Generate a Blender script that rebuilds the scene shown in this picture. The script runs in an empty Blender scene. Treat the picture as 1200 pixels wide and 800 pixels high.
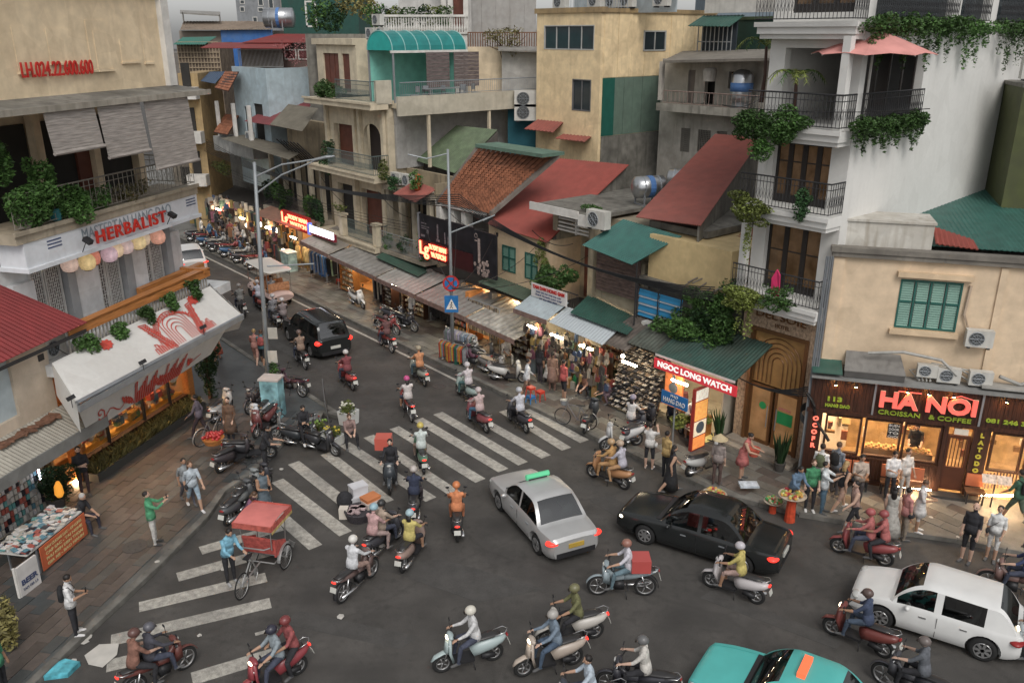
import bpy,math,random
import numpy as np
from mathutils import Vector,Matrix,Euler
R=random.Random(7)
SC=bpy.context.scene;COL=SC.collection
PITCH=math.atan(.36);CAMH=14.0;FOC=1000.0
cd=bpy.data.cameras.new('camera');cam=bpy.data.objects.new('camera',cd);COL.objects.link(cam)
cam.location=(0,0,CAMH);cam.rotation_euler=(math.pi/2-PITCH,0,0)
cd.sensor_width=36;cd.lens=30.0;cd.clip_start=.1;cd.clip_end=3000
SC.camera=cam
w=bpy.data.worlds.new('World');SC.world=w;w.use_nodes=True
wn=w.node_tree;wn.nodes.clear()
sky=wn.nodes.new('ShaderNodeTexSky');sky.sky_type='NISHITA';sky.sun_disc=False
SUN_EL=math.radians(48);SUN_ROT=math.radians(168)
sky.sun_elevation=SUN_EL;sky.sun_rotation=SUN_ROT;sky.air_density=1.0;sky.dust_density=1.5;sky.ozone_density=1.0
hs=wn.nodes.new('ShaderNodeHueSaturation');hs.inputs['Saturation'].default_value=.10
bg=wn.nodes.new('ShaderNodeBackground');bg.inputs[1].default_value=.15
wo=wn.nodes.new('ShaderNodeOutputWorld')
tcw=wn.nodes.new('ShaderNodeTexCoord');sxyz=wn.nodes.new('ShaderNodeSeparateXYZ');mrw=wn.nodes.new('ShaderNodeMapRange');vm=wn.nodes.new('ShaderNodeVectorMath');vm.operation='SCALE'
wn.links.new(tcw.outputs['Generated'],sxyz.inputs[0]);wn.links.new(sxyz.outputs[2],mrw.inputs[0]);mrw.inputs[3].default_value=.62;mrw.inputs[4].default_value=1.0
wn.links.new(sky.outputs[0],hs.inputs['Color']);wn.links.new(hs.outputs[0],vm.inputs[0]);wn.links.new(mrw.outputs[0],vm.inputs['Scale']);wn.links.new(vm.outputs[0],bg.inputs[0]);wn.links.new(bg.outputs[0],wo.inputs[0])
sl=bpy.data.lights.new('sun','SUN');sl.energy=1.25;sl.angle=math.radians(28);sl.color=(1,.95,.90)
so=bpy.data.objects.new('sun',sl);COL.objects.link(so)
_sd=Vector((math.cos(SUN_EL)*math.sin(SUN_ROT),math.cos(SUN_EL)*math.cos(SUN_ROT),math.sin(SUN_EL)))
so.rotation_euler=_sd.to_track_quat('Z','Y').to_euler();so.location=(0,0,60)
SC.view_settings.view_transform='Standard';SC.view_settings.look='None'
SC.view_settings.exposure=.30;SC.view_settings.gamma=1
def ray(u,v):
 c,s=math.cos(PITCH),math.sin(PITCH)
 return Vector(((u-600),FOC*c+(400-v)*s,-FOC*s+(400-v)*c))
def G(u,v,z=0):
 r=ray(u,v);t=(z-CAMH)/r.z;return Vector((r.x*t,r.y*t,z))
def GY(u,v,Y):
 r=ray(u,v);t=Y/r.y;return Vector((r.x*t,Y,CAMH+r.z*t))
class Frame:
 def __init__(s,org,ang):s.o=Vector((org[0],org[1],0));s.a=ang;s.x=Vector((math.cos(ang),math.sin(ang),0));s.y=Vector((-math.sin(ang),math.cos(ang),0))
 def w(s,p):return s.o+s.x*p[0]+s.y*p[1]+Vector((0,0,p[2]))
 def q(s,u,v,c):
  r=ray(u,v);n=s.y;t=(s.o.dot(n)+c)/(r.x*n.x+r.y*n.y);p=Vector((r.x*t,r.y*t,0))-s.o
  return (p.dot(s.x),c,CAMH+r.z*t)
 def qx(s,u,v,a):
  r=ray(u,v);n=s.x;t=(s.o.dot(n)+a)/(r.x*n.x+r.y*n.y);p=Vector((r.x*t,r.y*t,0))-s.o
  return (a,p.dot(s.y),CAMH+r.z*t)
 def g(s,u,v,z=0):
  p=G(u,v,z)-s.o;return (p.dot(s.x),p.dot(s.y),z)
 def loc(s,p):p=Vector(p)-s.o;return (p.dot(s.x),p.dot(s.y),p.z)
ROW=Frame((0,0),math.atan2(-.766,.643))
CAF=Frame((9.6,25.4),math.atan2(-.28,.96))
LEF=Frame((-13.5,24.5),math.atan2(.968,.25))
WLD=Frame((0,0),0)
class MB:
 def __init__(s):s.v=[];s.f=[];s.m=[];s.k=0
 def mat(s,k):s.k=k;return s
 def add(s,vs,fs):
  b=len(s.v);s.v+=[tuple(x) for x in vs];s.f+=[tuple(b+i for i in f) for f in fs];s.m+=[s.k]*len(fs);return s
 def box(s,a,b):
  x0,y0,z0=a;x1,y1,z1=b
  if x0>x1:x0,x1=x1,x0
  if y0>y1:y0,y1=y1,y0
  if z0>z1:z0,z1=z1,z0
  return s.add([(x0,y0,z0),(x1,y0,z0),(x1,y1,z0),(x0,y1,z0),(x0,y0,z1),(x1,y0,z1),(x1,y1,z1),(x0,y1,z1)],
  [(0,3,2,1),(4,5,6,7),(0,1,5,4),(1,2,6,5),(2,3,7,6),(3,0,4,7)])
 def bx(s,c,h,rz=0,rx=0,ry=0):
  M=Euler((rx,ry,rz)).to_matrix();C=Vector(c)
  vs=[C+M@Vector((i*h[0],j*h[1],k*h[2])) for i,j,k in ((-1,-1,-1),(1,-1,-1),(1,1,-1),(-1,1,-1),(-1,-1,1),(1,-1,1),(1,1,1),(-1,1,1))]
  return s.add(vs,[(0,3,2,1),(4,5,6,7),(0,1,5,4),(1,2,6,5),(2,3,7,6),(3,0,4,7)])
 def slab(s,p,t,d=(0,0,-1)):
  d=Vector(d)*t;n=len(p);P=[Vector(x) for x in p]
  nr=sum(((P[i]-P[0]).cross(P[(i+1)%n]-P[0]) for i in range(1,n-1)),Vector())
  if nr.dot(d)>0:P=P[::-1]
  vs=P+[x+d for x in P]
  fs=[tuple(range(n)),tuple(range(2*n-1,n-1,-1))]+[((i+1)%n,i,n+i,n+(i+1)%n) for i in range(n)]
  return s.add(vs,fs)
 def wave(s,p,n,amp,t=.03,sn=1):
  P=[Vector(x) for x in p];N=(P[1]-P[0]).cross(P[3]-P[0]).normalized()
  if N.z<0:N=-N
  vs=[];fs=[]
  m=n*4
  for j in range(sn+1):
   b=j/sn
   for i in range(m+1):
    a=i/m;q=(P[0].lerp(P[1],a)).lerp(P[3].lerp(P[2],a),b)
    vs.append(q+N*amp*math.sin(i*math.pi/2))
  for j in range(sn):
   for i in range(m):
    o=j*(m+1)+i;fs.append((o,o+1,o+m+2,o+m+1))
  k=len(vs);base=vs[:];vs+=[q-N*t for q in base]
  fs+=[tuple(k+x for x in f[::-1]) for f in fs[:]]
  for i in range(m):fs.append((i+1,i,k+i,k+i+1));o=sn*(m+1)+i;fs.append((o,o+1,k+o+1,k+o))
  for j in range(sn):
   a=j*(m+1);b=a+m+1;fs.append((a,b,k+b,k+a));a+=m;b+=m;fs.append((b,a,k+a,k+b))
  return s.add(vs,fs)
 def tube(s,pts,r,n=8,cap=True,up=(0,0,1)):
  P=[Vector(p) for p in pts]
  if not isinstance(r,(list,tuple)) :r=[r]*len(P)
  rr=[(a,a) if not isinstance(a,(list,tuple)) else a for a in r]
  vs=[];fs=[]
  U=Vector(up)
  for i,p in enumerate(P):
   if i==0:d=P[1]-P[0]
   elif i==len(P)-1:d=P[-1]-P[-2]
   else:d=(P[i+1]-P[i]).normalized()+(P[i]-P[i-1]).normalized()
   if d.length<1e-9:d=Vector((0,0,1))
   d.normalize();u=U
   if abs(d.dot(u))>.97:u=Vector((0,1,0)) if abs(d.y)<.9 else Vector((1,0,0))
   sx=d.cross(u).normalized();sy=sx.cross(d).normalized()
   for k in range(n):
    a=2*math.pi*k/n;vs.append(p+sx*math.cos(a)*rr[i][0]+sy*math.sin(a)*rr[i][1])
  for i in range(len(P)-1):
   for k in range(n):
    a=i*n+k;b=i*n+(k+1)%n;fs.append((a,b,b+n,a+n))
  if cap:fs.append(tuple(range(n-1,-1,-1)));fs.append(tuple(range((len(P)-1)*n,len(P)*n)))
  return s.add(vs,fs)
 def lathe(s,c,prof,n=12,rz=None):
  vs=[];fs=[]
  for r,z in prof:
   for k in range(n):a=2*math.pi*k/n;vs.append((c[0]+r*math.cos(a),c[1]+r*math.sin(a),c[2]+z))
  for i in range(len(prof)-1):
   for k in range(n):
    a=i*n+k;b=i*n+(k+1)%n;fs.append((a,b,b+n,a+n))
  fs.append(tuple(range(n-1,-1,-1)));fs.append(tuple(range((len(prof)-1)*n,len(prof)*n)))
  return s.add(vs,fs)
 def ell(s,c,r,n=10,m=6,M=None):
  vs=[];fs=[];C=Vector(c)
  for j in range(m+1):
   t=math.pi*j/m
   for k in range(n):
    a=2*math.pi*k/n;q=Vector((r[0]*math.sin(t)*math.cos(a),r[1]*math.sin(t)*math.sin(a),-r[2]*math.cos(t)))
    if M:q=M@q
    vs.append(C+q)
  for j in range(m):
   for k in range(n):
    a=j*n+k;b=j*n+(k+1)%n;fs.append((a,b,b+n,a+n))
  return s.add(vs,fs)
 def ring(s,c,ax,R_,r,n=20,m=6,arc=(0,1)):
  vs=[];fs=[];C=Vector(c);full=arc==(0,1);N=n if full else n+1
  for i in range(N):
   a=2*math.pi*(arc[0]+(arc[1]-arc[0])*i/n)
   for k in range(m):
    b=2*math.pi*k/m;rr=R_+r[0]*math.cos(b);h=r[1]*math.sin(b)
    q={'x':(h,rr*math.cos(a),rr*math.sin(a)),'y':(rr*math.cos(a),h,rr*math.sin(a)),'z':(rr*math.cos(a),rr*math.sin(a),h)}[ax]
    vs.append(C+Vector(q))
  for i in range(n):
   for k in range(m):
    a=i*m+k;b=i*m+(k+1)%m;i2=(i+1)%N
    fs.append((a,b,i2*m+(k+1)%m,i2*m+k))
  return s.add(vs,fs)
 def mesh(s,name,mats,smooth=False,fix=False):
  me=bpy.data.meshes.new(name);me.from_pydata(s.v,[],s.f)
  mats=mats if isinstance(mats,(list,tuple)) else [mats]
  for m in mats:me.materials.append(m)
  if len(mats)>1:me.polygons.foreach_set('material_index',s.m)
  if smooth:me.polygons.foreach_set('use_smooth',[True]*len(me.polygons))
  if fix:
   import bmesh
   b=bmesh.new();b.from_mesh(me);bmesh.ops.recalc_face_normals(b,faces=b.faces);b.to_mesh(me);b.free()
  me.update();return me
OFF={}
def thing(name,label,cat,fr,p,group=None,rot=0):
 o=bpy.data.objects.new(name,None);o.empty_display_size=.2;COL.objects.link(o)
 o.location=fr.w(p);o.rotation_euler=(0,0,fr.a+rot);o['label']=label;o['category']=cat
 if group:o['group']=group
 OFF[o.name]=tuple(p);return o
def tag(o,label,cat,group=None):
 o['label']=label;o['category']=cat
 if group:o['group']=group
 return o
def stuff(o):o['kind']='stuff';return o
def part(name,mb,mats,par,smooth=False,label=None,sub=None):
 """mb in the coordinates of the thing's frame; sub = parent part when this is a sub-part"""
 d=OFF[par.name]
 v=mb.v;mb.v=[(x-d[0],y-d[1],z-d[2]) for x,y,z in v]
 me=mb.mesh(name,mats,smooth,True);mb.v=v
 o=bpy.data.objects.new(name,me);COL.objects.link(o);o.parent=sub or par
 if label:o['label']=label
 return o
def inst(name,me,par,loc=(0,0,0),rot=(0,0,0),sc=(1,1,1)):
 o=bpy.data.objects.new(name,me);COL.objects.link(o)
 if par:o.parent=par
 o.location=loc;o.rotation_euler=rot;o.scale=sc;return o
def single(name,mb,mats,fr,p,label,cat,group=None,smooth=False,kind=None):
 mb.v=[(x-p[0],y-p[1],z-p[2]) for x,y,z in mb.v]
 o=inst(name,mb.mesh(name,mats,smooth,True),None,fr.w(p),(0,0,fr.a))
 if kind:o['kind']=kind
 if label:o['label']=label
 if cat:o['category']=cat
 if group:o['group']=group
 return o
def struct(name,mb,mats,fr=WLD,par=None,smooth=False):
 o=inst(name,mb.mesh(name,mats,smooth,True),par,fr.w((0,0,0)) if not par else (0,0,0),(0,0,fr.a) if not par else (0,0,0))
 if not par:o['kind']='structure'
 return o
MT={}
def mat(name,col,rough=.8,var=.12,scale=2.5,dirt=0,dcol=(.05,.045,.04),bump=.0,bscale=40,metal=0,emit=0,ecol=None,isl=0,trans=0,stretch=(1,1,1),spec=.4,pal=None,fine=.0):
 if name in MT:return MT[name]
 m=bpy.data.materials.new(name);m.use_nodes=True;nt=m.node_tree;N=nt.nodes;L=nt.links
 b=N['Principled BSDF'];b.inputs['Roughness'].default_value=rough;b.inputs['Metallic'].default_value=metal
 b.inputs['Specular IOR Level'].default_value=spec
 tc=N.new('ShaderNodeTexCoord');mp=N.new('ShaderNodeMapping');mp.inputs['Scale'].default_value=stretch
 L.new(tc.outputs['Object'],mp.inputs['Vector'])
 def noise(sc,det=5,vec=mp.outputs[0]):
  n=N.new('ShaderNodeTexNoise');n.inputs['Scale'].default_value=sc;n.inputs['Detail'].default_value=det;L.new(vec,n.inputs['Vector']);return n.outputs['Fac']
 def ramp(fac,a,b_,ca=(0,0,0,1),cb=(1,1,1,1)):
  r=N.new('ShaderNodeValToRGB');r.color_ramp.elements[0].position=a;r.color_ramp.elements[1].position=b_
  r.color_ramp.elements[0].color=ca;r.color_ramp.elements[1].color=cb;L.new(fac,r.inputs[0]);return r.outputs[0]
 def mix(f,a,c,mode='MIX'):
  x=N.new('ShaderNodeMix');x.data_type='RGBA';x.blend_type=mode
  for i,val in ((0,f),(6,a),(7,c)):
   if hasattr(val,'is_linked'):L.new(val,x.inputs[i])
   else:x.inputs[i].default_value=val if i==0 else tuple(val[:3])+(1,)
  return x.outputs[2]
 if pal:
  g=N.new('ShaderNodeNewGeometry');r=N.new('ShaderNodeValToRGB');r.color_ramp.interpolation='CONSTANT'
  els=r.color_ramp.elements
  for i,c in enumerate(pal):
   e=els[i] if i<2 else els.new(i/len(pal))
   e.position=i/len(pal);e.color=tuple(c)+(1,)
  L.new(g.outputs['Random Per Island'],r.inputs[0]);out=r.outputs[0]
 else:
  lo=[max(0,c*(1-var)) for c in col];hi=[min(1,c*(1+var)) for c in col]
  out=mix(ramp(noise(scale),.3,.7),lo,hi)
 if isl:
  g=N.new('ShaderNodeNewGeometry');mr=N.new('ShaderNodeMapRange');mr.inputs[3].default_value=1-isl;mr.inputs[4].default_value=1+isl
  L.new(g.outputs['Random Per Island'],mr.inputs[0])
  h=N.new('ShaderNodeHueSaturation');L.new(mr.outputs[0],h.inputs['Value']);L.new(out,h.inputs['Color'])
  oi=N.new('ShaderNodeObjectInfo');mr2=N.new('ShaderNodeMapRange');mr2.inputs[3].default_value=1-isl*.8;mr2.inputs[4].default_value=1+isl*.8
  L.new(oi.outputs['Random'],mr2.inputs[0]);h2=N.new('ShaderNodeHueSaturation');L.new(mr2.outputs[0],h2.inputs['Value']);L.new(h.outputs[0],h2.inputs['Color'])
  out=h2.outputs[0]
 if dirt:
  mp2=N.new('ShaderNodeMapping');mp2.inputs['Scale'].default_value=(2.2,2.2,.22);L.new(tc.outputs['Object'],mp2.inputs['Vector'])
  st=ramp(noise(2.0,8,mp2.outputs[0]),.48,.78);bl=ramp(noise(.7,9),.45,.75)
  mm=N.new('ShaderNodeMath');mm.operation='MAXIMUM';L.new(st,mm.inputs[0]);L.new(bl,mm.inputs[1])
  m3=N.new('ShaderNodeMath');m3.operation='MULTIPLY';L.new(mm.outputs[0],m3.inputs[0]);m3.inputs[1].default_value=dirt
  out=mix(m3.outputs[0],out,dcol)
 if dirt:
  out=mix(ramp(noise(7,6),.35,.8,(0,0,0,1),(.22,.22,.22,1)),out,mix(.5,out,tuple(c*.8 for c in dcol)))
  vg=N.new('ShaderNodeTexVoronoi');vg.inputs['Scale'].default_value=1.3;L.new(mp.outputs[0],vg.inputs['Vector'])
  out=mix(ramp(vg.outputs['Color'],.62,.66,(0,0,0,1),(.12,.12,.12,1)),out,dcol)
 if fine:
  out=mix(fine,out,ramp(noise(60,3),.3,.7),'OVERLAY')
 if hasattr(out,'is_linked'):L.new(out,b.inputs['Base Color'])
 if bump:
  bp=N.new('ShaderNodeBump');bp.inputs['Strength'].default_value=bump;bp.inputs['Distance'].default_value=.02
  L.new(noise(bscale,4),bp.inputs['Height']);L.new(bp.outputs[0],b.inputs['Normal'])
 if emit:
  e=ecol or col;b.inputs['Emission Strength'].default_value=emit
  if pal:L.new(out,b.inputs['Emission Color'])
  else:b.inputs['Emission Color'].default_value=tuple(e)+(1,)
 if trans:b.inputs['Transmission Weight'].default_value=trans
 MT[name]=m;return m
def mute(c,k=.22):
 l=.3*c[0]+.55*c[1]+.15*c[2];return tuple(x*(1-k)+l*k for x in c)
def paint(name,col,rough=.35,**k):
 col=mute(col);return mat('paint_'+name,col,rough,var=.05,spec=.5,**k)
WHITE=mat('white_plaster',(.62,.60,.56),dirt=.35,dcol=(.22,.21,.19),bump=.1)
CREAM=mat('cream_plaster',(.72,.59,.42),dirt=.30,dcol=(.30,.22,.13),bump=.12)
PEACH=mat('peach_plaster',(.66,.50,.33),dirt=.22,dcol=(.30,.22,.15),bump=.1)
YELLOW=mat('yellow_plaster',(.84,.66,.40),dirt=.3,dcol=(.28,.19,.11),bump=.1)
GREYW=mat('grey_plaster',(.30,.30,.28),dirt=.6,dcol=(.09,.085,.075),bump=.15)
CONC=mat('stained_concrete',(.20,.19,.165),dirt=.75,dcol=(.045,.042,.035),bump=.3,var=.25)
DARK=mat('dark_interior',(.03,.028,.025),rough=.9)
TRIM=mat('white_trim',(.66,.64,.60),dirt=.25,dcol=(.3,.28,.24))
IRON=mat('black_iron',(.025,.025,.027),rough=.5)
STEEL=mat('grey_steel',(.32,.34,.36),rough=.4,metal=.5)
GLASS=mat('dark_glass',(.03,.04,.045),rough=.12,spec=.6)
RUST=mat('rusty_metal',(.16,.08,.05),rough=.8,var=.4,scale=8)
REDROOF=mat('red_sheet_roof',(.22,.06,.05),rough=.55,var=.14,scale=1.2,dirt=.35,dcol=(.16,.07,.055))
GRNROOF=mat('green_sheet_roof',(.035,.10,.078),rough=.55,var=.25,scale=1.5,dirt=.5,dcol=(.06,.07,.06))
TEALR=mat('teal_sheet',(.02,.22,.20),rough=.45,var=.15,dirt=.3,dcol=(.03,.10,.10))
OLIVER=mat('olive_sheet_roof',(.10,.14,.075),rough=.6,var=.25,dirt=.5,dcol=(.07,.075,.055))
GREYR=mat('grey_sheet_roof',(.26,.25,.23),rough=.65,var=.2,dirt=.6,dcol=(.12,.10,.08))
BROWNR=mat('brown_canvas_awning',(.15,.135,.105),rough=.8,var=.15,dirt=.4,dcol=(.09,.08,.06))
TILE=mat('orange_clay_tile',(.27,.105,.055),rough=.8,var=.2,isl=.35,dirt=.35,dcol=(.09,.05,.035),scale=6)
BAMBOO=mat('woven_bamboo_blind',(.30,.27,.245),rough=.9,var=.35,scale=3,stretch=(.6,.6,9),bump=.2)
WOOD=mat('orange_wood',(.42,.17,.05),rough=.45,var=.3,scale=5,stretch=(.3,4,4))
DWOOD=mat('dark_brown_wood',(.045,.018,.011),rough=.5,var=.5,scale=5,stretch=(4,4,.4))
REDW=mat('red_brown_shutter',(.13,.045,.03),rough=.6,var=.2)
GSHUT=mat('green_shutter',(.025,.11,.09),rough=.5,var=.1)
GSHUTL=mat('green_louvre',(.16,.30,.24),rough=.5,var=.1)
def leafm(name,col):return mat(name,col,rough=.6,var=.3,scale=1.5,isl=.5,spec=.3)
def glassm(name,tint=(.95,.96,.97),refl=.07):
 m=bpy.data.materials.new(name);m.use_nodes=True;nt=m.node_tree;nt.nodes.clear();o=nt.nodes.new('ShaderNodeOutputMaterial');x=nt.nodes.new('ShaderNodeMixShader');t=nt.nodes.new('ShaderNodeBsdfTransparent');g=nt.nodes.new('ShaderNodeBsdfGlossy');g.inputs['Roughness'].default_value=.03;t.inputs[0].default_value=tint+(1,);x.inputs[0].default_value=refl
 nt.links.new(t.outputs[0],x.inputs[1]);nt.links.new(g.outputs[0],x.inputs[2]);nt.links.new(x.outputs[0],o.inputs[0]);MT[name]=m;return m
glassm('shop_glass');glassm('case_glass',(.85,.9,.9),.12);glassm('car_glass',(.32,.36,.36),.16)
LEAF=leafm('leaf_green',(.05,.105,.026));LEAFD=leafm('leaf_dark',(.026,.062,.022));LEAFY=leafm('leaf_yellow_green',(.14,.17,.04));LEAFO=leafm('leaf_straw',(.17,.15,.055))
WARM=mat('warm_lamp',(1,.62,.28),emit=110,ecol=(1,.66,.36))
COOL=mat('white_tube_lamp',(1,.93,.82),emit=80,ecol=(1,.82,.56))
def foliage(mb,blobs,n,size=.09,rs=R):
 """n leaf quads scattered through ellipsoids (c,(rx,ry,rz)); fuller at the shell"""
 bl=[]
 for c,r in blobs:
  bl.append((c,(r[0]*.72,r[1]*.72,r[2]*.72)))
  for _ in range(5):
   k=rs.uniform(.25,.5);bl.append(((c[0]+r[0]*rs.uniform(-.8,.8),c[1]+r[1]*rs.uniform(-.7,.7),c[2]+r[2]*rs.uniform(-.9,.75)),(r[0]*k,r[1]*k*1.2,r[2]*k)))
 blobs=bl;vol=[b[1][0]*b[1][1]*b[1][2] for b in blobs];T=sum(vol)
 for (c,r),v_ in zip(blobs,vol):
  for _ in range(max(4,int(1.4*n*v_/T))):
   while True:
    d=Vector((rs.uniform(-1,1),rs.uniform(-1,1),rs.uniform(-1,1)))
    if .05<d.length<1:break
   d=d.normalized()*(d.length**.45)
   p=Vector(c)+Vector((d.x*r[0],d.y*r[1],d.z*r[2]))
   a=Vector((rs.uniform(-1,1),rs.uniform(-1,1),rs.uniform(-.7,.5))).normalized();b=a.cross(Vector((rs.uniform(-1,1),rs.uniform(-1,1),rs.uniform(.2,1)))).normalized()
   l=size*rs.uniform(.6,1.5);wd=l*rs.uniform(.35,.55)
   mb.add([p-a*l*.5,p+b*wd*.5,p+a*l*.5,p-b*wd*.5],[(0,1,2,3)])
 return mb
def text(s,size,m,par,loc,rot,name='lettering',ext=.01,width=None,sub=None,space=1.0,bold=0.0,align='CENTER',height=None):
 cu=bpy.data.curves.new(name,'FONT');cu.body=s;cu.size=size;cu.extrude=ext;cu.align_x=align;cu.align_y='CENTER';cu.space_character=space;cu.offset=bold;cu.resolution_u=3
 t=bpy.data.objects.new(name,cu);COL.objects.link(t);bpy.context.view_layer.update()
 me=bpy.data.meshes.new_from_object(t.evaluated_get(bpy.context.evaluated_depsgraph_get()));bpy.data.objects.remove(t);bpy.data.curves.remove(cu)
 me.materials.clear();me.materials.append(m);o=bpy.data.objects.new(name,me);COL.objects.link(o);o.parent=par
 d=OFF[par.name] if par.name in OFF else (0,0,0)
 if par.name in OFF:loc=tuple(loc[i]-d[i] for i in range(3))
 o.location=loc;o.rotation_euler=rot
 xs=[v.co.x for v in me.vertices];ys=[v.co.y for v in me.vertices]
 if xs and width:o.scale[0]=width/(max(xs)-min(xs))
 if ys and height:o.scale[1]=height/(max(ys)-min(ys))
 return o
UPR=(math.pi/2,0,0)
def railing(mb,p0,p1,h=.9,step=.13,t=.012,orn=True,curl=False):
 a=Vector(p0);b=Vector(p1);L=(b-a).length;n=max(2,int(L/step));up=Vector((0,0,h))
 mb.tube([a+up,b+up],.025,4);mb.tube([a+up*.08,b+up*.08],.015,4)
 if orn:mb.tube([a+up*.82,b+up*.82],.012,4)
 for i in range(n+1):
  q=a.lerp(b,i/n);mb.tube([q+up*.06,q+up],t,4)
  if orn and i<n:
   m=a.lerp(b,(i+.5)/n)+up*.45;dd=(b-a).normalized()*L/n*.32
   mb.tube([m-up*.16,m-dd,m+up*.16,m+dd,m-up*.16],.007,3,False)
 return mb
def wallgrid(mb,s0,s1,z0,z1,c0,c1,ops):
 xs=sorted({s0,s1,*[o[0] for o in ops],*[o[1] for o in ops]});
 for i in range(len(xs)-1):
  a,b=xs[i],xs[i+1]
  if b-a<1e-6:continue
  cuts=sorted([(o[2],o[3]) for o in ops if o[0]<=a+1e-6 and o[1]>=b-1e-6]);z=z0
  for lo,hi in cuts:
   if lo>z+1e-6:mb.box((a,c0,z),(b,c1,lo))
   z=max(z,hi)
  if z<z1-1e-6:mb.box((a,c0,z),(b,c1,z1))
 return mb
def window(par,s0,s1,z0,z1,c,fm=TRIM,gm=GLASS,nx=2,nz=1,ft=.05,dep=.12,name='window',proud=.02):
 f=MB();f.box((s0,c-proud,z0),(s0+ft,c+dep,z1));f.box((s1-ft,c-proud,z0),(s1,c+dep,z1));f.box((s0+ft,c-proud,z0),(s1-ft,c+dep,z0+ft));f.box((s0+ft,c-proud,z1-ft),(s1-ft,c+dep,z1))
 for i in range(1,nx):
  x=s0+(s1-s0)*i/nx;f.box((x-ft*.4,c,z0+ft),(x+ft*.4,c+dep*.7,z1-ft))
 for i in range(1,nz):
  z=z0+(z1-z0)*i/nz;f.box((s0+ft,c+.005,z-ft*.35),(s1-ft,c+dep*.6,z+ft*.35))
 fo=part(name,f,fm,par)
 for i in range(nx):
  a=s0+ft+(s1-s0-2*ft)*i/nx;b=s0+ft+(s1-s0-2*ft)*(i+1)/nx
  part('pane',MB().box((a+.01,c+dep*.4,z0+ft+.003),(b-.01,c+dep*.5,z1-ft-.003)),gm,par,sub=fo)
 return fo
def aircon(fr,p,label,rot=0,group=None,s=1.0):
 t=thing('air_conditioner',label,'air conditioner',fr,p,group,rot)
 b=MB();b.box((-.42*s,-.15*s,.06*s),(.42*s,.15*s,.64*s));x,y,z=p;b.v=[(a+x,c+y,d+z) for a,c,d in b.v]
 part('casing',b,mat('aircon_white',(.55,.54,.50),rough=.5,dirt=.3,dcol=(.25,.22,.18)),t)
 g=MB();g.ring((x-.1*s,y-.16*s,z+.35*s),'y',.23*s,(.012,.012),20,4);g.ring((x-.1*s,y-.16*s,z+.35*s),'y',.14*s,(.008,.008),16,4)
 for k in range(8):
  a=k*math.pi/4;g.tube([(x-.1*s,y-.165*s,z+.35*s),(x-.1*s+.23*s*math.cos(a),y-.165*s,z+.35*s+.23*s*math.sin(a))],.008,4)
 part('fan_grille',g,STEEL,t)
 part('fan_recess',MB().add(*disc((x-.1*s,y-.153*s,z+.35*s),.22*s,'y')),mat('fan_dark',(.08,.085,.085)),t)
 for e in (-.3,.3):part('bracket',MB().box((x+(e-.05)*s,y-.14*s,z),(x+(e+.05)*s,y+.14*s,z+.06*s)),IRON,t)
 return t
def disc(c,r,ax,n=20,th=.006):
 mb=MB();a=Vector(c);d={'y':Vector((0,th,0)),'x':Vector((th,0,0)),'z':Vector((0,0,th))}[ax]
 mb.tube([a,a+d],r,n);return mb.v,mb.f
ASPH=mat('asphalt',(.078,.073,.067),rough=.8,var=.22,scale=.8,dirt=.6,dcol=(.036,.034,.032),bump=.35,bscale=90,fine=.35)
PAVE=mat('pavement_stone',(.105,.088,.078),rough=.55,var=.3,scale=1.3,isl=.28,dirt=.5,dcol=(.055,.048,.044),bump=.15,fine=.2)
PAVG=mat('pavement_stone_grey',(.15,.145,.13),rough=.55,var=.28,scale=1.2,isl=.25,dirt=.5,dcol=(.05,.052,.048),bump=.15,fine=.2)
PAVK=mat('pavement_stone_dark',(.07,.076,.076),rough=.45,var=.3,scale=1.2,isl=.3,dirt=.3,dcol=(.035,.038,.04),bump=.15,fine=.2)
KERB=mat('kerb_stone',(.15,.145,.13),rough=.8,var=.3,isl=.2,dirt=.5,bump=.2)
PMARK=mat('road_paint',(.42,.40,.355),rough=.75,var=.3,scale=6,dirt=.6,dcol=(.15,.145,.135),bump=.2,fine=.3)
nt=ASPH.node_tree;N=nt.nodes;Lk=nt.links;bs=N['Principled BSDF'];src=bs.inputs['Base Color'].links[0].from_socket
tc=N.new('ShaderNodeTexCoord');vo=N.new('ShaderNodeTexVoronoi');vo.feature='DISTANCE_TO_EDGE';vo.inputs['Scale'].default_value=.22;ns=N.new('ShaderNodeTexNoise');ns.inputs['Scale'].default_value=1.1;ns.inputs['Detail'].default_value=8
ad=N.new('ShaderNodeMix');ad.data_type='VECTOR';ad.inputs[0].default_value=.35;Lk.new(tc.outputs['Object'],ns.inputs['Vector']);Lk.new(tc.outputs['Object'],ad.inputs[4]);Lk.new(ns.outputs['Color'],ad.inputs[5]);Lk.new(ad.outputs[1],vo.inputs['Vector'])
rp=N.new('ShaderNodeValToRGB');rp.color_ramp.elements[0].position=0;rp.color_ramp.elements[1].position=.012;rp.color_ramp.elements[0].color=(.22,.22,.22,1);rp.color_ramp.elements[1].color=(0,0,0,1);Lk.new(vo.outputs['Distance'],rp.inputs[0])
mx=N.new('ShaderNodeMix');mx.data_type='RGBA';Lk.new(rp.outputs[0],mx.inputs[0]);Lk.new(src,mx.inputs[6]);mx.inputs[7].default_value=(.03,.028,.026,1)
w2=N.new('ShaderNodeTexNoise');w2.inputs['Scale'].default_value=1.0;w2.inputs['Detail'].default_value=3;mpp=N.new('ShaderNodeMapping');mpp.inputs['Rotation'].default_value=(0,0,.35);mpp.inputs['Scale'].default_value=(.12,1.1,1);Lk.new(tc.outputs['Object'],mpp.inputs[0]);Lk.new(mpp.outputs[0],w2.inputs['Vector'])
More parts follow.
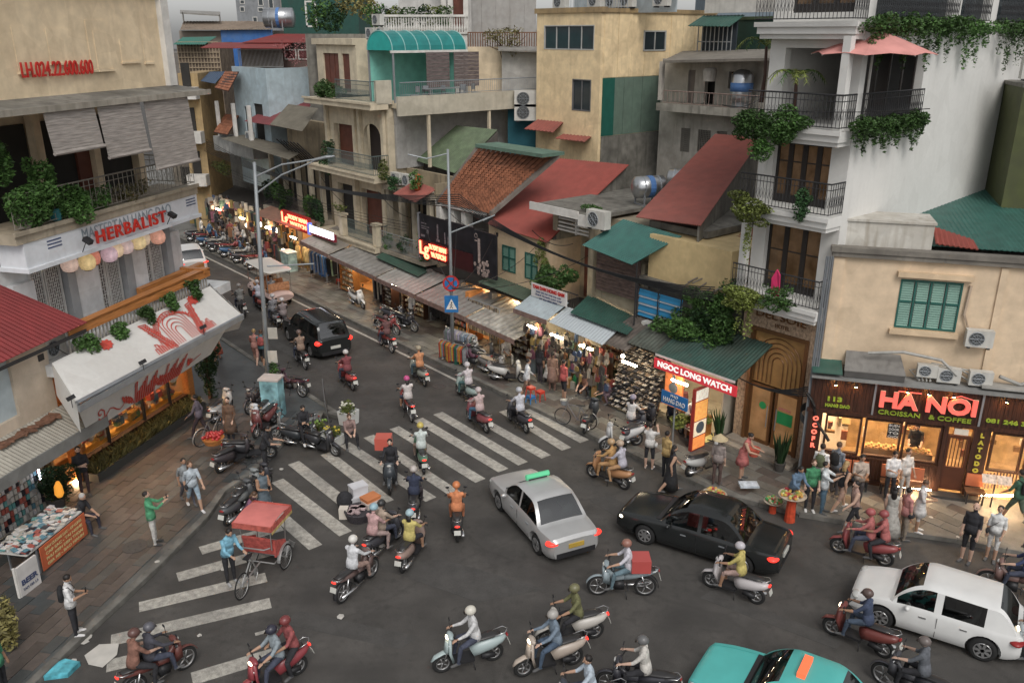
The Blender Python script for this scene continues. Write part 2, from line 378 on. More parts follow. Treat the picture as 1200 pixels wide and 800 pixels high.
r2=N.new('ShaderNodeMapRange');r2.inputs[1].default_value=.35;r2.inputs[2].default_value=.68;r2.inputs[3].default_value=.9;r2.inputs[4].default_value=1.08;Lk.new(w2.outputs[0],r2.inputs[0]);h_=N.new('ShaderNodeHueSaturation');Lk.new(r2.outputs[0],h_.inputs['Value']);Lk.new(mx.outputs[2],h_.inputs['Color']);Lk.new(h_.outputs[0],bs.inputs['Base Color'])
struct('road',MB().add([(-400,-60,0),(400,-60,0),(400,900,0),(-400,900,0)],[(0,1,2,3)]),ASPH)
def RWP(s,c):return ROW.w((s,c,0))
kerbL=[RWP(-90,14.3),RWP(-27.3,14.25),Vector((-7.45,30.5,0)),Vector((-7.45,29.9,0)),G(350,497),G(320,532),G(290,560),G(262,578),G(240,610),G(180,670),G(100,745),G(30,812),Vector((-13,10,0))]
kerbR=[RWP(-90,20.75),RWP(-19.6,20.55),G(790,556),G(845,580),G(936,604),G(986,612.5),G(1058,625.5),G(1120,634.5),G(1200,650),G(1330,678),Vector((26,17,0))]
def pave(name,line,back,m):
 pts=[(p.x,p.y,.12) for p in line]+[(p[0],p[1],.12) for p in back]
 mb=MB();mb.slab(pts,.12);return struct(name,mb,m)
pl=pave('pavement_left',kerbL,[(-60,10),(-75,60)],PAVK)
pr=pave('pavement_right',kerbR,[(60,20),(60,80),(-40,100)],PAVG)
def inpoly(x,y,poly):
 r=False;n=len(poly)
 for i in range(n):
  a=poly[i];b=poly[(i+1)%n]
  if (a[1]>y)!=(b[1]>y) and x<(b[0]-a[0])*(y-a[1])/(b[1]-a[1])+a[0]:r=not r
 return r
PL=[(p.x,p.y) for p in kerbL]+[(-60,10),(-75,60)];PR=[(p.x,p.y) for p in kerbR]+[(60,20),(60,80),(-40,100)]
def slabs(par,poly,fr,a0,a1,b0,b1,sx,sy,mats,keep,seed=3,limit=300):
 rs=random.Random(seed);ms=[]
 for k in range(5):
  mb=MB();g=.006;h=.008+.0035*k;mb.box((g,g,0),(sx-g,sy-g,h));ms.append([mb.mesh('paving_slab',m) for m in mats])
 rest=MB();lst=[]
 j=0;b=b0
 while b<b1:
  a=a0+(sx/2 if j%2 else 0)
  while a<a1:
   cs=[fr.w(p) for p in ((a,b,0),(a+sx,b,0),(a+sx,b+sy,0),(a,b+sy,0))]
   if all(inpoly(c.x,c.y,poly) for c in cs) and keep(a,b):
    lst.append((cs[0].length,a,b))
   a+=sx
  b+=sy;j+=1
 lst.sort()
 for i,(d,a,b) in enumerate(lst):
  k=rs.randrange(5);mi=0 if rs.random()<.62 else 1
  if i<limit:
   o=inst('paving_slab',ms[k][mi],par,fr.w((a,b,.12)),(0,0,fr.a))
  else:
   g=.006;h=.128+.0035*k;q=[fr.w(p) for p in ((a+g,b+g,h),(a+sx-g,b+g,h),(a+sx-g,b+sy-g,h),(a+g,b+sy-g,h))]
   rest.mat(mi).slab(q,.02)
 if rest.v:
  o=struct('paving_slabs_far',rest,mats,par=par);o['kind']='stuff'
LK=Frame((-9.9,20.06),math.atan2(5.3,1.1)+0.0)
slabs(pl,PL,LK,-9,10,.35,6.5,.60,.32,[PAVE,PAVK],lambda a,b:True,3)
slabs(pr,PR,ROW,-62,-8,19,25.5,.75,.42,[PAVG,PAVE],lambda a,b:True,4)
for nm,line in (('kerb_left',kerbL),('kerb_right',kerbR)):
 k=struct(nm,MB().add([(p.x,p.y,.005) for p in line]+[(p.x+.01,p.y+.01,.004) for p in line],[(i,i+1,i+1+len(line),i+len(line)) for i in range(len(line)-1)]),KERB)
 st=MB();st.box((.006,-.11,0),(.994,.11,.14));st.box((.006,-.10,.14),(.994,.10,.146));me=st.mesh('kerb_stone',KERB)
 cnt=0
 for i in range(len(line)-1):
  a,b=line[i],line[i+1];L=(b-a).length;n=max(1,round(L));
  for j in range(n):
   q=a.lerp(b,j/n)
   if q.y<9 or q.y>75 or cnt>=290:continue
   inst('kerb_stone',me,k,(q.x,q.y,R.uniform(0,.012)),(0,0,math.atan2(b.y-a.y,b.x-a.x)),(L/n,1,1));cnt+=1
def stripe(name,a,b,wd,par=None,z=.006):
 d=(b-a).normalized();n=Vector((-d.y,d.x,0))*wd/2;zz=Vector((0,0,z))
 mb=MB();P=[a-n+zz,b-n+zz,b+n+zz,a+n+zz]
 mb.slab(P,.003);return struct(name,mb,PMARK,par=par)
cw=struct('crosswalk',MB().add([(-5,23,.001),(-4.99,23,.001),(-4.99,23.01,.001)],[(0,1,2)]),PMARK)
for a,b in [((617,480),(685,517)),((590,481),(664,526)),((551,485),(640,535)),((513,484),(613,543)),((490,491),(590,551)),((462,501),(563,563)),((432,511),(536,580)),
   ((404,520),(505,585)),((382,531),(455,588)),((344,542),(427,607)),((325,563),(405,625)),((300,580),(370,641))]:
 stripe('crosswalk_stripe',G(*a),G(*b),.43,cw)
for a,b in [((235,645),(330,617)),((208,676),(320,645)),((163,711),(312,676)),((130,750),(317,706)),((125,780),(190,765)),((225,795),(350,757))]:
 stripe('crosswalk_stripe',G(*a),G(*b),.45,cw)
stripe('road_edge_line',RWP(-62,20.05),RWP(-26.5,20.0),.14)
stripe('road_dash',RWP(-27.6,17.2),RWP(-26.6,17.2),.12);stripe('road_dash',G(299,743),G(325,736),.12)
PATCH=mat('asphalt_patch',(.068,.065,.061),rough=.8,var=.15,bump=.3,bscale=90,fine=.3)
for uvs in ([(430,660),(560,705),(640,690),(520,655)],[(690,585),(780,640),(800,632),(715,580)],[(330,730),(470,760),(490,745),(350,715)],[(820,700),(980,760),(990,750),(835,690)],[(300,395),(420,460),(430,455),(310,391)]):
 mb=MB();mb.slab([G(u,v,.004) for u,v in uvs],.002);struct('road_patch',mb,PATCH)
for (u,v),r,lab in (((158,640),.35,'round iron manhole cover in the left pavement by the green shirted man'),((515,452),.3,'dark manhole cover in the street beside the pink helmet rider')):
 p=WLD.loc(G(u,v,.135 if u<200 else 0.0));mb=MB();mb.lathe(p,[(r,0),(r,.012),(r*.93,.014),(r*.9,.010),(.02,.010)],24)
 for k in range(6):
  a=k*math.pi/3;mb.box((p[0]+.5*r*math.cos(a)-.03,p[1]+.5*r*math.sin(a)-.03,p[2]),(p[0]+.5*r*math.cos(a)+.03,p[1]+.5*r*math.sin(a)+.03,p[2]+.02))
 single('manhole_cover',mb,mat('cast_iron',(.07,.068,.065),rough=.6,dirt=.3),WLD,p,lab,'manhole cover')
LIT=mat('paper_scrap',(.5,.48,.44),rough=.9)
for (u,v),lab in zip([(119,768),(98,752),(104,747),(86,775),(93,744),(330,550),(262,667),(185,663),(234,745),(399,723),(1070,722),(1090,611),(865,648),(745,455),(1121,634),(447,640)],
 ['largest torn white sheet at the kerb corner','small white scrap above the torn sheet by the kerb','crumpled scrap nearest the backpack man','torn scrap left of the big sheet','thin scrap in the gutter by the backpack man','white scrap beside the seated scooter riders','scrap in the road behind the pedal cart','scrap in the gutter below the green shirt man','scrap on the lower crosswalk stripe','scrap on the bare road left of the teal scooter','scrap in front of the white hatchback','scrap on the lit cafe pavement','scrap beside the black sedan','scrap by the parked bicycle','scrap at the kerb by the bald man','scrap between the two yellow shirted riders']):
 p=G(u,v,.0);s=.45 if (u,v)==(119,768) else R.uniform(.06,.14);mb=MB();pts=[(s*(.7+.4*R.random())*math.cos(a),s*(.7+.4*R.random())*math.sin(a),.012+.03*R.random()) for a in [k*1.047 for k in range(6)]]
 mb.slab(pts,.006);o=inst('paper_scrap',mb.mesh('paper_scrap',LIT),None,(p.x,p.y,.13 if inpoly(p.x,p.y,PL) or inpoly(p.x,p.y,PR) else .002));tag(o,lab,'litter','litter scattered on the road')
L=LEF
lb=thing('corner_shop_building','yellow upper storey over a grey white shop front with the herbalist sign','building',L,(3,0,0))
UP=mat('yellow_parapet_plaster',(.74,.60,.41),dirt=.25,dcol=(.30,.21,.12),bump=.12)
GW=mat('grey_white_paint',(.62,.63,.63),dirt=.2,dcol=(.25,.25,.25))
core=MB();core.mat(0);core.box((-1.2,1.6,3.9),(7.2,12,8.2));core.mat(1);core.box((-1.2,2.2,8.2),(7.0,12,12.2))
part('wall',core,[GW,CREAM],lb)
top=MB();top.box((-6,.3,12.3),(6.75,.6,15.3));part('parapet_wall',top,UP,lb)
co=MB();co.box((-6,.1,15.3),(7.0,.75,15.42));co.box((-6,.18,15.42),(6.95,.7,15.6));co.box((6.75,.1,12.3),(7.15,.75,15.3));part('cornice',co,TRIM,lb)
core2=MB();core2.box((6.76,.76,12.3),(7.0,12,15.3));core2.box((-6,.61,12.3),(6.74,12,15.2));part('upper_wall',core2,UP,lb)
for (a,b,z0,z1,t) in [(1.55,2.55,13.2,14.15,.03),(3.2,4.15,12.95,14.4,.05),(3.45,3.95,12.95,14.1,.09),(4.65,5.45,13.15,13.85,.03),(5.8,6.2,13.1,14.2,.02),(.3,.75,13.0,14.2,.03)]:
 mb=MB();mb.box((a,.3-t*.5,z0),(b,.299,z1));mb.box((a-.05,.26-t,z0-.06),(b+.05,.298,z0));part('plaster_panel',mb,UP,lb)
px=L.q(26,90,.2);px2=L.q(108,75,.2)
RED=mat('red_letter',(.42,.025,.02),rough=.4,emit=.04,ecol=(.8,.05,.03));REDP=mat('red_sign_print',(.45,.03,.025),rough=.5)
text('LH.024.22.600.600',.45,RED,lb,((px[0]+px2[0])/2,.2,(px[2]+px2[2])/2+.02),UPR,width=px2[0]-px[0],ext=.02,bold=.004,height=.42)
ph=thing('penthouse_room','cream penthouse with dark glazed windows and a red eave over the yellow parapet','building',L,(4,2.5,15.2))
part('wall',MB().box((1.5,2.5,15.2),(6.3,6,17.2)),CREAM,ph)
for k in range(4):part('window',MB().box((3.0+.42*k,2.44,15.5),(3.38+.42*k,2.499,16.5)),GLASS,ph)
part('red_eave',MB().slab([(4.9,1.7,16.2),(7.2,1.7,16.2),(7.2,6,16.8),(4.9,6,16.8)],.12),REDROOF,ph);part('side_frame',MB().box((6.31,2.4,15.2),(6.6,2.6,16.3)),IRON,ph)
sl_=MB();sl_.slab([(-3,-1.0,12.15),(7.3,-1.0,12.15),(7.3,.3,12.3),(-3,.3,12.3)],.12);part('canopy_slab',sl_,CONC,lb)
e_=MB();e_.box((-3,-1.06,12.0),(7.35,-1.0,12.17));part('slab_edge',e_,mat('weathered_trim',(.34,.31,.26),dirt=.6,dcol=(.1,.09,.07)),lb)
for a,b in ((-.3,2.0),(2.4,4.4),(4.9,6.7)):
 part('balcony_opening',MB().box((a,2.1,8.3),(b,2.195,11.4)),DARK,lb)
part('door',MB().box((3.9,2.0,8.25),(4.6,2.09,10.6)),REDW,lb)
for s in (-.7,2.2,4.65,6.85):part('column',MB().box((s-.15,1.8,8.25),(s+.15,2.1,12.0)),CREAM,lb)
b_=MB();b_.box((-1.3,-.05,8.45),(7.3,1.59,8.75));b_.box((-1.35,-.12,8.70),(7.35,-.05,8.82));part('balcony_slab',b_,mat('weathered_cream',(.42,.36,.27),dirt=.6,dcol=(.13,.11,.085)),lb)
r_=MB();railing(r_,(-1.2,0,8.8),(7.25,0,8.8),1.0,.22,.013);railing(r_,(7.25,0,8.8),(7.25,2,8.8),1.0,.22,.013);part('balcony_railing',r_,mat('worn_railing',(.22,.20,.17),rough=.7),lb)
for i,(q,lab) in enumerate([([(47,130),(112,124),(117,168),(55,184)],'bamboo blind nearest the yellow wall door'),([(111,124),(165,118),(171,173),(120,188)],'middle bamboo blind'),([(166,118),(221,112),(228,189),(173,197)],'longest bamboo blind at the street end')]):
 P=[L.q(u,v,-.95) for u,v in q];mb=MB();n=14
 x0,x1=P[0][0],P[1][0];zt=P[0][2]-.02;zb=(P[2][2]+P[3][2])/2;x0+=.05;x1-=.05
 for k in range(n):
  a=zt+(zb-zt)*k/n;b=zt+(zb-zt)*(k+1)/n;y=-.95-.14*k/n
  mb.slab([(x0+.03,y,a),(x1-.03,y,a),(x1-.03,y-.012,b+.004),(x0+.03,y-.012,b+.004)],.012,(0,1,0))
 mb.tube([(x0+.02,-1.11,zb),(x1-.02,-1.11,zb)],.055,8);part('bamboo_blind',mb,BAMBOO,lb,label=lab)
pl_=MB();foliage(pl_,[((-.4,.1,9.4),(1.1,.55,.85)),((1.0,.05,9.3),(.95,.5,.7)),((.2,.1,10.1),(.6,.4,.6)),((2.4,.2,9.1),(.8,.4,.5)),((-.9,.3,10.6),(.4,.35,.7))],6500,.13)
single('balcony_shrubs',pl_,LEAF,L,(.5,.3,8.8),'bushy green potted shrubs crowding the balcony above the herbalist sign','plants',kind='stuff')
pl2=MB();foliage(pl2,[((3.6,.2,9.15),(.6,.3,.35)),((4.5,.2,9.1),(.4,.3,.3))],500,.1);single('balcony_plants',pl2,LEAFO,L,(4,.3,8.8),'dry reddish plants on the herbalist balcony behind the railing','plants',kind='stuff')
for k,(s,lab) in enumerate(((-.7,'low bowl planter at the near end of the herbalist balcony'),(.5,'teal pot under the balcony shrubs above the herbalist sign'),(1.6,'third planter on the herbalist balcony'))):
 mb=MB();p=(s,.15,8.82);mb.lathe(p,[(.16,0),(.24,.3),(.27,.36),(.2,.36),(.2,.3)],12);single('plant_pot',mb,[mat('grey_pot',(.22,.2,.17),rough=.8),mat('teal_pot',(.03,.16,.18),rough=.4),mat('grey_pot',(0,0,0))][k],L,p,lab,'plant pot')
SG=mat('sign_white_panel',(.70,.72,.75),rough=.45,var=.04,dirt=.12,dcol=(.3,.3,.3))
sb=MB();sb.box((-1.05,-.02,7.72),(7.25,.9,8.44));sb.box((-1.1,-.1,7.6),(7.3,.95,7.72))
part('sign_box',sb,SG,lb)
gl=mat('grey_letter',(.25,.30,.33),rough=.5)
a=L.q(97,279,-.04);b=L.q(200,243,-.04)
text('MASTERTAN HANG DAO',.4,gl,lb,((a[0]+b[0])/2,-.035,8.2),UPR,width=b[0]-a[0],height=.34,ext=.006)
a=L.q(111,270,-.1);b=L.q(191,248,-.1)
text('HERBALIST',.45,mat('bright_red_letter',(.5,.03,.02),rough=.4,emit=.04,ecol=(.8,.05,.03)),lb,((a[0]+b[0])/2,-.14,8.02),UPR,width=b[0]-a[0]+.1,height=.40,ext=.03,bold=.004,space=1.15)
NAVY=mat('navy_print',(.06,.08,.16),rough=.6)
for s in (.1,6.85):
 for k in range(3):part('small_print',MB().box((s-.28,-.03,8.1+.1*k),(s+.28,-.02,8.14+.1*k)),NAVY,lb)
for u,v in ((103,282),(202,252)):
 p=L.q(u,v,-.35);sp=MB();sp.bx((p[0],-.35,p[2]),(.09,.13,.07),rx=.5);sp.tube([(p[0],-.3,p[2]),(p[0],-.05,7.66)],.015,4);part('spotlight',sp,IRON,lb)
fr_=MB();fr_.mat(0);fr_.box((-1.1,1.0,3.9),(7.1,1.59,7.62));part('front_wall',fr_,GW,lb)
LAT=mat('lattice_brown',(.06,.04,.035),rough=.7);LGT=mat('grey_panel',(.66,.67,.68),rough=.6,dirt=.15)
cols=[(-.9,-.1,'p'),(-.05,.35,'l'),(.5,1.05,'l'),(1.15,1.5,'g'),(1.55,2.6,'p'),(2.7,3.0,'l'),(3.15,3.7,'l'),(3.8,4.2,'g'),(4.25,5.0,'p'),(5.05,5.35,'l'),(5.45,6.0,'l'),(6.1,6.4,'g'),(6.45,7.05,'p')]
for a,b,k in cols:
 if k=='p':part('facade_panel',MB().box((a,.78,4.4),(b,.998,7.1)),LGT,lb)
 elif k=='g':part('pilaster',MB().box((a,.7,4.4),(b,.998,7.6)),mat('mid_grey_paint',(.28,.29,.30)),lb)
 else:
  part('lattice_backing',MB().box((a,.96,4.6),(b,.997,7.5)),LAT,lb)
  m=MB();n=int((b-a)/.075)
  for i in range(n+1):
   x=a+(b-a)*i/n;m.box((x-.012,.93,4.6),(x+.012,.955,7.5))
  for i in range(30):
   z=4.6+2.9*i/30;
   for j in range(n):
    if (i*7+j*5+int(a*10))%3:x=a+(b-a)*j/n;m.box((x+.012,.93,z-.012),(x+(b-a)/n-.012,.955,z+.012))
  m.box((a-.05,.9,4.5),(a,.995,7.6));m.box((b,.9,4.5),(b+.05,.995,7.6));part('lattice_screen',m,mat('pale_lattice',(.50,.49,.47),rough=.7),lb)
LCOL=[(.55,.40,.33),(.6,.45,.22),(.55,.2,.14),(.5,.36,.40),(.6,.45,.3),(.5,.38,.36),(.62,.48,.26),(.55,.42,.30),(.58,.3,.22)]
LD=['pale pink flowered lantern nearest the grey corner of the sign','cream yellow lantern, second under the herbalist sign','small red lantern tucked behind the second one','violet patterned lantern under the letter H','cream lantern beside the violet one','pinkish lantern under the middle of the sign','large yellow lantern under the letter L','rosy lantern under the letter S','orange lantern at the street end of the sign']
for i,(u,v) in enumerate([(80,303),(101,301),(110,295),(127,292),(134,287),(146,283),(161,278),(166,274),(184,272)]):
 p=L.q(u,v,.25);t=thing('paper_lantern',LD[i],'lantern',L,(p[0],.25,p[2]-.3),'lanterns under the herbalist sign')
 r=.26 if i!=2 else .17;m=MB();m.lathe((p[0],.25,p[2]-.42),[(r*.4,0),(r*.8,.06),(r,.2),(r*.98,.34),(r*.7,.46),(r*.4,.5)],12);part('lantern_shade',m,mat('lantern_%d'%i,LCOL[i],rough=.7,var=.35,scale=9,emit=.35,ecol=LCOL[i]),t,True)
 m=MB();m.tube([(p[0],.25,p[2]+.2),(p[0],.25,7.62)],.008,4);m.ring((p[0],.25,p[2]-.42),'z',r*.42,(.015,.015),10,4);part('hanger',m,IRON,t)
tr=thing('timber_deck_rail','long orange timber beam rail above the white painted awning','railing',L,(4,-.6,4.4))
A0=L.qx(75,385,0.0)
a=L.q(76,388,-.15);b=L.q(241,313,-.15);RZ=(a[2]+b[2])/2
m=MB();m.bx(((a[0]+b[0])/2,(a[1]+b[1])/2,RZ),((b[0]-a[0])/2,.16,.05),rz=math.atan2(b[1]-a[1],b[0]-a[0]));m.bx(((a[0]+b[0])/2,(a[1]+b[1])/2-.13,RZ-.12),((b[0]-a[0])/2,.03,.15),rz=math.atan2(b[1]-a[1],b[0]-a[0]))
part('top_rail',m,WOOD,tr)
a2=L.q(163,338,.5);b2=L.q(236,308,.5);m=MB();m.bx(((a2[0]+b2[0])/2,(a2[1]+b2[1])/2,RZ-.1),((b2[0]-a2[0])/2,.12,.12));m.bx((b[0]-.3,(b[1]+b2[1])/2,RZ),(.1,abs(b[1]-b2[1])/2+.2,.08));part('bench_rail',m,WOOD,tr)
bx_,by_=b[0]-a[0],b[1]-a[1]
for i in range(44):
 q=(a[0]+bx_*(i+.5)/44,a[1]+by_*(i+.5)/44);part('baluster',MB().box((q[0]-.02,q[1]-.02,4.82),(q[0]+.02,q[1]+.02,RZ-.05)),mat('pale_baluster',(.45,.43,.38),rough=.7),tr)
for i,(u,v,r) in enumerate([(100,402,.5),(135,388,.42),(168,368,.4),(196,352,.42),(224,338,.35)]):
 g=L.q(u,v,-.35);m=MB();foliage(m,[((g[0],g[1]-.12,g[2]+.1),(r,.2,.28)),((g[0]+.1,g[1]-.22,g[2]-.22),(r*.6,.14,.25))],520,.11,R)
 single('hanging_fern',m,LEAF,L,g,['bushiest fern hanging at the red roof end of the orange timber rail','second fern along the orange timber rail','middle fern above the red printed awning pattern','fourth fern on the timber rail, trailing on the awning','small fern near the street end of the timber rail'][i],'plant','ferns hung along the timber rail')
part_deck=MB();part_deck.box((-1.1,-.25,4.45),(8.4,.99,4.8));part('deck',part_deck,GW,lb)
aw=thing('printed_canvas_awning','big white canvas awning with red woodcut style tree and building prints','awning',L,(4,-1,2.8))
AWM=mat('white_canvas',(.64,.63,.60),rough=.8,var=.06,scale=1,dirt=.2,dcol=(.36,.33,.30));
i0=L.q(61,425,-.27);i1=L.q(246,335,-.27);o0=L.q(90,472,-1.75);o1=L.q(284,369,-1.75)
print('awn',i0,i1,o0,o1)
m=MB();n=24
pr_=[]
for k in range(n+1):
 t=k/n;a=Vector(i0).lerp(Vector(i1),t);b=Vector(o0).lerp(Vector(o1),t);pr_.append((a,b))
for k in range(n):
 (a,b),(c,d)=pr_[k],pr_[k+1];s1=.02*math.sin(k*1.3);mids=[a.lerp(b,.5)+Vector((0,0,-.03)),c.lerp(d,.5)+Vector((0,0,-.03))]
 m.slab([a,c,mids[1],mids[0]],.012);m.slab([mids[0],mids[1],d,b],.012)
part('awning_top',m,AWM,aw)
m=MB();m.slab([o0,i0,(i0[0]-.05,i0[1],3.9),(o0[0]-.05,o0[1],3.3)],.012,(-1,0,0));part('awning_side',m,AWM,aw)
g0=Vector(o0);g1=Vector(o1);dn=(g1-g0).normalized()
m=MB();m.tube([g0,g1],.06,6);m.bx((g0+g1)/2+Vector((0,-.03,-.12)),((g1-g0).length/2,.03,.1),rz=math.atan2(dn.y,dn.x));part('awning_beam',m,STEEL,aw)
v0=L.q(103,508,-1.0);v1=L.q(247,415,-1.0)
print('val',v0,v1)
va=[g0+Vector((.1,-.02,-.22)),g1+Vector((-.2,-.02,-.22)),Vector(v1),Vector(v0)]
f0=Vector((g0.x+.1,g0.y+.1,g0.z-.18));f1=Vector((g1.x-.9,g1.y+.1,g1.z-.18))
vb0=Vector(v0);vb1=Vector(v1)
m=MB()
for k in range(16):m.slab([f0.lerp(f1,k/16),f0.lerp(f1,(k+1)/16),vb0.lerp(vb1,(k+1)/16),vb0.lerp(vb1,k/16)],.015,(0,1,0))
part('valance',m,AWM,aw)
RP_=mat('red_print',(.50,.07,.05),rough=.8,var=.25,scale=8)
def onq(c4,a,b,off):
 A,B,C,D=[Vector(x) for x in c4];p=A.lerp(B,a).lerp(D.lerp(C,a),b);nn=(B-A).cross(D-A).normalized()
 if nn.y>0:nn=-nn
 return p+nn*off
def printset(q4,strokes,th,name,par):
 m=MB()
 for st in strokes:
  P=[onq(q4,a,b,.025) for a,b in st]
  for i in range(len(P)-1):
   d=(P[i+1]-P[i]);
   if d.length<1e-5:continue
   A,B,C,D=[Vector(x) for x in q4];nn=(B-A).cross(D-A).normalized();sd=d.normalized().cross(nn)*th/2
   m.add([P[i]-sd,P[i+1]-sd,P[i+1]+sd,P[i]+sd],[(0,1,2,3)])
 part(name,m,RP_,par)
topq=[i0,i1,o1,o0]
rs=random.Random(5);S=[]
def arch(cx,cy,w,h,n=10):return [(cx-w,cy)]+[(cx-w*math.cos(math.pi*k/n),cy-h-.35*h*math.sin(math.pi*k/n)*1.4) for k in range(n+1)]+[(cx+w,cy)]
for cx,cy,sc in ((.63,.93,1.0),):
 for k in range(5):S.append(arch(cx,cy,.022+.014*k,.28+.07*k))
 for sgn in (-1,1):
  for k in range(16):
   x=cx+sgn*(.09+.004*k);y=.93-.05*k;r=.018+.006*rs.random()
   S.append([(x+sgn*r*.5*j*math.cos(j*1.9),y+.06*math.sin(j*1.7)) for j in range(5)])
  for k in range(7):S.append([(cx+sgn*(.10+.012*k),.93),(cx+sgn*(.10+.012*k),.8-.05*(k%3)),(cx+sgn*(.115+.012*k),.78-.05*(k%3)),(cx+sgn*(.115+.012*k),.93)])
 for k in range(18):
  a=math.pi*k/17;x=cx-.11*math.cos(a);y=.45-.28*math.sin(a);S.append([(x+.013*math.cos(j),y+.05*math.sin(j*1.3)) for j in range(6)])
printset(topq,S,.035,'woodcut_print',aw)
S=[]
for cx,cy in ((.26,.18),(.83,.13)):
 for k in range(9):S.append([(cx+.008*j*math.cos(k*.7+j),cy+.05*j*.6*math.sin(k*.7+j)) for j in range(5)])
printset(topq,S,.06,'flower_print',aw)
valq=[f0,f1,vb1,vb0];S=[]
for cx in (.40,.62):
 for k in range(9):
  x=cx-.07+.017*k;S.append([(x,.98),(x,.25+.12*((k*3)%4)),(x+.011,.22+.12*((k*3)%4)),(x+.011,.98)])
 for k in range(10):
  x=cx-.15+.012*k if k<6 else cx+.04+.012*k;S.append([(x+.01*math.cos(j*1.4+k),.55+.05*k%.3+.12*math.sin(j*1.8)) for j in range(6)])
S.append([(.08+.02*k,.72+.12*math.sin(k*1.1)) for k in range(12)]);S.append([(.74+.015*k,.8-.03*k) for k in range(8)])
S.append([(.10+.004*k*math.cos(k),.6+.03*k*math.sin(k)) for k in range(9)])
printset(valq,S,.045,'valance_print',aw)
for u,v in ((83,470),(167,428),(238,387),(281,358)):
 g=L.q(u,v-4,-1.8);m=MB();m.bx(g,(.07,.1,.06),rx=-.5);m.tube([g,(g[0],g[1],g[2]-.3)],.015,4);part('awning_spotlight',m,IRON,aw)
sa=thing('side_awning','small grey panelled awning folding round the street corner of the printed awning','awning',L,(9,0,3.2))
e=[L.g(243,337,3.9),L.g(256,329,3.9),L.g(285,368,3.3),L.g(279,372,3.3)]
q0=Vector(i1);q1=Vector(o1);ext=Vector((1.0,.2,-.35))
m=MB();
for k in range(5):
 a=q0.lerp(q1,k/5);b=q0.lerp(q1,(k+1)/5);m.slab([a+Vector((.02,0,0)),b+Vector((.02,0,0)),b+Vector((.7,.9,-.15)),a+Vector((.7,.5,-.1))],.012)
part('awning_panel',m,mat('grey_canvas',(.34,.34,.33),rough=.8,dirt=.3),sa)
m=MB();m.slab([q1+Vector((.05,-.05,-.05)),q1+Vector((.5,.55,-.75)),q1+Vector((-.1,.9,-.75))],.012);part('awning_flap',m,AWM,sa)
sf=thing('craft_shop_front','warmly lit craft shop window with orange timber posts under the printed awning','shop front',L,(4,.3,.12))
wx0,wx1=.5,6.4;
bk=MB();bk.box((-.6,4.0,.12),(7.0,4.1,3.85));bk.box((-.6,1.0,.12),(-.5,4.0,3.85));bk.box((6.9,1.0,.12),(7.0,4.0,3.85));bk.box((-.6,1.0,.12),(7,4.1,.2));bk.box((-.6,1.0,3.8),(7,4.1,3.89))
part('room',bk,mat('warm_room_wall',(.32,.19,.09),rough=.8),sf)
gl_=MB();
for a,b in ((wx0+.1,1.9),(2.0,3.8),(3.9,5.3),(5.4,6.3)):part('glass',MB().box((a,.94,.75),(b,.955,3.6)),mat('shop_glass',(.9,.92,.95),rough=.03,trans=.96,spec=.4,var=.01),sf)
for s in (1.95,3.85,5.35):part('mullion',MB().box((s-.04,.9,.5),(s+.04,.99,3.85)),IRON,sf)
for s in (.3,6.5):part('timber_post',MB().box((s-.16,.75,.12),(s+.16,1.05,3.89)),WOOD,sf)
part('sill',MB().box((.48,.86,.12),(6.35,1.1,.7)),DWOOD,sf)
GOODS=mat('mixed_goods',(1,1,1),rough=.6,pal=[(.45,.08,.05),(.5,.38,.2),(.12,.2,.08),(.5,.44,.35),(.3,.14,.05),(.06,.12,.16),(.55,.3,.06),(.4,.36,.3),(.2,.05,.04),(.35,.3,.12)])
m=MB();rs=random.Random(9)
for row in range(3):
 y=1.35+row*.75
 for k in range(70):
  x=.7+5.6*rs.random();z=.75+(.5+.45*row)*rs.random();hh=rs.uniform(.06,.3)
  if rs.random()<.5:m.box((x-.1,y-.1,z),(x+rs.uniform(.02,.2),y+.1,z+hh))
  else:m.lathe((x,y,z),[(.05,0),(.12,hh*.3),(.1,hh*.7),(.03,hh)],8)
 m.box((.65,y-.2,.68),(6.4,y+.2,.73))
stuff(part('displayed_goods',m,GOODS,sf))
m=MB()
for k in range(46):
 x=.8+5.3*rs.random();y=1.15+2*rs.random();z=2.0+1.2*rs.random();w_=rs.uniform(.1,.3);m.box((x,y,z),(x+w_,y+.05,z+w_*1.3));m.tube([(x+w_/2,y,z+w_),(x+w_/2,y,3.79)],.005,3)
stuff(part('hanging_goods',m,GOODS,sf))
part('red_poster',MB().box((4.35,1.0,2.0),(4.85,1.02,2.6)),mat('red_poster',(.6,.05,.04),emit=.6,ecol=(1,.1,.06)),sf)
part('round_logo_board',MB().add(*disc((5.85,1.0,1.75),.36,'y')),mat('cream_board',(.6,.55,.48)),sf)
for s in (1.2,2.7,4.5,6.0):
 part('ceiling_lamp',MB().box((s-.35,1.9,3.6),(s+.35,2.05,3.67)),WARM,sf)
for s in (.05,6.72):part('uplighter',MB().lathe((s,.85,.14),[(.07,0),(.07,.08),(.05,.1)],10),WARM,sf)
dw=MB();dw.box((-1.2,2.2,.12),(-.6,2.3,3.0));part('doorway',dw,DWOOD,sf)
pt=thing('planter_bed','low planter bed of spiky straw coloured grass along the craft shop window','planter',L,(3.5,.4,.12))
m=MB();m.box((.35,.15,.12),(6.35,.22,.42));m.box((.35,.72,.12),(6.35,.8,.42));m.box((.3,.15,.12),(.35,.8,.42));m.box((6.35,.15,.12),(6.4,.8,.42));m.box((.35,.22,.12),(6.35,.72,.36));part('trough',m,mat('dark_stone_trough',(.05,.05,.045),rough=.8),pt)
m=MB()
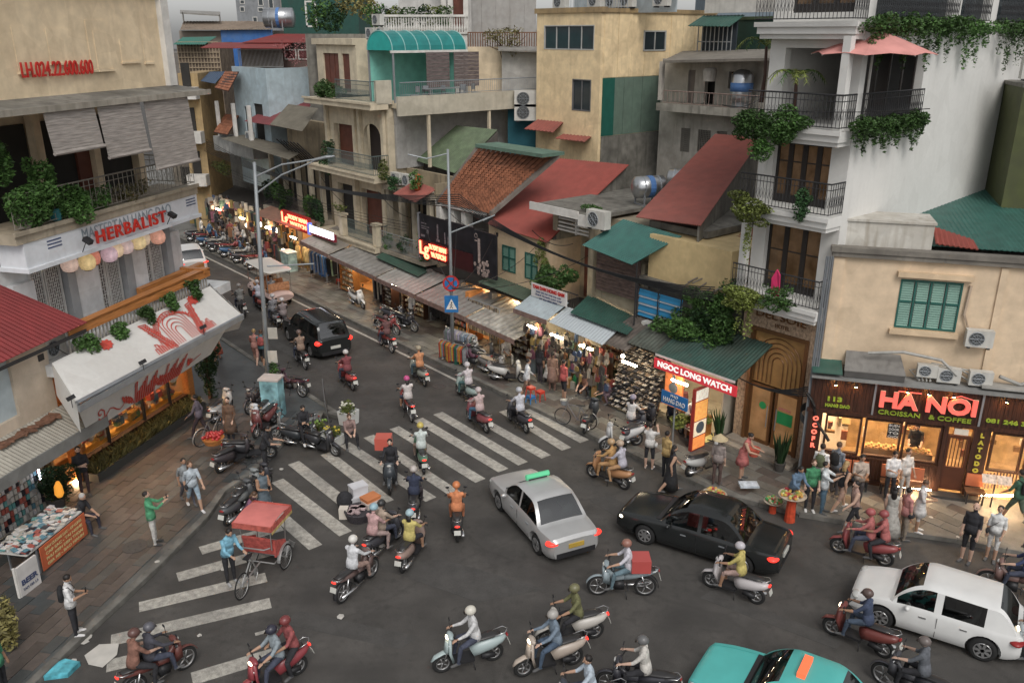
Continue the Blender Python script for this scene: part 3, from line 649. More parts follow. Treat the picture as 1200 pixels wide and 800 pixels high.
for k in range(1500):
 x=rs.uniform(.4,6.3);y=rs.uniform(.2,.75);h=rs.uniform(.25,.55);a=rs.uniform(0,6.28);ln=rs.uniform(.05,.28);dx,dy=math.cos(a)*ln,math.sin(a)*ln
 m.add([(x-.015,y,.36),(x+.015,y,.36),(x+dx*.5+.012,y+dy*.5,.36+h*.7),(x+dx,y+dy,.36+h*.85)],[(0,1,2,3)])
stuff(part('spiky_grass',m,LEAFO,pt))
cp=thing('climber_column','tall dark green climbing plant on the corner post at the street end of the craft shop','plant',L,(7.3,.6,.12))
m=MB();m.tube([(7.4,.6,.12),(7.4,.6,3.3)],.09,8);part('stem',m,DWOOD,cp)
m=MB();foliage(m,[((7.4,.5,2.6),(.55,.45,.55)),((7.4,.55,1.7),(.42,.35,.8)),((7.4,.55,.8),(.3,.3,.6))],2200,.11);stuff(part('foliage',m,LEAFD,cp))
lh=thing('small_red_roof_house','small cream house with a red sheet roof at the left edge of the picture','house',L,(-3,1,0))
m=MB();wallgrid(m,-9,-.92,3.4,5.62,0,.25,[(-4.3,-2.3,3.75,5.45)]);m.box((-9,.25,3.4),(-1.15,1.5,5.6));part('wall',m,mat('pinkish_plaster',(.56,.47,.37),dirt=.25,dcol=(.30,.24,.18)),lh)
part('window_panel',MB().box((-4.3,.1,3.75),(-2.3,.2,5.45)),mat('pale_blue_panel',(.42,.48,.50),rough=.4),lh)
P0=[(-7.5,-.45,5.55),(.36,-.45,5.72),(-1.2,.92,7.25),(-7.5,.92,7.2)]
part('roof',MB().wave(P0,44,.018,.03,4),mat('dark_red_left_roof',(.23,.035,.035),rough=.5,dirt=.2,dcol=(.12,.03,.03)),lh)
part('eave_board',MB().box((-7.5,-.42,5.42),(.3,-.38,5.52)),IRON,lh);part('vent',MB().box((-1.3,-.02,5.0),(-1.08,-.001,5.2)),IRON,lh)
aircon(L,(-.35,.35,4.75),'weathered air conditioner wedged between red roof and orange timber rail')
m=MB();foliage(m,[((-.3,.5,5.8),(.5,.25,.45))],260,.12);single('rail_shrub',m,LEAFD,L,(-.3,.5,5.4),'thin leafy shrub rising behind the tip of the dark red roof','plant')
ga=thing('old_grey_awning','long dirty grey steel awning over the phone case stall','awning',L,(-3,0,2.6))
a0=L.g(0,520,3.0);a1=L.g(100,475,3.0);b1=L.g(105,505,2.6);b0=L.g(0,580,2.6)
m=MB();m.wave([(-8,-1.1,2.95),(-.35,-1.1,2.95),(-.35,.0,3.4),(-8,.0,3.4)],60,.012);part('sheet',m,mat('dirty_cream_sheet',(.36,.34,.29),dirt=.5,dcol=(.12,.1,.08)),ga)
m=MB();m.box((-8,-1.16,2.62),(-.33,-1.11,2.98));m.box((-.34,-1.16,2.62),(-.28,.6,3.0));part('fascia',m,mat('grey_fascia',(.2,.2,.19),dirt=.3),ga)
m=MB()
for k in range(9):m.bx((-3.4+.25*k,-.3,3.36),(.16,.16,.03),rz=k*.7,ry=.3*math.sin(k))
part('rubble_grille',m,RUST,ga)
lw=thing('stall_bay','open shop bay behind the phone case stall','shop front',L,(-3,1.4,.12));m=MB();m.box((-9,3.2,.12),(-.7,3.3,2.9));m.box((-1.0,1.0,.12),(-.9,3.2,2.9));part('back_wall',m,mat('dim_wall',(.16,.13,.11)),lw)
for s in (-2.6,-5):part('tube_lamp',MB().box((s-.5,2.0,2.6),(s+.5,2.06,2.66)),COOL,lw)
W_=ROW
def hpanel(par,name,q4,m,th=.03,label=None):
 mb=MB();mb.slab(q4,th,(0,1,0));return part(name,mb,m,par,label=label)
def awning(label,uv,cf,cb,rise,m,n=30,amp=.012,name='awning',zf=None,fascia=None,struts=True,drop=.12):
 a=W_.q(*uv[0],cf);b=W_.q(*uv[1],cf);z0=a[2] if zf is None else zf;z1=b[2] if zf is None else zf
 t=thing('awning',label,'awning',W_,((a[0]+b[0])/2,cf,min(z0,z1)))
 mb=MB();F_=[(a[0],cf,z0),(b[0],cf,z1),(b[0],cb,z1+rise),(a[0],cb,z0+rise)]
 if n:mb.wave(F_,n,amp,.015)
 else:mb.slab(F_,.03)
 part('sheet',mb,m,t)
 if fascia:
  mb=MB();mb.slab([(a[0],cf-.01,z0),(b[0],cf-.01,z1),(b[0],cf-.01,z1-drop),(a[0],cf-.01,z0-drop)],.02,(0,-1,0));part('fascia',mb,fascia,t)
 if struts:
  k=max(2,int((b[0]-a[0])/1.8)+1)
  for i in range(k):
   s=a[0]+.05+(b[0]-a[0]-.1)*i/(k-1);z=z0+(z1-z0)*i/(k-1);part('strut',MB().tube([(s,cf+.05,z-.05),(s,cb-.05,max(.2,z-.5))],.02,5),IRON,t)
 return t
FRIDGE=mat('pale_fascia',(.34,.33,.30),dirt=.4)
def bay(par,s0,s1,wall,lampc=WARM,h=2.7,dep=2.4,c=23.9,lamp=True,nl=1,name='shop_bay'):
 m=MB();m.box((s0,c+dep,.13),(s1,c+dep+.08,h));m.box((s0,c+.02,.13),(s0+.06,c+dep,h));m.box((s1-.06,c+.02,.13),(s1,c+dep,h));m.box((s0+.06,c+.02,.125),(s1-.06,c+dep,.16));m.box((s0+.06,c+.02,h-.06),(s1-.06,c+dep,h))
 o=part(name,m,wall,par)
 if lamp:
  for i in range(nl):
   s=s0+(s1-s0)*(i+.5)/nl;part('tube_lamp',MB().box((s-.45,c+.35,h-.16),(s+.45,c+.43,h-.09)),lampc,par,sub=o)
 return o
WW=mat('shop_wall_warm',(.42,.27,.13),rough=.8);WP=mat('shop_wall_pale',(.42,.38,.31),rough=.8);WD=mat('shop_wall_dark',(.05,.045,.04),rough=.9)
GMIX=[(.26,.07,.05),(.38,.32,.2),(.07,.11,.07),(.42,.39,.33),(.20,.11,.06),(.06,.08,.12),(.33,.20,.08),(.03,.03,.035),(.22,.2,.18),(.10,.10,.11),(.28,.15,.13),(.14,.17,.18)]
GOODM=mat('shop_goods',(1,1,1),rough=.6,pal=GMIX);GDARK=mat('dark_clothes',(1,1,1),rough=.85,pal=[(.02,.02,.025),(.05,.05,.06),(.12,.1,.09),(.03,.04,.07),(.09,.03,.03),(.25,.23,.2)]);GPALE=mat('pale_goods',(1,1,1),rough=.6,pal=[(.5,.45,.33),(.55,.5,.42),(.4,.3,.15),(.6,.57,.5),(.3,.22,.12)])
GCLOTH=mat('coloured_clothes',(1,1,1),rough=.85,pal=[(.22,.05,.04),(.30,.22,.08),(.06,.09,.16),(.34,.31,.27),(.03,.03,.035),(.07,.11,.08),(.26,.13,.07),(.20,.08,.11),(.05,.045,.04),(.16,.14,.12),(.38,.34,.28),(.09,.07,.06)])
def shelf(label,fr,p,w,h,d,rows,gm,frame=DWOOD,cat='shelf',rot=0,seed=1,group=None,dens=9,name='goods_shelf'):
 rs=random.Random(seed);t=thing(name,label,cat,fr,p,group,rot)
 old=OFF[t.name];OFF[t.name]=(0,0,0)
 m=MB();m.box((-w/2,0,0),(-w/2+.03,d,h));m.box((w/2-.03,0,0),(w/2,d,h));m.box((-w/2+.03,d-.02,0),(w/2-.03,d,h));part('side_frame',m,frame,t)
 g=MB()
 for r in range(rows):
  z=.08+h*r/rows;part('shelf_board',MB().box((-w/2+.031,.0,z),(w/2-.031,d-.021,z+.025)),frame,t)
  n=int(w*dens)
  for k in range(n):
   x=-w/2+.06+(w-.12)*k/n;ww=(w-.12)/n*.85;hh=h/rows*rs.uniform(.35,.8);y=rs.uniform(.0,d*.3)
   if rs.random()<.5:g.box((x,y+.02,z+.026),(x+ww,d-.06,z+hh))
   else:g.lathe((x+ww/2,d*.35,z+.026),[(ww*.3,0),(ww*.5,hh*.3),(ww*.35,hh*.6),(ww*.15,hh*.7)],6)
 stuff(part('stock',g,gm,t));OFF[t.name]=old if False else (0,0,0);return t
def clothesrail(label,fr,p,w,h,gm,rot=0,seed=1,n=None,name='clothes_rail',group=None,ln=.8):
 rs=random.Random(seed);t=thing(name,label,'clothes rail',fr,p,group,rot);OFF[t.name]=(0,0,0)
 m=MB();m.tube([(-w/2,0,0),(-w/2,0,h)],.018,6);m.tube([(-w/2,0,h),(w/2,0,h)],.018,6);m.tube([(w/2,0,h),(w/2,0,0)],.018,6);m.tube([(-w/2,-.25,.03),(-w/2,.25,.03)],.018,5);m.tube([(w/2,-.25,.03),(w/2,.25,.03)],.018,5)
 stuff(part('rail_frame',m,STEEL,t));n=n or int(w*11)
 for k in range(n):
  x=-w/2+.06+(w-.12)*(k+.5)/n;l=ln*rs.uniform(.8,1.1);a=rs.uniform(-.15,.15);g=MB();d=.2*rs.uniform(.8,1.15)
  g.slab([(x,-d*.3,h-.04),(x+.01,d*.3,h-.04),(x+.02,d,h-.14),(x+.02,d*.85,h-l),(x-.01,-d*.85,h-l*1.02),(x-.01,-d,h-.14)],.035,(1,0,0))
  part('hanging_garment',g,COLP[rs.randrange(len(COLP))] if gm is None else gm[rs.randrange(len(gm))],t)
 return t
def cm(name,c,**k):return mat('cloth_'+name,c,rough=.9,var=.2,scale=7,bump=.2,bscale=25,**k)
COLP=[cm('red',(.34,.05,.04)),cm('mustard',(.42,.28,.04)),cm('blue',(.05,.12,.28)),cm('ivory',(.45,.42,.36)),cm('black',(.02,.02,.024)),cm('green',(.04,.16,.09)),cm('orange',(.42,.15,.04)),cm('grey',(.2,.2,.21))]
def mannequin(label,fr,p,m,rot=0,group=None):
 t=thing('mannequin',label,'mannequin',fr,p,group,rot);OFF[t.name]=(0,0,0)
 b=MB();b.tube([(0,0,.62),(0,0,.85),(0,.01,1.0),(0,0,1.12),(0,.01,1.3),(0,0,1.42),(0,0,1.5)],[.12,(.16,.12),(.15,.11),(.12,.09),(.17,.11),(.12,.07),.045],12)
 b.ell((0,.01,1.62),(.075,.095,.12),10,7);
 for s in (-1,1):
  b.tube([(s*.16,0,1.38),(s*.22,.02,1.1),(s*.21,.08,.85)],[.05,.038,.03],8);b.tube([(s*.08,0,.85),(s*.09,.02,.45),(s*.1,0,.06)],[.085,.06,.04],8)
 part('figure',b,m,t,True);part('dress',MB().lathe((0,0,.5),[(.25,0),(.2,.3),(.14,.6),(.17,.85),(.1,.93)],12),m,t,True);part('base',MB().lathe((0,0,0),[(.17,0),(.17,.03),(.05,.05)],12),STEEL,t);return t
w0=thing('watch_shop','one storey watch shop with green sheet roof and red sign beside the hotel','building',W_,(-18.6,24,0))
m=MB();m.box((-21.3,24.6,2.75),(-16.7,27,4.9));part('wall',m,CONC,w0)
awning('dark green sheet roof over the watch shop sign',[(768,424),(862,446)],22.3,24.3,.8,mat('green_sheet_dark',(.028,.07,.056),rough=.6,var=.3,dirt=.6,dcol=(.07,.065,.05)),26,.014,fascia=TRIM,struts=False,drop=.08,zf=3.28)
awning('sagging brownish green sheet above the shoe wall',[(735,400),(770,424)],22.5,24.4,.75,mat('grey_green_old_sheet',(.075,.085,.07),rough=.8,var=.35,dirt=.7,dcol=(.05,.04,.03)),9,.02,struts=False,zf=3.2)
awning('short tattered awning over the dark clothes beside the bag stall',[(700,392),(734,406)],22.2,24.4,.7,mat('tattered_brown',(.12,.10,.085),rough=.9,var=.4,dirt=.6),8,.03,struts=False,zf=3.0)
sg=thing('watch_shop_sign','red sign board with white lettering under the green roof','sign',W_,(-17,22.1,2.5))
a=W_.q(768,424,22.2);b=W_.q(864,458,22.2);zc=(a[2]+b[2])/2-.02
part('sign_panel',MB().box((a[0],22.13,zc-.17),(b[0],22.2,zc+.19)),mat('red_sign',(.42,.03,.04),rough=.4,emit=.5,ecol=(.5,.03,.04)),sg)
text('NGOC LONG WATCH',.3,mat('lit_white_letter',(.7,.7,.66),emit=.5,ecol=(1,.95,.9)),sg,((a[0]+b[0])/2,22.12,zc+.02),UPR,width=(b[0]-a[0])*.9,height=.22,bold=.01)
bay(w0,-21.2,-16.75,WP,COOL,2.7,2.4,24.0,nl=2)
OR=mat('orange_poster',(.6,.17,.05),var=.3,scale=6,emit=.25,ecol=(.9,.3,.1));
pb=thing('watch_poster_board','glowing orange poster board with a dark watch print under the red watch sign','poster',W_,(-18,22.8,.6))
part('board',MB().box((-18.55,22.9,1.15),(-17.75,22.98,2.45)),OR,pb);part('watch_print',MB().add(*disc((-18.15,22.885,1.9),.2,'y')),mat('watch_print',(.1,.12,.14)),pb);part('watch_strap',MB().box((-18.22,22.888,1.35),(-18.08,22.899,2.4)),mat('watch_print',(0,0,0)),pb)
pz=thing('standing_light_box','tall narrow orange light box with a watch picture at the shop corner','sign',W_,(-16.6,22.6,.12))
a=W_.g(850,510,.12);part('case',MB().box((-16.75,22.2,.14),(-16.62,22.95,2.5)),mat('red_case',(.35,.04,.03),rough=.5),pz)
for k,(z0,z1,cc) in enumerate([(2.05,2.45,(.6,.55,.45)),(1.3,2.0,(.65,.3,.08)),(.7,1.25,(.6,.5,.35)),(.2,.65,(.65,.22,.06))]):part('lit_panel',MB().box((-16.615,22.24,z0),(-16.6,22.9,z1)),mat('lit_panel_%d'%k,cc,var=.4,scale=8,emit=.7,ecol=cc),pz)
part('watch_print',MB().add(*disc((-16.6,22.57,1.0),.22,'x')),mat('watch_print',(0,0,0)),pz)
bs=thing('street_name_sign','small blue street name sign with white lettering standing before the watch shop','sign',W_,(-18.6,21.7,.12))
a=W_.q(778,458,21.6);b=W_.q(803,468,21.6);zc=a[2]-.17
part('plate',MB().box((a[0]-.1,21.6,zc-.27),(b[0]+.1,21.64,zc+.2)),mat('sign_blue',(.02,.14,.36),rough=.4),bs)
text('PHO',.16,TRIM,bs,((a[0]+b[0])/2,21.59,zc+.1),UPR,height=.1);text('HANG DAO',.2,TRIM,bs,((a[0]+b[0])/2,21.59,zc-.1),UPR,width=b[0]-a[0],height=.17)
part('post',MB().tube([((a[0]+b[0])/2,21.67,.12),((a[0]+b[0])/2,21.67,zc)],.03,6),STEEL,bs)
vt=thing('watch_display_case','glass topped wooden watch display case lit from inside','display case',W_,(-17.4,23.4,.12))
part('cabinet',MB().box((-18.1,23.2,.13),(-17.0,23.8,.95)),WOOD,vt);part('case_glass',MB().box((-18.1,23.2,.95),(-17.0,23.8,1.15)),mat('case_glass',(.25,.3,.32),rough=.1),vt);part('floor_glow_patch',MB().box((-16.99,23.2,.131),(-16.76,24.3,.2)),mat('floor_glow_yellow',(.6,.5,.18),emit=.4,ecol=(.8,.6,.2)),vt)  # yellow light on the floor is painted as a glowing patch
SHO=mat('shoe_colours',(1,1,1),rough=.5,pal=[(.5,.47,.42),(.36,.32,.28),(.03,.03,.03),(.16,.13,.1),(.06,.06,.07),(.25,.19,.14),(.02,.02,.025)])
sr=thing('shoe_display_wall','tall sloping wall of pale and dark shoes lit by a white lamp beside the watch shop','shoe rack',W_,(-20.3,23.2,.12))
m=MB();m.slab([(-21.3,22.9,.2),(-19.0,22.9,.2),(-19.0,23.75,2.7),(-21.3,23.75,2.7)],.04,(0,1,0));part('rack_back',m,WD,sr)
m=MB();rs=random.Random(4)
for r in range(13):
 for k in range(22):
  x=-21.2+k*.1;z=.3+r*.185;y=22.84+.34*(z-.2)
  if rs.random()<.92:m.bx((x,y-.05,z+.02),(.033,.09,.018),rx=.25);m.bx((x,y,z+.045),(.03,.04,.022))
 m.box((-21.25,22.84+.34*(.1+r*.185),.28+r*.185),(-19.02,22.95+.34*(.1+r*.185),.29+r*.185))
stuff(part('shoes',m,SHO,sr));part('ball_lamp',MB().ell((-20.5,22.7,2.5),(.08,.08,.08)),mat('soft_ball',(1,.95,.85),emit=12,ecol=(1,.9,.75)),sr)
r1=thing('yellow_box_house','narrow house with plain yellow upper box, blue white louvres and large pinkish red roof','house',W_,(-19,26,0))
m=MB();m.box((-20.95,24.4,5.25),(-17.2,27.5,6.9));
part('upper_wall',m,mat('pale_yellow',(.60,.46,.24),dirt=.25,dcol=(.3,.22,.12)),r1)
m=MB();m.box((-21.2,24.55,2.75),(-17.0,24.7,3.9));m.box((-21.2,24.2,5.1),(-17.2,24.7,5.25));m.box((-21.15,24.45,3.9),(-20.95,24.6,5.1));m.box((-18.9,24.45,3.9),(-18.75,24.6,5.1));m.box((-18.75,24.5,3.9),(-17.2,27,5.1));part('lower_wall',m,CONC,r1)
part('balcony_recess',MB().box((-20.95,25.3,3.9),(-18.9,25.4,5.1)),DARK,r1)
BL=mat('blue_tarp',(.03,.22,.42),rough=.5);WL=mat('white_strip',(.45,.5,.55),rough=.5)
for k,(a,b,mm) in enumerate([(3.72,3.86,BL),(3.87,3.93,WL),(3.94,4.16,BL),(4.17,4.25,WL),(4.26,4.46,BL),(4.47,4.53,WL),(4.54,4.78,BL)]):
 for s0,s1 in ((-21.1,-20.1),(-20.06,-19.0)):part('louvre_strip',MB().slab([(s0,24.1+(k%2)*.01,a+.0),(s1,24.1+(k%2)*.01,a-.0),(s1,24.16,b),(s0,24.16,b)],.02,(0,1,0)),mm,r1)
m=MB();[m.tube([(s,24.05,3.2),(s,24.05,5.3)],.025,5) for s in (-21.12,-20.08,-18.98)];m.box((-21.15,24.03,4.82),(-18.95,24.07,4.88));stuff(part('pipe_frame',m,IRON,r1))
e0,e1=W_.q(745,254,24.6),W_.q(821,264,24.6);zt=9.6;t0,t1=W_.g(838,157,zt),W_.g(893,161,zt)
m=MB();m.wave([e0,(e1[0],24.6,e1[2]),(t1[0],t1[1],zt),(t0[0],t0[1],zt)],40,.02);part('roof',m,mat('pink_red_sheet',(.30,.10,.08),rough=.6,var=.12,dirt=.4,dcol=(.2,.10,.085)),r1)
m=MB();m.box((-21.7,25.2,6.95),(-18.9,33,7.2));m.slab([(e1[0]-.1,24.7,e1[2]-.05),(t1[0]-.1,t1[1],zt-.05),(t1[0]-.1,t1[1],6.5),(e1[0]-.1,24.7,6.5)],.1,(-1,0,0));part('gable_wall',m,CONC,r1)
TB=[]
mt_=MB();mt_.box((0,0,0),(.26,.17,.025));tme=mt_.mesh('roof_tile',TILE)
tr_=thing('broken_tile_roof','collapsing patch of old orange clay tiles between the big red roof and the hotel','roof',W_,(-17.6,26,6))
part('under_roof',MB().slab([(-18.9,24.8,6.25),(-16.5,24.8,6.1),(-16.5,28.5,7.3),(-18.9,30,7.6)],.1),CONC,tr_)
rs=random.Random(2);OF=OFF[tr_.name]
for k in range(130):
 s=rs.uniform(-18.7,-16.7);c=rs.uniform(24.9,28.3);o=inst('roof_tile',tme,tr_,(s-OF[0],c-OF[1],6.3+.3*(c-24.8)-OF[2]+rs.uniform(0,.08)),(.3+rs.uniform(-.2,.2),rs.uniform(-.2,.2),rs.uniform(-.5,.5)))
pg=MB();
for k in range(14):pg.tube([(-18.9+.2*k,24.0,5.35+.25*math.sin(k)),(-18.6+.2*k,25.1,5.9)],.03,5)
single('broken_pergola',pg,mat('old_timber',(.16,.14,.115),rough=.9),W_,(-17.8,24.5,5.3),'sagging grey timber slats of an old pergola beside the hotel balcony','pergola',kind='stuff')
m=MB();foliage(m,[((-17.6,24.0,4.8),(1.1,.6,.9)),((-18.3,23.6,3.9),(1.3,.7,.7)),((-16.7,23.6,4.4),(.6,.5,.8)),((-19.4,23.7,3.7),(.8,.5,.3)),((-17.0,24.3,3.8),(.7,.4,.8)),((-17.2,24.5,5.6),(.6,.4,.5)),((-19.0,24.0,3.3),(1.0,.4,.4)),((-16.9,24.1,2.9),(.6,.35,.5))],7500,.13)
single('wall_creeper',m,LEAF,W_,(-17.8,24.2,3),'large dark green climbing plant filling the gap between the blue louvre and the hotel door','climbing plant',kind='stuff')
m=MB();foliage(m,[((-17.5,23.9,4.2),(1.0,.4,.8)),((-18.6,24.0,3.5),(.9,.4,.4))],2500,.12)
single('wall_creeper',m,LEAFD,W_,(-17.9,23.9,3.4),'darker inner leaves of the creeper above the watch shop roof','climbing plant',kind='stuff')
aircon(W_,(-20.2,23.95,3.0),'air conditioner under the blue and white louvres')
r2=thing('slab_roof_house','narrow grey house with a thin mossy white edged slab roof and white vent blocks','house',W_,(-25,25,0))
m=MB();m.box((-24.0,24.6,2.75),(-21.3,24.9,5.6));m.box((-24.0,25.4,2.75),(-21.3,31,6.9));m.box((-26.9,24.9,2.75),(-26.6,31,6.9));m.box((-24.2,24.4,2.75),(-23.9,31,6.6));m.box((-26.6,26.3,2.75),(-24.2,26.4,6.9));part('wall',m,mat('peeling_plaster',(.40,.34,.24),dirt=.7,dcol=(.08,.07,.055),bump=.2),r2)
part('door',MB().box((-26.2,26.2,2.9),(-24.6,26.295,5.4)),REDW,r2)
m=MB();m.box((-27.2,23.9,7.05),(-23.6,31,7.2));part('roof_slab',m,CONC,r2);m=MB();m.box((-27.25,23.84,6.98),(-24.3,23.9,7.3));m.box((-24.29,23.84,6.75),(-23.2,23.9,7.2));part('slab_edge',m,TRIM,r2)
vb=MB();
for i in range(4):
 for j in range(2):vb.box((-26.55+j*1.15,24.9,6.2+i*.17),(-25.55+j*1.15,25.0,6.28+i*.17))
vb.box((-26.6,24.9,6.05),(-24.2,25.02,6.13));vb.box((-25.5,24.88,6.0),(-25.4,25.02,6.95));stuff(part('vent_blocks',vb,TRIM,r2))
e0,e1=W_.q(682,287,23.4),W_.q(740,310,23.4);b0=(e0[0]+.9,24.75,e0[2]+1.0);b1=(e1[0]+1.2,24.75,e1[2]+1.1)
ga2=thing('teal_sheet_awning','tilted teal green corrugated awning over the brown roller blind','awning',W_,(-22.6,24,5.6));part('sheet',MB().wave([(e0[0],23.4,e0[2]),(e1[0],23.4,e1[2]),b1,b0],22,.018),mat('deep_teal_sheet',(.025,.12,.10),rough=.45,var=.2,dirt=.3,dcol=(.04,.1,.09)),ga2)
part('awning_post',MB().tube([(e1[0]+.1,23.6,e1[2]+.1),(e1[0]+.1,23.6,3.3)],.03,6),IRON,ga2)
m=MB()
for k in range(12):m.box((-23.75,24.45-.004*(k%2),4.1+.14*k),(-21.4,24.5,4.23+.14*k))
rb=single('roller_blind',m,mat('brown_blind',(.11,.075,.065),rough=.8,var=.5,scale=3,stretch=(1,1,5)),W_,(-22.5,24.45,4.1),'wide dark brown patterned roller blind under the teal awning','blind');rb['kind']='stuff'
aircon(W_,(-23.2,23.9,6.75),'white air conditioner on top of the mossy wall above the teal awning',s=1.2)
m=MB();foliage(m,[((-24.3,24.6,7.35),(.8,.4,.2))],500,.09);single('moss_plants',m,LEAF,W_,(-24,24.6,7.2),'green weeds on the slab edge by the air conditioner','plants',kind='stuff')
def watertank(label,fr,p,r=.45,ln=1.2,rot=0):
 t=thing('water_tank',label,'water tank',fr,p,None,rot);OFF[t.name]=(0,0,0)
 m=MB();m.tube([(-ln/2-.12,0,.75),(-ln/2,0,.75),(ln/2,0,.75),(ln/2+.12,0,.75)],[r*.55,r,r,r*.55],18);part('tank',m,mat('stainless_steel',(.45,.46,.47),rough=.28,metal=.85,var=.05),t,True)
 m=MB();
 for x in (-.3,0,.3):m.tube([(x*ln-.03,0,.75),(x*ln+.03,0,.75)],r*1.02,18)
 stuff(part('tank_ribs',m,STEEL,t));part('blue_label',MB().tube([(-.12,0,.75),(.12,0,.75)],r*1.03,18),mat('tank_blue',(.08,.18,.4),rough=.4),t)
 for x in (-.4,.4):
  m=MB();m.box((x-.03,-r,0),(x+.03,r,.06));m.box((x-.03,-r,.06),(x+.03,-r+.05,.5));m.box((x-.03,r-.05,.06),(x+.03,r,.5));part('cradle',m,STEEL,t)
 return t
g=W_.g(742,222,7.2);watertank('steel water tank lying nearest on the roof beside the big red roof',W_,(-23.9,27.6,7.2),rot=1.2)
watertank('second steel water tank lying behind the first by the red roof ridge',W_,(-24.2,30.2,7.2),rot=.5)
tree2=MB();foliage(tree2,[((-25.4,23.6,4.3),(1.0,.6,.55)),((-26.2,23.7,4.0),(.6,.5,.5)),((-24.6,23.8,4.6),(.6,.4,.4))],2600,.12)
bt=thing('balcony_shrub','dense green shrub growing over the railing between green shutters and the teal awning','plant',W_,(-25.4,23.7,3.2));stuff(part('foliage',tree2,LEAF,bt));part('stem',MB().tube([(-25.4,23.8,3.0),(-25.3,23.7,4.1)],.05,6),DWOOD,bt)
m=MB();railing(m,(-26.5,23.6,3.05),(-23.9,23.6,3.05),.9,.12,.01,False);part('railing',m,IRON,r2)
m=MB();foliage(m,[((-26.9,24.2,5.2),(.35,.3,.6)),((-26.6,24.2,4.4),(.4,.3,.6))],700,.1);single('hanging_vine',m,LEAFY,W_,(-26.8,24.2,4.5),'thin vine hanging from the corner of the bright red roof','plant',kind='stuff')
r3=thing('green_shutter_house','cream two storey house with green louvred shutters under a bright red sheet roof','house',W_,(-28.8,25,0))
m=MB();ops=[(-29.75,-28.8,3.7,4.9),(-28.15,-27.3,3.65,4.85)];wallgrid(m,-30.75,-26.55,2.75,5.65,24.4,24.6,ops);m.box((-30.75,24.6,2.75),(-30.6,30,5.6));m.box((-26.7,24.6,2.75),(-26.55,30,5.6));part('wall',m,PEACH,r3)
def shutters(par,s0,s1,z0,z1,c,n=2):
 f=MB();f.box((s0,c-.03,z0),(s0+.05,c+.08,z1));f.box((s1-.05,c-.03,z0),(s1,c+.08,z1));f.box((s0+.05,c-.03,z0),(s1-.05,c+.08,z0+.05));f.box((s0+.05,c-.03,z1-.05),(s1-.05,c+.08,z1))
 for i in range(1,n):x=s0+(s1-s0)*i/n;f.box((x-.03,c-.025,z0+.05),(x+.03,c+.07,z1-.05))
 zm=z0+(z1-z0)*.55;
 for i in range(n):
  a=s0+(s1-s0)*i/n+.05;b=s0+(s1-s0)*(i+1)/n-.05;f.box((a,c-.02,zm-.03),(b,c+.06,zm+.03))
 fo=part('shutter_frame',f,GSHUT,par)
 for i in range(n):
  a=s0+(s1-s0)*i/n+.055;b=s0+(s1-s0)*(i+1)/n-.055
  for lo,hi in ((z0+.06,zm-.035),(zm+.035,z1-.06)):
   m=MB();k=max(4,int((hi-lo)/.07))
   for j in range(k):
    z=lo+(hi-lo)*j/k;m.slab([(a,c+.0,z),(b,c+.0,z),(b,c+.04,z+(hi-lo)/k*.9),(a,c+.04,z+(hi-lo)/k*.9)],.008,(0,1,0))
   o=part('louvre_panel',m,GSHUTL,par,sub=fo);stuff(o)
for o_ in ops:shutters(r3,*o_,24.4)
part('vent',MB().box((-30.2,24.38,5.2),(-30.05,24.399,5.38)),IRON,r3)
e0,e1=W_.q(571,262,24.15),W_.q(641,284,24.15);zt=8.3;t0,t1=W_.g(640,184,zt),W_.g(737,193,zt)
m=MB();m.wave([(e0[0],24.15,e0[2]),(e1[0]+.0,24.15,e1[2]),(t1[0],t1[1],zt),(t0[0],t0[1],zt)],46,.02);part('roof',m,mat('bright_red_sheet',(.27,.06,.045),rough=.6,var=.12,dirt=.35,dcol=(.2,.06,.045)),r3)
m=MB();m.slab([(e1[0]-.15,24.4,5.55),(t1[0]-.15,t1[1],zt-.1),(t1[0]-.15,t1[1],5)],.1,(-1,0,0));part('gable_wall',m,CONC,r3)
r4=thing('tiled_roof_house','old house with a rusty orange clay tile roof behind the black billboards','house',W_,(-32.7,25,0))
m=MB();m.box((-34.9,24.9,2.75),(-30.9,25.1,6.2));m.box((-34.9,25.1,2.75),(-34.7,31,6.2));m.box((-31.1,25.1,2.75),(-30.95,31,6.2));part('wall',m,mat('dark_old_wall',(.10,.09,.08),dirt=.5),r4)
m=MB();m.box((-34.9,24.3,6.0),(-30.8,24.9,6.25));m.box((-34.7,24.2,5.3),(-34.4,24.9,6.0));part('cornice',m,TRIM,r4)
m=MB();m.box((-33.9,24.4,4.9),(-33.5,24.89,6.0));m.box((-32.9,24.4,4.9),(-32.6,24.89,6.0));part('column',m,TRIM,r4)
zt=9.0;eL,eR=W_.q(514,237,24.3),W_.q(574,250,24.3);tL,tR=W_.g(562,173,zt),W_.g(652,182,zt)
ntx=int((eR[0]-eL[0])/.26);nty=26;mm=MB();rs=random.Random(8)
part('roof_underlay',MB().slab([Vector(q_)-Vector((0,0,.16)) for q_ in (eL,eR,tR)],.05).slab([Vector(q_)-Vector((0,0,.16)) for q_ in (eL,tR,tL)],.05),mat('tile_underlay',(.09,.05,.035)),r4)  # underlay below the tiles has an even dark brown colour
A_,B_,C_,D_=[Vector(x) for x in (eL,eR,tR,tL)];nn=(B_-A_).cross(D_-A_).normalized()
o4=OFF[r4.name];tl=MB();tl.slab([(0,0,.02),(.27,0,.02),(.27,.36,.0),(.13,.36,.03),(0,.36,.0)],.02)
cnt=0;rest=MB()
rotm=Matrix((((B_-A_).normalized()),((D_-A_).normalized()),nn)).transposed()
tlme=tl.mesh('clay_tile',TILE)
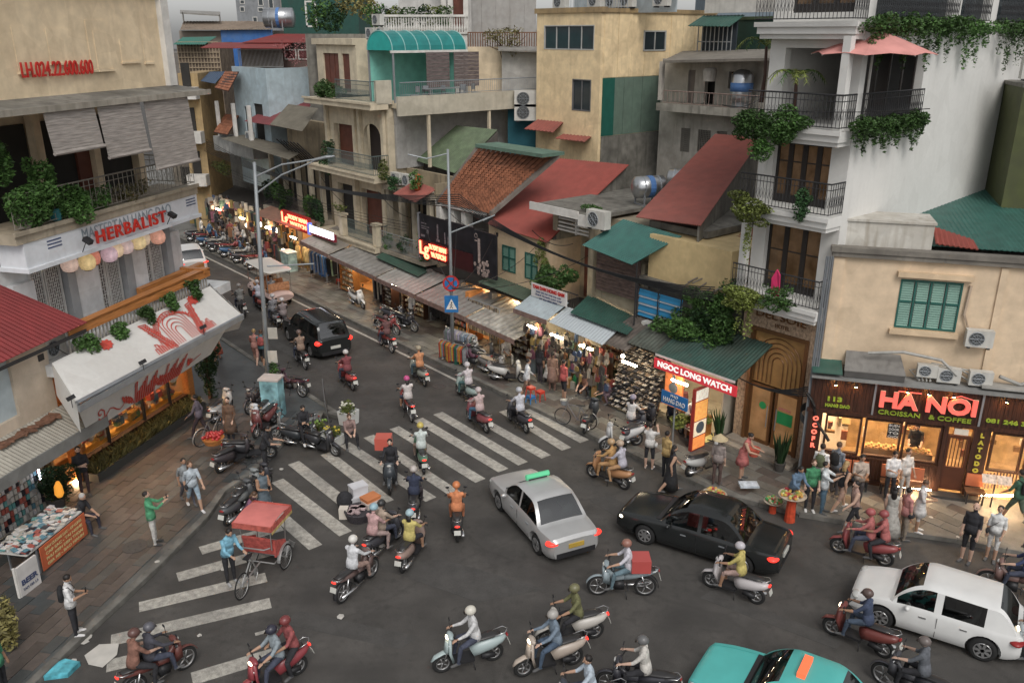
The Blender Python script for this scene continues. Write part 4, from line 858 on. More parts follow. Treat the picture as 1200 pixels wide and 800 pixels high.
for j in range(nty):
 for i in range(ntx):
  a=i/ntx;b=j/nty;q=A_.lerp(B_,a).lerp(D_.lerp(C_,a),b)+nn*(.02+rs.uniform(0,.02));L_=((D_-A_).length/nty)*1.12;X=(B_-A_).length/ntx*.96
  if cnt<290 and True:
   o=inst('clay_tile',tlme,r4,(q.x-o4[0],q.y-o4[1],q.z-o4[2]),(rotm@Euler((.05,rs.uniform(-.04,.04),rs.uniform(-.03,.03))).to_matrix()).to_euler(),(X/.27,L_/.36,1));cnt+=1
  else:
   ux=(B_-A_).normalized()*X;uy=(D_-A_).normalized()*L_;rest.slab([q+nn*.03,q+ux+nn*.03,q+ux+uy+nn*.005,q+uy+nn*.005],.02)
if rest.v:stuff(part('clay_tiles',rest,TILE,r4))
m=MB();m.slab([Vector(eL)+Vector((-.2,0,.1)),Vector(eL)+Vector((.1,0,.1)),Vector(tL)+Vector((.1,0,.1)),Vector(tL)+Vector((-.2,0,.1))],.2);m.slab([Vector(eR)+Vector((-.1,0,.1)),Vector(eR)+Vector((.2,0,.1)),Vector(tR)+Vector((.2,0,.1)),Vector(tR)+Vector((-.1,0,.1))],.2);part('verge_wall',m,mat('dirty_verge',(.24,.20,.17),dirt=.6),r4)
m=MB();m.box((tL[0]-.2,tL[1]-.1,zt),(tR[0]+.2,tR[1]+.3,zt+.15));part('ridge',m,mat('green_ridge',(.12,.20,.15),dirt=.4),r4)
bb=thing('black_billboard','pair of black perfume billboards with faint silver pictures above the awnings','billboard',W_,(-32,23.2,4))
BK=mat('billboard_black',(.02,.02,.024),rough=.35,var=.4,scale=2);BP=mat('faint_print',(.18,.16,.17),rough=.5,var=.5,scale=12)
c0=23.2;a=W_.q(491,250,c0);b=W_.q(555,268,c0);z1=a[2];z0=z1-1.25
xm=b[0];xr=W_.q(578,262,c0)[0]
part('upper_panel',MB().box((a[0],c0,z0+.02),(xm-.03,c0+.08,z1)),BK,bb);part('lower_panel',MB().box((a[0],c0-.05,z0-.85),(xm-.03,c0+.05,z0)),mat('billboard_dark_red',(.05,.012,.014),rough=.35),bb)
part('side_panel',MB().box((xm+.02,c0-.06,z0-.85),(xr+.25,c0+.04,z1-.05)),BK,bb)
m=MB()
for k,(x,z,w_,h_) in enumerate([(1.35,.15,.1,.75),(1.3,.05,.25,.12),(1.9,.05,.08,.55),(2.15,.05,.12,.4),(2.25,.45,.08,.5),(.15,.75,.4,.05),(.15,.6,.6,.04),(.15,.5,.45,.04),(.1,.1,.3,.1),(.55,.3,.15,.2)]):m.box((a[0]+x*1.1,c0-.006,z0+.05+z),(a[0]+(x+w_)*1.1,c0-.001,z0+.05+z+h_))
stuff(part('faint_picture',m,BP,bb))
m=MB();x=xm+.45;m.box((x-.07,c0-.07,z0-.3),(x+.1,c0-.062,z0+.85));m.ring((xm+.25,c0-.068,z1-.3),'y',.1,(.015,.004),14,4);m.box((xm+.15,c0-.07,z1-.55),(xm+.35,c0-.062,z1-.5))
rs=random.Random(3)
for k in range(40):p=(xm+.1+1.1*rs.random(),c0-.07,z0-.8+.75*rs.random()*(.5+.5*rs.random()));r=rs.uniform(.04,.1);m.add(*[(v,f) for v,f in [disc(p,r,'y',8)]][0])
stuff(part('flower_print',m,mat('pale_print',(.38,.30,.27),rough=.5,var=.4,scale=10),bb))
NEON=mat('red_neon',(1,.12,.06),emit=8,ecol=(1,.10,.05));HALO=mat('neon_halo_box',(.12,.01,.01),emit=.25,ecol=(.6,.03,.02))  # red halo of the neon is put into the box colour and emission
def neon(par,x0,x1,c,z,h,n=2):
 text('Lg',h*1.5,NEON,par,(x0+h*.5,c,z),UPR,bold=.012,ext=.02);
 w_=x1-x0-h*1.3
 text('YODY MAN',h*.5,NEON,par,(x0+h*1.25+w_/2,c,z+h*.3),UPR,width=w_,height=h*.42,bold=.012,ext=.02);text('WATCH',h*.5,NEON,par,(x0+h*1.35+w_/2,c,z-h*.3),UPR,width=w_*.85,height=h*.42,bold=.012,ext=.02)
neon(bb,a[0]+.15,a[0]+2.35,c0-.09,z0-.42,.6)
part('frame',MB().box((a[0]-.06,c0-.08,z0-.95),(a[0]-.01,c0+.1,z1+.05)),STEEL,bb)
r5=thing('old_balcony_house','old weathered house with tall dark doors, columns and a balcony, half hidden by plants','house',W_,(-37,25,0))
m=MB();m.box((-39.4,25.6,2.75),(-35,25.8,7.2));m.box((-35.1,24.4,2.75),(-34.95,30,7.0));part('wall',m,mat('aged_yellow',(.33,.27,.18),dirt=.6,dcol=(.07,.06,.045)),r5)
for k,s in enumerate((-39.2,-38.0,-36.8,-35.4)):part('column',MB().box((s-.14,24.2,3.1),(s+.14,24.45,6.2)),mat('cream_column',(.42,.37,.28),dirt=.4),r5)
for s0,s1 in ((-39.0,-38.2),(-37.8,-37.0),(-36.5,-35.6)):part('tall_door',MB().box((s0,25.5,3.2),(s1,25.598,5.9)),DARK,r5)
m=MB();m.box((-39.5,23.6,2.9),(-35,25.59,3.1));m.box((-39.5,24.1,6.2),(-35,25.59,6.45));stuff(part('floor_slab',m,mat('aged_cream_band',(.36,.31,.24),dirt=.5),r5))
m=MB();railing(m,(-39.3,23.7,3.1),(-35.1,23.7,3.1),.95,.13,.011,True);part('balcony_railing',m,mat('grey_rail',(.25,.26,.25),rough=.5),r5)
m=MB();m.wave([(-37.2,23.3,6.35),(-35.2,23.3,6.2),(-35.0,24.5,6.75),(-37.0,24.5,6.9)],14,.015);part('small_red_awning',m,mat('dull_red_sheet',(.30,.09,.07),dirt=.4),r5)
zt=9.3;a,b,c,d=W_.q(487,188,26.2),W_.q(533,203,26.2),W_.g(583,152,zt),W_.g(535,147,zt)
m=MB();m.wave([a,b,c,d],26,.018);part('roof',m,OLIVER,r5)
m=MB();q0=Vector(b)+Vector((.05,0,-.1));q1=Vector(c)+Vector((.05,0,-.1));m.slab([q0,q1,(q1.x,q1.y,7),(q0.x,q0.y,6.2)],.2,(-1,0,0));m.box((a[0],a[1]+.5,6.0),(b[0]-.3,a[1]+.6,a[2]+.1));part('gable_wall',m,mat('dark_old_wall',(0,0,0)),r5)
for i,(s,z,r) in enumerate([(-38.9,3.6,.4),(-37.3,3.7,.45),(-35.5,4.3,.55),(-35.3,3.7,.5),(-38.2,6.8,.35),(-39.0,7.3,.5),(-36.1,7.2,.45)]):
 m=MB();foliage(m,[((s,23.9,z),(r,.35,r*.9)),((s+.1,23.8,z-.35),(r*.6,.3,r*.5))],420,.12);single('balcony_plant',m,[LEAF,LEAFD,LEAFY][i%3],W_,(s,23.9,z-.4),['bushy pot plant at the left end of the old balcony','plant in the middle of the old balcony railing','tall dark palm like shrub beside the billboard','low yellow green plant by the billboard foot','small plant on the ledge above the old balcony','plant hanging at the corner below the white terrace','dry plant near the little red awning'][i],'plant')
m=MB();m.tube([(-36.0,24.0,6.6),(-36.0,24.0,7.0),(-36.0,24.1,7.4)],[.14,.18,.1],8);single('orange_statue',m,mat('orange_plastic',(.45,.10,.03)),W_,(-36,24,6.6),'small orange bundle standing on the ledge above the little red awning','ornament',smooth=True)
aircon(W_,(-38.3,24.3,6.55),'air conditioner on the ledge left of the olive roof');aircon(W_,(-37.4,24.4,6.55),'second air conditioner beside the orange bundle')
r6=thing('arched_balcony_house','tall cream house with an arched dark door and stacked balconies under the teal vault','house',W_,(-42.5,25,0))
C6=mat('cream_6',(.62,.54,.40),dirt=.28,dcol=(.16,.13,.09),bump=.1)
m=MB();wallgrid(m,-46.0,-39.5,2.75,10.3,24.6,24.85,[(-45.3,-43.0,6.9,9.2),(-42.0,-40.2,6.9,9.6),(-45.3,-43.3,3.1,5.8),(-42.6,-40.2,3.1,5.8)]);m.box((-39.75,24.85,2.75),(-39.5,33.0,10.7));m.box((-46,24.85,2.75),(-45.8,33,10.5));part('wall',m,C6,r6)
m=MB();
for k in range(9):
 a0=math.pi*k/9;a1=math.pi*(k+1)/9;x=-41.1
 m.slab([(x-.9*math.cos(a0),24.58,8.7+.75*math.sin(a0)),(x-.9*math.cos(a1),24.58,8.7+.75*math.sin(a1)),(x-.9*math.cos(a1),24.58,9.65),(x-.9*math.cos(a0),24.58,9.65)],.1,(0,1,0))
part('arch',m,C6,r6)
part('arched_door',MB().box((-42.0,25.0,6.9),(-40.2,25.1,9.6)),mat('near_black_door',(.03,.022,.02)),r6);part('shutter_door',MB().box((-45.3,24.95,6.9),(-43.0,25.05,9.2)),REDW,r6)
part('lower_door',MB().box((-45.3,24.95,3.1),(-43.3,25.05,5.8)),DARK,r6);part('lower_door',MB().box((-42.6,24.95,3.1),(-40.2,25.05,5.8)),REDW,r6)
for s in (-45.9,-42.75,-42.2,-39.8):part('pilaster',MB().box((s-.13,24.4,6.9),(s+.13,24.58,10.2)),C6,r6)
for s in (-43.0,-39.9):part('pilaster',MB().box((s-.15,24.35,2.9),(s+.15,24.58,6.3)),C6,r6)
for (z,cf,s0,s1) in ((10.3,23.5,-46.6,-39.3),(6.55,23.5,-46.6,-39.3),(2.8,23.3,-46.6,-39.3)):
 m=MB();m.box((s0,cf,z),(s1,24.59,z+.32));m.box((s0-.08,cf-.08,z+.26),(s1+.08,cf-.001,z+.36));part('balcony_slab',m,C6,r6)
GRAIL=mat('grey_green_rail',(.10,.13,.125),rough=.6)
for (z,s0,s1) in ((10.66,-42.9,-39.4),(6.9,-44.3,-39.4),(3.15,-42.5,-39.4)):
 m=MB();railing(m,(s0,23.55,z),(s1,23.55,z),1.05,.11,.013,True);railing(m,(s1,23.55,z),(s1,24.5,z),1.05,.11,.013,False);part('balcony_railing',m,GRAIL,r6)
m=MB();
for s in (-43.1,-39.45):m.box((s-.18,23.4,3.15),(s+.18,23.75,4.3));m.box((s-.24,23.34,4.3),(s+.24,23.81,4.42))
stuff(part('gate_post',m,C6,r6))
m=MB();m.box((-39.49,24.85,10.35),(-37.5,33.5,10.55));part('terrace_floor',m,C6,r6)
m=MB();m.box((-37.6,24.0,10.1),(-37.45,33.8,11.05));m.box((-39.5,23.9,10.56),(-39.3,24.84,11.75));part('terrace_parapet',m,mat('pale_parapet',(.50,.46,.37),dirt=.3,dcol=(.22,.2,.15)),r6)
m=MB();railing(m,(-37.52,24.2,11.06),(-37.52,33.8,11.06),.65,.13,.01,False);part('terrace_railing',m,STEEL,r6)
m=MB();m.box((-39.48,25,7.2),(-39.3,33,10.34));part('pale_side_wall',m,mat('pale_grey_wall',(.42,.41,.39),dirt=.2),r6)
for c in (25.9,29.9):part('terrace_post',MB().box((-37.65,c-.07,7.4),(-37.5,c+.07,10.35)),C6,r6)
x0,x1=-43.8,-39.6;c0,c1=24.9,29.6;rr=(x1-x0)/2;
VT=mat('teal_polycarbonate',(.02,.20,.19),rough=.35,var=.15,dirt=.15,dcol=(.03,.12,.12))
vt6=thing('teal_barrel_canopy','teal polycarbonate barrel vault canopy over the roof terrace','canopy',W_,(-41,27,11))
m=MB();n=12;xc=-40.4;RR=1.25
vs=[(xc+RR*math.cos(math.pi*k/n),13.2+.95*math.sin(math.pi*k/n)) for k in range(n+1)]
for j in range(6):
 ca,cb=c0+(c1-c0)*j/6+.02,c0+(c1-c0)*(j+1)/6-.02
 for k in range(n):m.add([(vs[k][0],ca,vs[k][1]),(vs[k+1][0],ca,vs[k+1][1]),(vs[k+1][0],cb,vs[k+1][1]),(vs[k][0],cb,vs[k][1])],[(0,1,2,3)])
o=part('vault_sheet',m,VT,vt6);stuff(o)
part('vault_end',MB().slab([(v[0],c0,v[1]) for v in vs],.02,(0,1,0)),mat('bright_teal_sheet',(.02,.38,.34),rough=.3),vt6)
for j in range(7):
 c=c0+(c1-c0)*j/6;part('vault_rib',MB().tube([(v[0],c,v[1]+.02) for v in vs],.03,5),mat('pale_rib',(.25,.45,.43)),vt6)
for s,c in ((-39.2,24.95),(-41.6,24.95),(-39.2,27.2),(-39.2,29.5)):part('canopy_post',MB().box((s-.04,c-.04,10.6),(s+.04,c+.04,13.2)),STEEL,vt6)
part('gutter_beam',MB().box((-39.25,24.8,13.08),(-39.1,29.7,13.2)),TRIM,vt6)
rm=MB();rm.box((-41.6,29.0,10.56),(-39.5,29.1,13.2));rm.box((-41.7,24.95,10.56),(-41.62,29,13.2));part('teal_inner_wall',rm,mat('mint_wall',(.22,.55,.47),rough=.6),vt6)  # inner walls have an even mint green colour
for i,(ca,cb) in enumerate(((26.9,28.4),(28.7,30.4))):
 m=MB();
 for k in range(9):m.box((-39.08,ca,11.3+.2*k),(-39.05-.004*(k%2),cb,11.49+.2*k))
 o=single('terrace_blind',m,mat('purple_brown_blind',(.13,.105,.10),rough=.9,var=.4,scale=3,stretch=(1,1,6)),W_,(-39,ca,11.3),['left brown slatted blind hanging below the teal vault','right brown slatted blind below the teal vault'][i],'blind');o['kind']='stuff'
def tchair(p,rot,lab):
 t=thing('terrace_chair',lab,'chair',W_,p,'metal chairs on the roof terrace',rot);OFF[t.name]=(0,0,0)
 part('seat',MB().box((-.2,-.2,.43),(.2,.2,.46)),STEEL,t);part('backrest',MB().box((-.2,.18,.6),(.2,.2,.9)),STEEL,t)
 for x,y in ((-.18,-.18),(.18,-.18),(-.18,.18),(.18,.18)):part('leg',MB().tube([(x,y,0),(x*1.0,y,.9 if y>0 else .44)],.014,5),IRON,t)
for i,c in enumerate((25.6,26.4,27.6,28.6,29.6)):tchair((-38.3,c,10.56),[0,1.5,3.1,.4,2][i],['leftmost metal chair on the roof terrace','second metal chair on the roof terrace','middle metal chair on the roof terrace','fourth metal chair on the roof terrace','rightmost metal chair on the roof terrace'][i])
tt=thing('terrace_table','long grey table on the roof terrace under the blinds','table',W_,(-38.2,27.2,10.56));part('tabletop',MB().box((-38.5,26.2,11.28),(-38.0,28.4,11.32)),STEEL,tt)
for x,y in ((-38.45,26.3),(-38.05,26.3),(-38.45,28.3),(-38.05,28.3)):part('leg',MB().box((x-.02,y-.02,10.56),(x+.02,y+.02,11.28)),IRON,tt)
m=MB();foliage(m,[((-45.2,24.0,11.1),(1.1,.5,.55)),((-44.0,24.0,11.1),(.9,.5,.5))],1700,.13);single('terrace_hedge',m,LEAF,W_,(-44.6,24,10.7),'dark clipped hedge on the balcony left of the grey green railing','hedge',kind='stuff')
m=MB();foliage(m,[((-45.4,24.1,7.6),(.7,.4,.9)),((-45.9,24.0,6.7),(.5,.4,.6))],900,.13);single('balcony_plant',m,LEAFD,W_,(-45.4,24,7),'tall plant beside the red brown shutters','plant')
m=MB();foliage(m,[((-43.3,23.5,4.7),(.35,.3,.25))],200,.1);single('potted_plant',m,LEAFY,W_,(-43.1,23.5,4.4),'round plant on the cream gate post of the first balcony','plant')
ur=thing('rooftop_room','cream rooftop room with reddish brown shuttered doors left of the teal canopy','building',W_,(-44,28,10.6))
m=MB();wallgrid(m,-50.9,-46.3,10.6,13.4,26.8,27.0,[(-50.1,-48.2,10.7,12.9),(-47.8,-46.9,10.7,12.9)]);m.box((-51.1,26.6,13.4),(-46.1,31,13.75));m.box((-46.3,26.8,10.6),(-46.1,31,13.4));part('wall',m,C6,ur);
for a,b in ((-50.1,-49.5),(-49.45,-48.85),(-48.8,-48.2),(-47.8,-46.9)):part('shutter_leaf',MB().box((a,26.9,10.7),(b-.03,26.96,12.9)),REDW,ur)
for i,c in enumerate((27.4,28.6)):aircon(W_,(-44.4+i*1.1,26.9,13.7),['left twin fan air conditioner on the rooftop room','right twin fan air conditioner on the rooftop room'][i])
aircon(W_,(-43.8,27.0,14.4),'top air conditioner of the stack on the rooftop room')
r7=thing('brown_awning_house','dark old house with two stacked brown canvas awnings and a planted balcony','house',W_,(-49.5,25,0))
m=MB();m.box((-53.5,25.6,2.75),(-46.1,26,8.9));m.box((-46.3,24.6,2.75),(-46.1,25.6,8));part('wall',m,mat('aged_yellow',(0,0,0)),r7)
for s in (-53.3,-51.4,-49.6,-47.9,-46.5):part('column',MB().box((s-.13,24.1,3.4),(s+.13,24.35,6.8)),mat('cream_column',(0,0,0)),r7)
for s0 in (-53,-51.1,-49.2,-47.5):part('tall_door',MB().box((s0,25.5,3.5),(s0+1.1,25.598,6.3)),DARK,r7)
m=MB();m.box((-53.6,23.5,3.15),(-46.1,25.59,3.4));part('floor_slab',m,mat('aged_cream_band',(0,0,0)),r7)
m=MB();railing(m,(-53.5,23.6,3.4),(-46.2,23.6,3.4),1.0,.14,.012,True);part('balcony_railing',m,IRON,r7)
def quadawn(label,uv,cs,m_,n=24,zadd=0,amp=.012):
 P=[W_.q(u,v,c) for (u,v),c in zip(uv,cs)];t=thing('awning',label,'awning',W_,P[0]);part('sheet',MB().wave(P,n,amp,.015),m_,t);return t
quadawn('lower brown canvas awning over the planted balcony',[(258,162),(338,187),(358,176),(285,158)],(22.6,22.6,24.6,24.6),BROWNR)
quadawn('upper tilted brown awning on black iron arms',[(316,146),(354,154),(373,127),(338,122)],(22.9,22.9,24.9,24.9),BROWNR)
quadawn('dull purple red sheet roof behind the brown awnings',[(286,142),(338,150),(366,122),(335,117)],(24.0,24.0,27.5,27.5),mat('purple_red_sheet',(.20,.05,.055),dirt=.3))
m=MB()
for k in range(7):m.tube([(-50+.45*k,24.6,6.6),(-49.8+.45*k,23.1,8.0)],.04,5)
stuff(part('awning_arms',m,IRON,r7))
m=MB();m.wave([(-52.6,22.3,3.1),(-46.2,22.3,3.1),(-46.2,23.6,3.45),(-52.6,23.6,3.45)],50,.012);part('lower_roof',m,mat('brown_red_sheet',(.25,.13,.09),dirt=.5),r7)
for i,(s,z,r,cc) in enumerate([(-53,4.3,1.0,0),(-51.9,4.4,.9,1),(-50.6,4.2,.7,1),(-47.6,4.2,.7,1),(-46.6,4.1,.6,0)]):
 m=MB();foliage(m,[((s,23.8,z),(r,.45,.85))],800,.15);single('balcony_plant',m,[LEAFD,LEAF][cc],W_,(s,23.9,z-.5),['leftmost dark bush on the balcony under the brown awning','second bush under the lower brown awning','third bush under the lower brown awning','bush at the right part of that balcony near the red neon','rightmost small bush beside the cream gate post'][i],'plant','bushes on the balcony under the brown awning')
r8=thing('light_blue_house','light blue house with white balcony columns and two small orange tile awnings','house',W_,(-57.5,25,0))
LBL=mat('light_blue_paint',(.42,.52,.56),rough=.7,dirt=.3,dcol=(.2,.2,.19));GRY8=mat('grey_render',(.24,.22,.20),dirt=.4)
m=MB();wallgrid(m,-60,-54.6,4,11.9,25,25.2,[(-58.6,-57.4,7.1,9.3),(-57.0,-55.6,7.1,9.6)]);m.box((-54.8,25.2,5),(-54.6,28.2,11.9));m.box((-54.8,28.21,5),(-54.6,31,11.8));part('wall',m,LBL,r8)
m=MB();m.box((-54.59,28.2,5.5),(-54.5,31.2,11.8));part('grey_side_wall',m,GRY8,r8)
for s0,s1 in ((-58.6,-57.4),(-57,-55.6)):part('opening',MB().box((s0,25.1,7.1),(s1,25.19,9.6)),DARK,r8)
m=MB();m.box((-61.2,23.6,6.2),(-54.6,25,7.2));part('balcony_parapet',m,mat('stained_white',(.42,.42,.40),dirt=.5),r8)
for s in (-60.6,-57.8,-55.3):part('column',MB().box((s-.12,23.8,7.2),(s+.12,24.0,9.6)),TRIM,r8)
for i,(uv) in enumerate([[(252,103),(268,107),(280,84),(264,84)],[(251,155),(267,158),(280,136),(264,134)]]):
 P=[Vector(W_.q(u,v,c)) for (u,v),c in zip(uv,(23.2,23.2,24.8,24.8))];t=thing('tile_awning',['upper orange tile awning with a blue tarp on the light blue house','lower orange tile awning on the light blue house'][i],'awning',W_,P[0])
 part('under_board',MB().slab(P,.06),DWOOD,t);nn=(P[1]-P[0]).cross(P[3]-P[0]).normalized();OF=OFF[t.name]
 for j in range(7):
  for k in range(6):
   q=P[0].lerp(P[1],k/6).lerp(P[3].lerp(P[2],k/6),j/7);ux=(P[1]-P[0])/6*.94;uy=(P[3]-P[0])/7*1.1
   part('roof_tile',MB().slab([q+nn*.05,q+ux+nn*.05,q+ux+uy+nn*.02,q+uy+nn*.02],.03),TILE,t)
quadawn('small dark blue tarp beside the upper tile awning',[(235,95),(252,98),(264,84),(246,84)],(23.2,23.2,24.8,24.8),mat('dark_blue_tarp',(.05,.08,.13),rough=.6),8)
aircon(W_,(-56.2,24.2,7.2),'air conditioner on the light blue house balcony')
m=MB();foliage(m,[((-59.5,23.6,5.0),(.9,.4,.6)),((-61,23.6,5.1),(.5,.4,.5))],500,.14);single('balcony_plant',m,LEAFY,W_,(-59.5,23.6,4.5),'light green plants on the low white balcony at the far street corner','plant')
g0=thing('shop_terrace_ground_floor','continuous ground floor of open shop bays under the row of houses','building',W_,(-40,25,0))
m=MB();m.box((-66,26.5,.12),(-21.3,26.8,2.75));m.box((-66,23.95,2.71),(-21.3,26.5,2.75));part('rear_wall',m,WD,g0)
edges=[-62,-57,-52.5,-49.4,-46.3,-43.2,-40.3,-37.6,-34.9,-32.2,-29.8,-26.8,-24.0,-21.3]
wallk=[WP,WP,WW,WW,WD,WW,WD,WW,WD,WW,WW,WP,WP]
for i in range(len(edges)-1):
 bay(g0,edges[i]+.1,edges[i+1]-.1,wallk[i],[WARM,COOL][i in (0,1,10,11,12)],2.69,2.4,24.0,lamp=(i not in (4,6,8)),nl=1 if edges[i+1]-edges[i]<3.5 else 2)
for s in edges:part('party_pier',MB().box((s-.12,23.7,.12),(s+.12,24.0,2.75)),mat('pier_plaster',(.22,.2,.18),dirt=.5),g0)
for s in (-59,-55,-51,-47.5,-44,-40.5,-36.2,-31.5,-29.3,-25.6,-24,-22.3,-20,-17.6):part('tube_lamp',MB().box((s-.35,22.5,2.36-.5*(-42<s<-28)),(s+.35,22.56,2.42-.5*(-42<s<-28))),COOL,g0)
CF=21.9
for i,(uv,mm,rise,lab) in enumerate([
([(352,282),(385,298)],mat('grey_brown_sheet',(.27,.24,.20),dirt=.5),.55,'grey brown sheet awning right of the white lit sign'),
([(386,299),(440,324)],GREYR,.5,'grey sheet awning over the clothes stall'),
([(441,325),(486,345)],mat('pale_grey_sheet',(.33,.32,.29),dirt=.5),.55,'pale grey awning left of the green strip'),
([(487,346),(545,371)],GREYR,.5,'dirty grey awning below the red neon billboard'),
([(546,372),(603,398)],mat('striped_dirty_sheet',(.36,.34,.30),var=.4,scale=3,dirt=.6,dcol=(.1,.08,.06)),.5,'stained whitish awning beside the no stopping sign')]):
 awning(lab,uv,CF,24.3,rise,mm,int(10*1),.02,fascia=mat('brown_valance',(.20,.13,.11),rough=.8,var=.3,scale=4),drop=.22)
quadawn('flat dark green canvas over the awning left of the billboard',[(440,301),(490,324),(520,308),(468,284)],(23.0,23.0,25,25),mat('dark_green_canvas',(.04,.085,.06),dirt=.4))
quadawn('green strip of canvas under the neon sign',[(478,327),(520,345),(530,338),(490,321)],(22.9,22.9,23.7,23.7),mat('dark_green_canvas',(0,0,0)))
quadawn('flat mossy green sheet below the green shutters',[(560,330),(640,362),(655,352),(578,322)],(22.9,22.9,24.4,24.4),mat('mossy_sheet',(.08,.12,.085),dirt=.6,dcol=(.08,.07,.05)))
quadawn('weathered green sheet roof behind the white stall awnings',[(668,366),(735,392),(752,375),(690,345)],(22.7,22.7,24.5,24.5),GRNROOF)
aws=awning('light grey blue awning carrying the white notice board',[(602,361),(641,375)],22.0,23.2,.5,mat('pale_blue_sheet',(.36,.41,.43),rough=.5,dirt=.25),14,.015,fascia=mat('brown_valance',(0,0,0)),drop=.2)
awp=quadawn('clean white blue awning over the bag stall',[(643,377),(706,404),(729,382),(664,359)],(21.8,21.8,23.3,23.3),mat('clean_pale_sheet',(.46,.50,.52),rough=.45,var=.05),0 or 20,0.004)
nb=thing('notice_board','white notice board with a red heading on the pale awning','sign',W_,(-25,23,3.8))
a=W_.q(623,345,22.9);b=W_.q(664,358,22.9);zt=(W_.q(623,331,22.9)[2]+W_.q(664,343,22.9)[2])/2;zb=(a[2]+b[2])/2-.05
part('board',MB().box((a[0],22.88,zb),(b[0],22.93,zt)),mat('board_white',(.6,.58,.56),rough=.5),nb)
text('TAM DAN HONG GAM',.2,REDP,nb,((a[0]+b[0])/2,22.87,zt-.14),UPR,width=(b[0]-a[0])*.9,height=.16,bold=.01)
for k,(t_,wd) in enumerate((('MAY DO AO DAI VAI LUA',.7),('THOI TRANG CAO CAP',.75),('DT 024 3825 0555',.5))):text(t_,.1,NAVY,nb,((a[0]+b[0])/2,22.87,zt-.32-.13*k),UPR,width=(b[0]-a[0])*wd,height=.07)
ns=thing('red_neon_sign','red neon sign on a dark box above the mannequin shop','sign',W_,(-47,22.6,3.2));a=W_.q(331,247,22.6);b=W_.q(361,262,22.6);zc=(W_.q(331,262,22.6)[2]+a[2])/2
part('sign_box',MB().box((a[0]-.2,22.6,zc-.5),(b[0],22.8,zc+.45)),HALO,ns);neon(ns,a[0]-.05,b[0]-.05,22.57,zc,.62)
ws=thing('white_light_sign','white blue fluorescent shop sign right of the red neon','sign',W_,(-44.5,22.6,3.2));a=W_.q(362,256,22.6);b=W_.q(389,268,22.6)
part('sign_box',MB().box((a[0],22.6,zc-.45),(b[0]+.2,22.75,zc-.02)),mat('red_lower_sign',(.2,.02,.03)),ws);part('lit_panel',MB().box((a[0]+.05,22.56,zc-.3),(b[0]+.15,22.599,zc+.1)),mat('lit_blue_white',(.7,.75,.9),emit=3,ecol=(.85,.88,1)),ws);part('blue_panel',MB().box((a[0]-.25,22.56,zc-.5),(a[0]+.03,22.75,zc+.2)),mat('lit_blue',(.1,.15,.5),emit=.6,ecol=(.2,.25,.8)),ws)
rs=random.Random(12)
for i,(s,c) in enumerate([(-48.6,23.3),(-48.0,23.5),(-47.3,23.3),(-46.7,23.6)]):mannequin(['leftmost gold mannequin under the red neon','second gold mannequin under the red neon','third gold mannequin under the red neon','rightmost gold mannequin under the white sign'][i],W_,(s,c,.13),mat('gold_mannequin',(.5,.36,.16),rough=.5),3.14+.3*i,'gold mannequins in the lit shop')
clothesrail('rail of dark clothes beside the mannequins',W_,(-45.2,22.9,.13),1.5,1.75,[COLP[4],COLP[7],COLP[2]],.2,2,ln=1.3)
clothesrail('rail with a pale green jacket and jeans',W_,(-43.4,22.8,.13),1.2,1.8,[cm('pale_green',(.4,.5,.3)),COLP[4],COLP[2]],.1,3,5,ln=1.1)
shelf('dark timber cabinet of small gold boxes at the clothes stall',W_,(-41.9,22.9,.13),1.5,1.75,.4,6,GPALE,WOOD,seed=4)
shelf('open cabinet of gold boxes inside the doorway',W_,(-40.6,24.3,.13),1.4,2.2,.4,6,GPALE,seed=5)
clothesrail('rail of black and white curtains at the narrow shop',W_,(-38.8,23.3,.13),1.4,2.1,[COLP[4],COLP[3],COLP[7]],0,5,8,ln=1.9)
shelf('tall rotating rack of pale fabric rolls on the pavement',W_,(-37.0,22.5,.13),.9,1.75,.5,9,GPALE,seed=6,dens=6)
shelf('brightly lit wall of pale packages beside the dark doorway',W_,(-35.9,23.4,.13),1.9,2.3,.4,9,GPALE,seed=7)
clothesrail('rack of long dark dresses in the unlit shop',W_,(-33.6,23.6,.13),2.0,2.1,[COLP[4]],0,8,16,ln=1.8)
shelf('shelves of mixed shirts left of the orange lit wall',W_,(-31.9,23.5,.13),1.6,2.3,.35,7,GOODM,seed=9,dens=5)
m=MB()
for k in range(60):
 x=-30.6+2.2*k/60;m.box((x,23.0,.9),(x+.02,23.02+.05*rs.random(),2.4-.1*rs.random()))
t=thing('necklace_rack','tall rack of dark beaded strands in the orange lit shop','rack',W_,(-29.5,23,.13));stuff(part('strands',m,mat('bead_brown',(1,1,1),pal=[(.1,.07,.05),(.2,.17,.13),(.05,.05,.05),(.3,.26,.2)]),t));part('top_bar',MB().tube([(-30.7,23.02,2.42),(-28.3,23.02,2.42)],.02,6),STEEL,t);part('side_post',MB().tube([(-30.7,23.02,.13),(-30.7,23.02,2.42)],.02,6),STEEL,t);part('side_post',MB().tube([(-28.3,23.02,.13),(-28.3,23.02,2.42)],.02,6),STEEL,t)
part('orange_wall',MB().box((-31.0,23.15,.13),(-30.75,24.0,2.6)),mat('orange_lit_wall',(.6,.24,.07),rough=.7),g0)
clothesrail('low rail of grey and lilac tops on the pavement under the crossing sign',W_,W_.g(540,418,.13),1.9,1.25,[cm('lilac',(.32,.30,.38)),cm('bluegrey',(.2,.26,.33)),COLP[3],COLP[7],cm('sage',(.18,.25,.22))],.15,11,24,ln=.6)
clothesrail('lower rail of orange striped and dark green scarves by the kerb',W_,W_.g(532,425,.13),1.7,.95,[COLP[6],COLP[0],cm('darkgreen',(.02,.10,.07)),COLP[1],COLP[7]],.15,12,20,ln=.85)
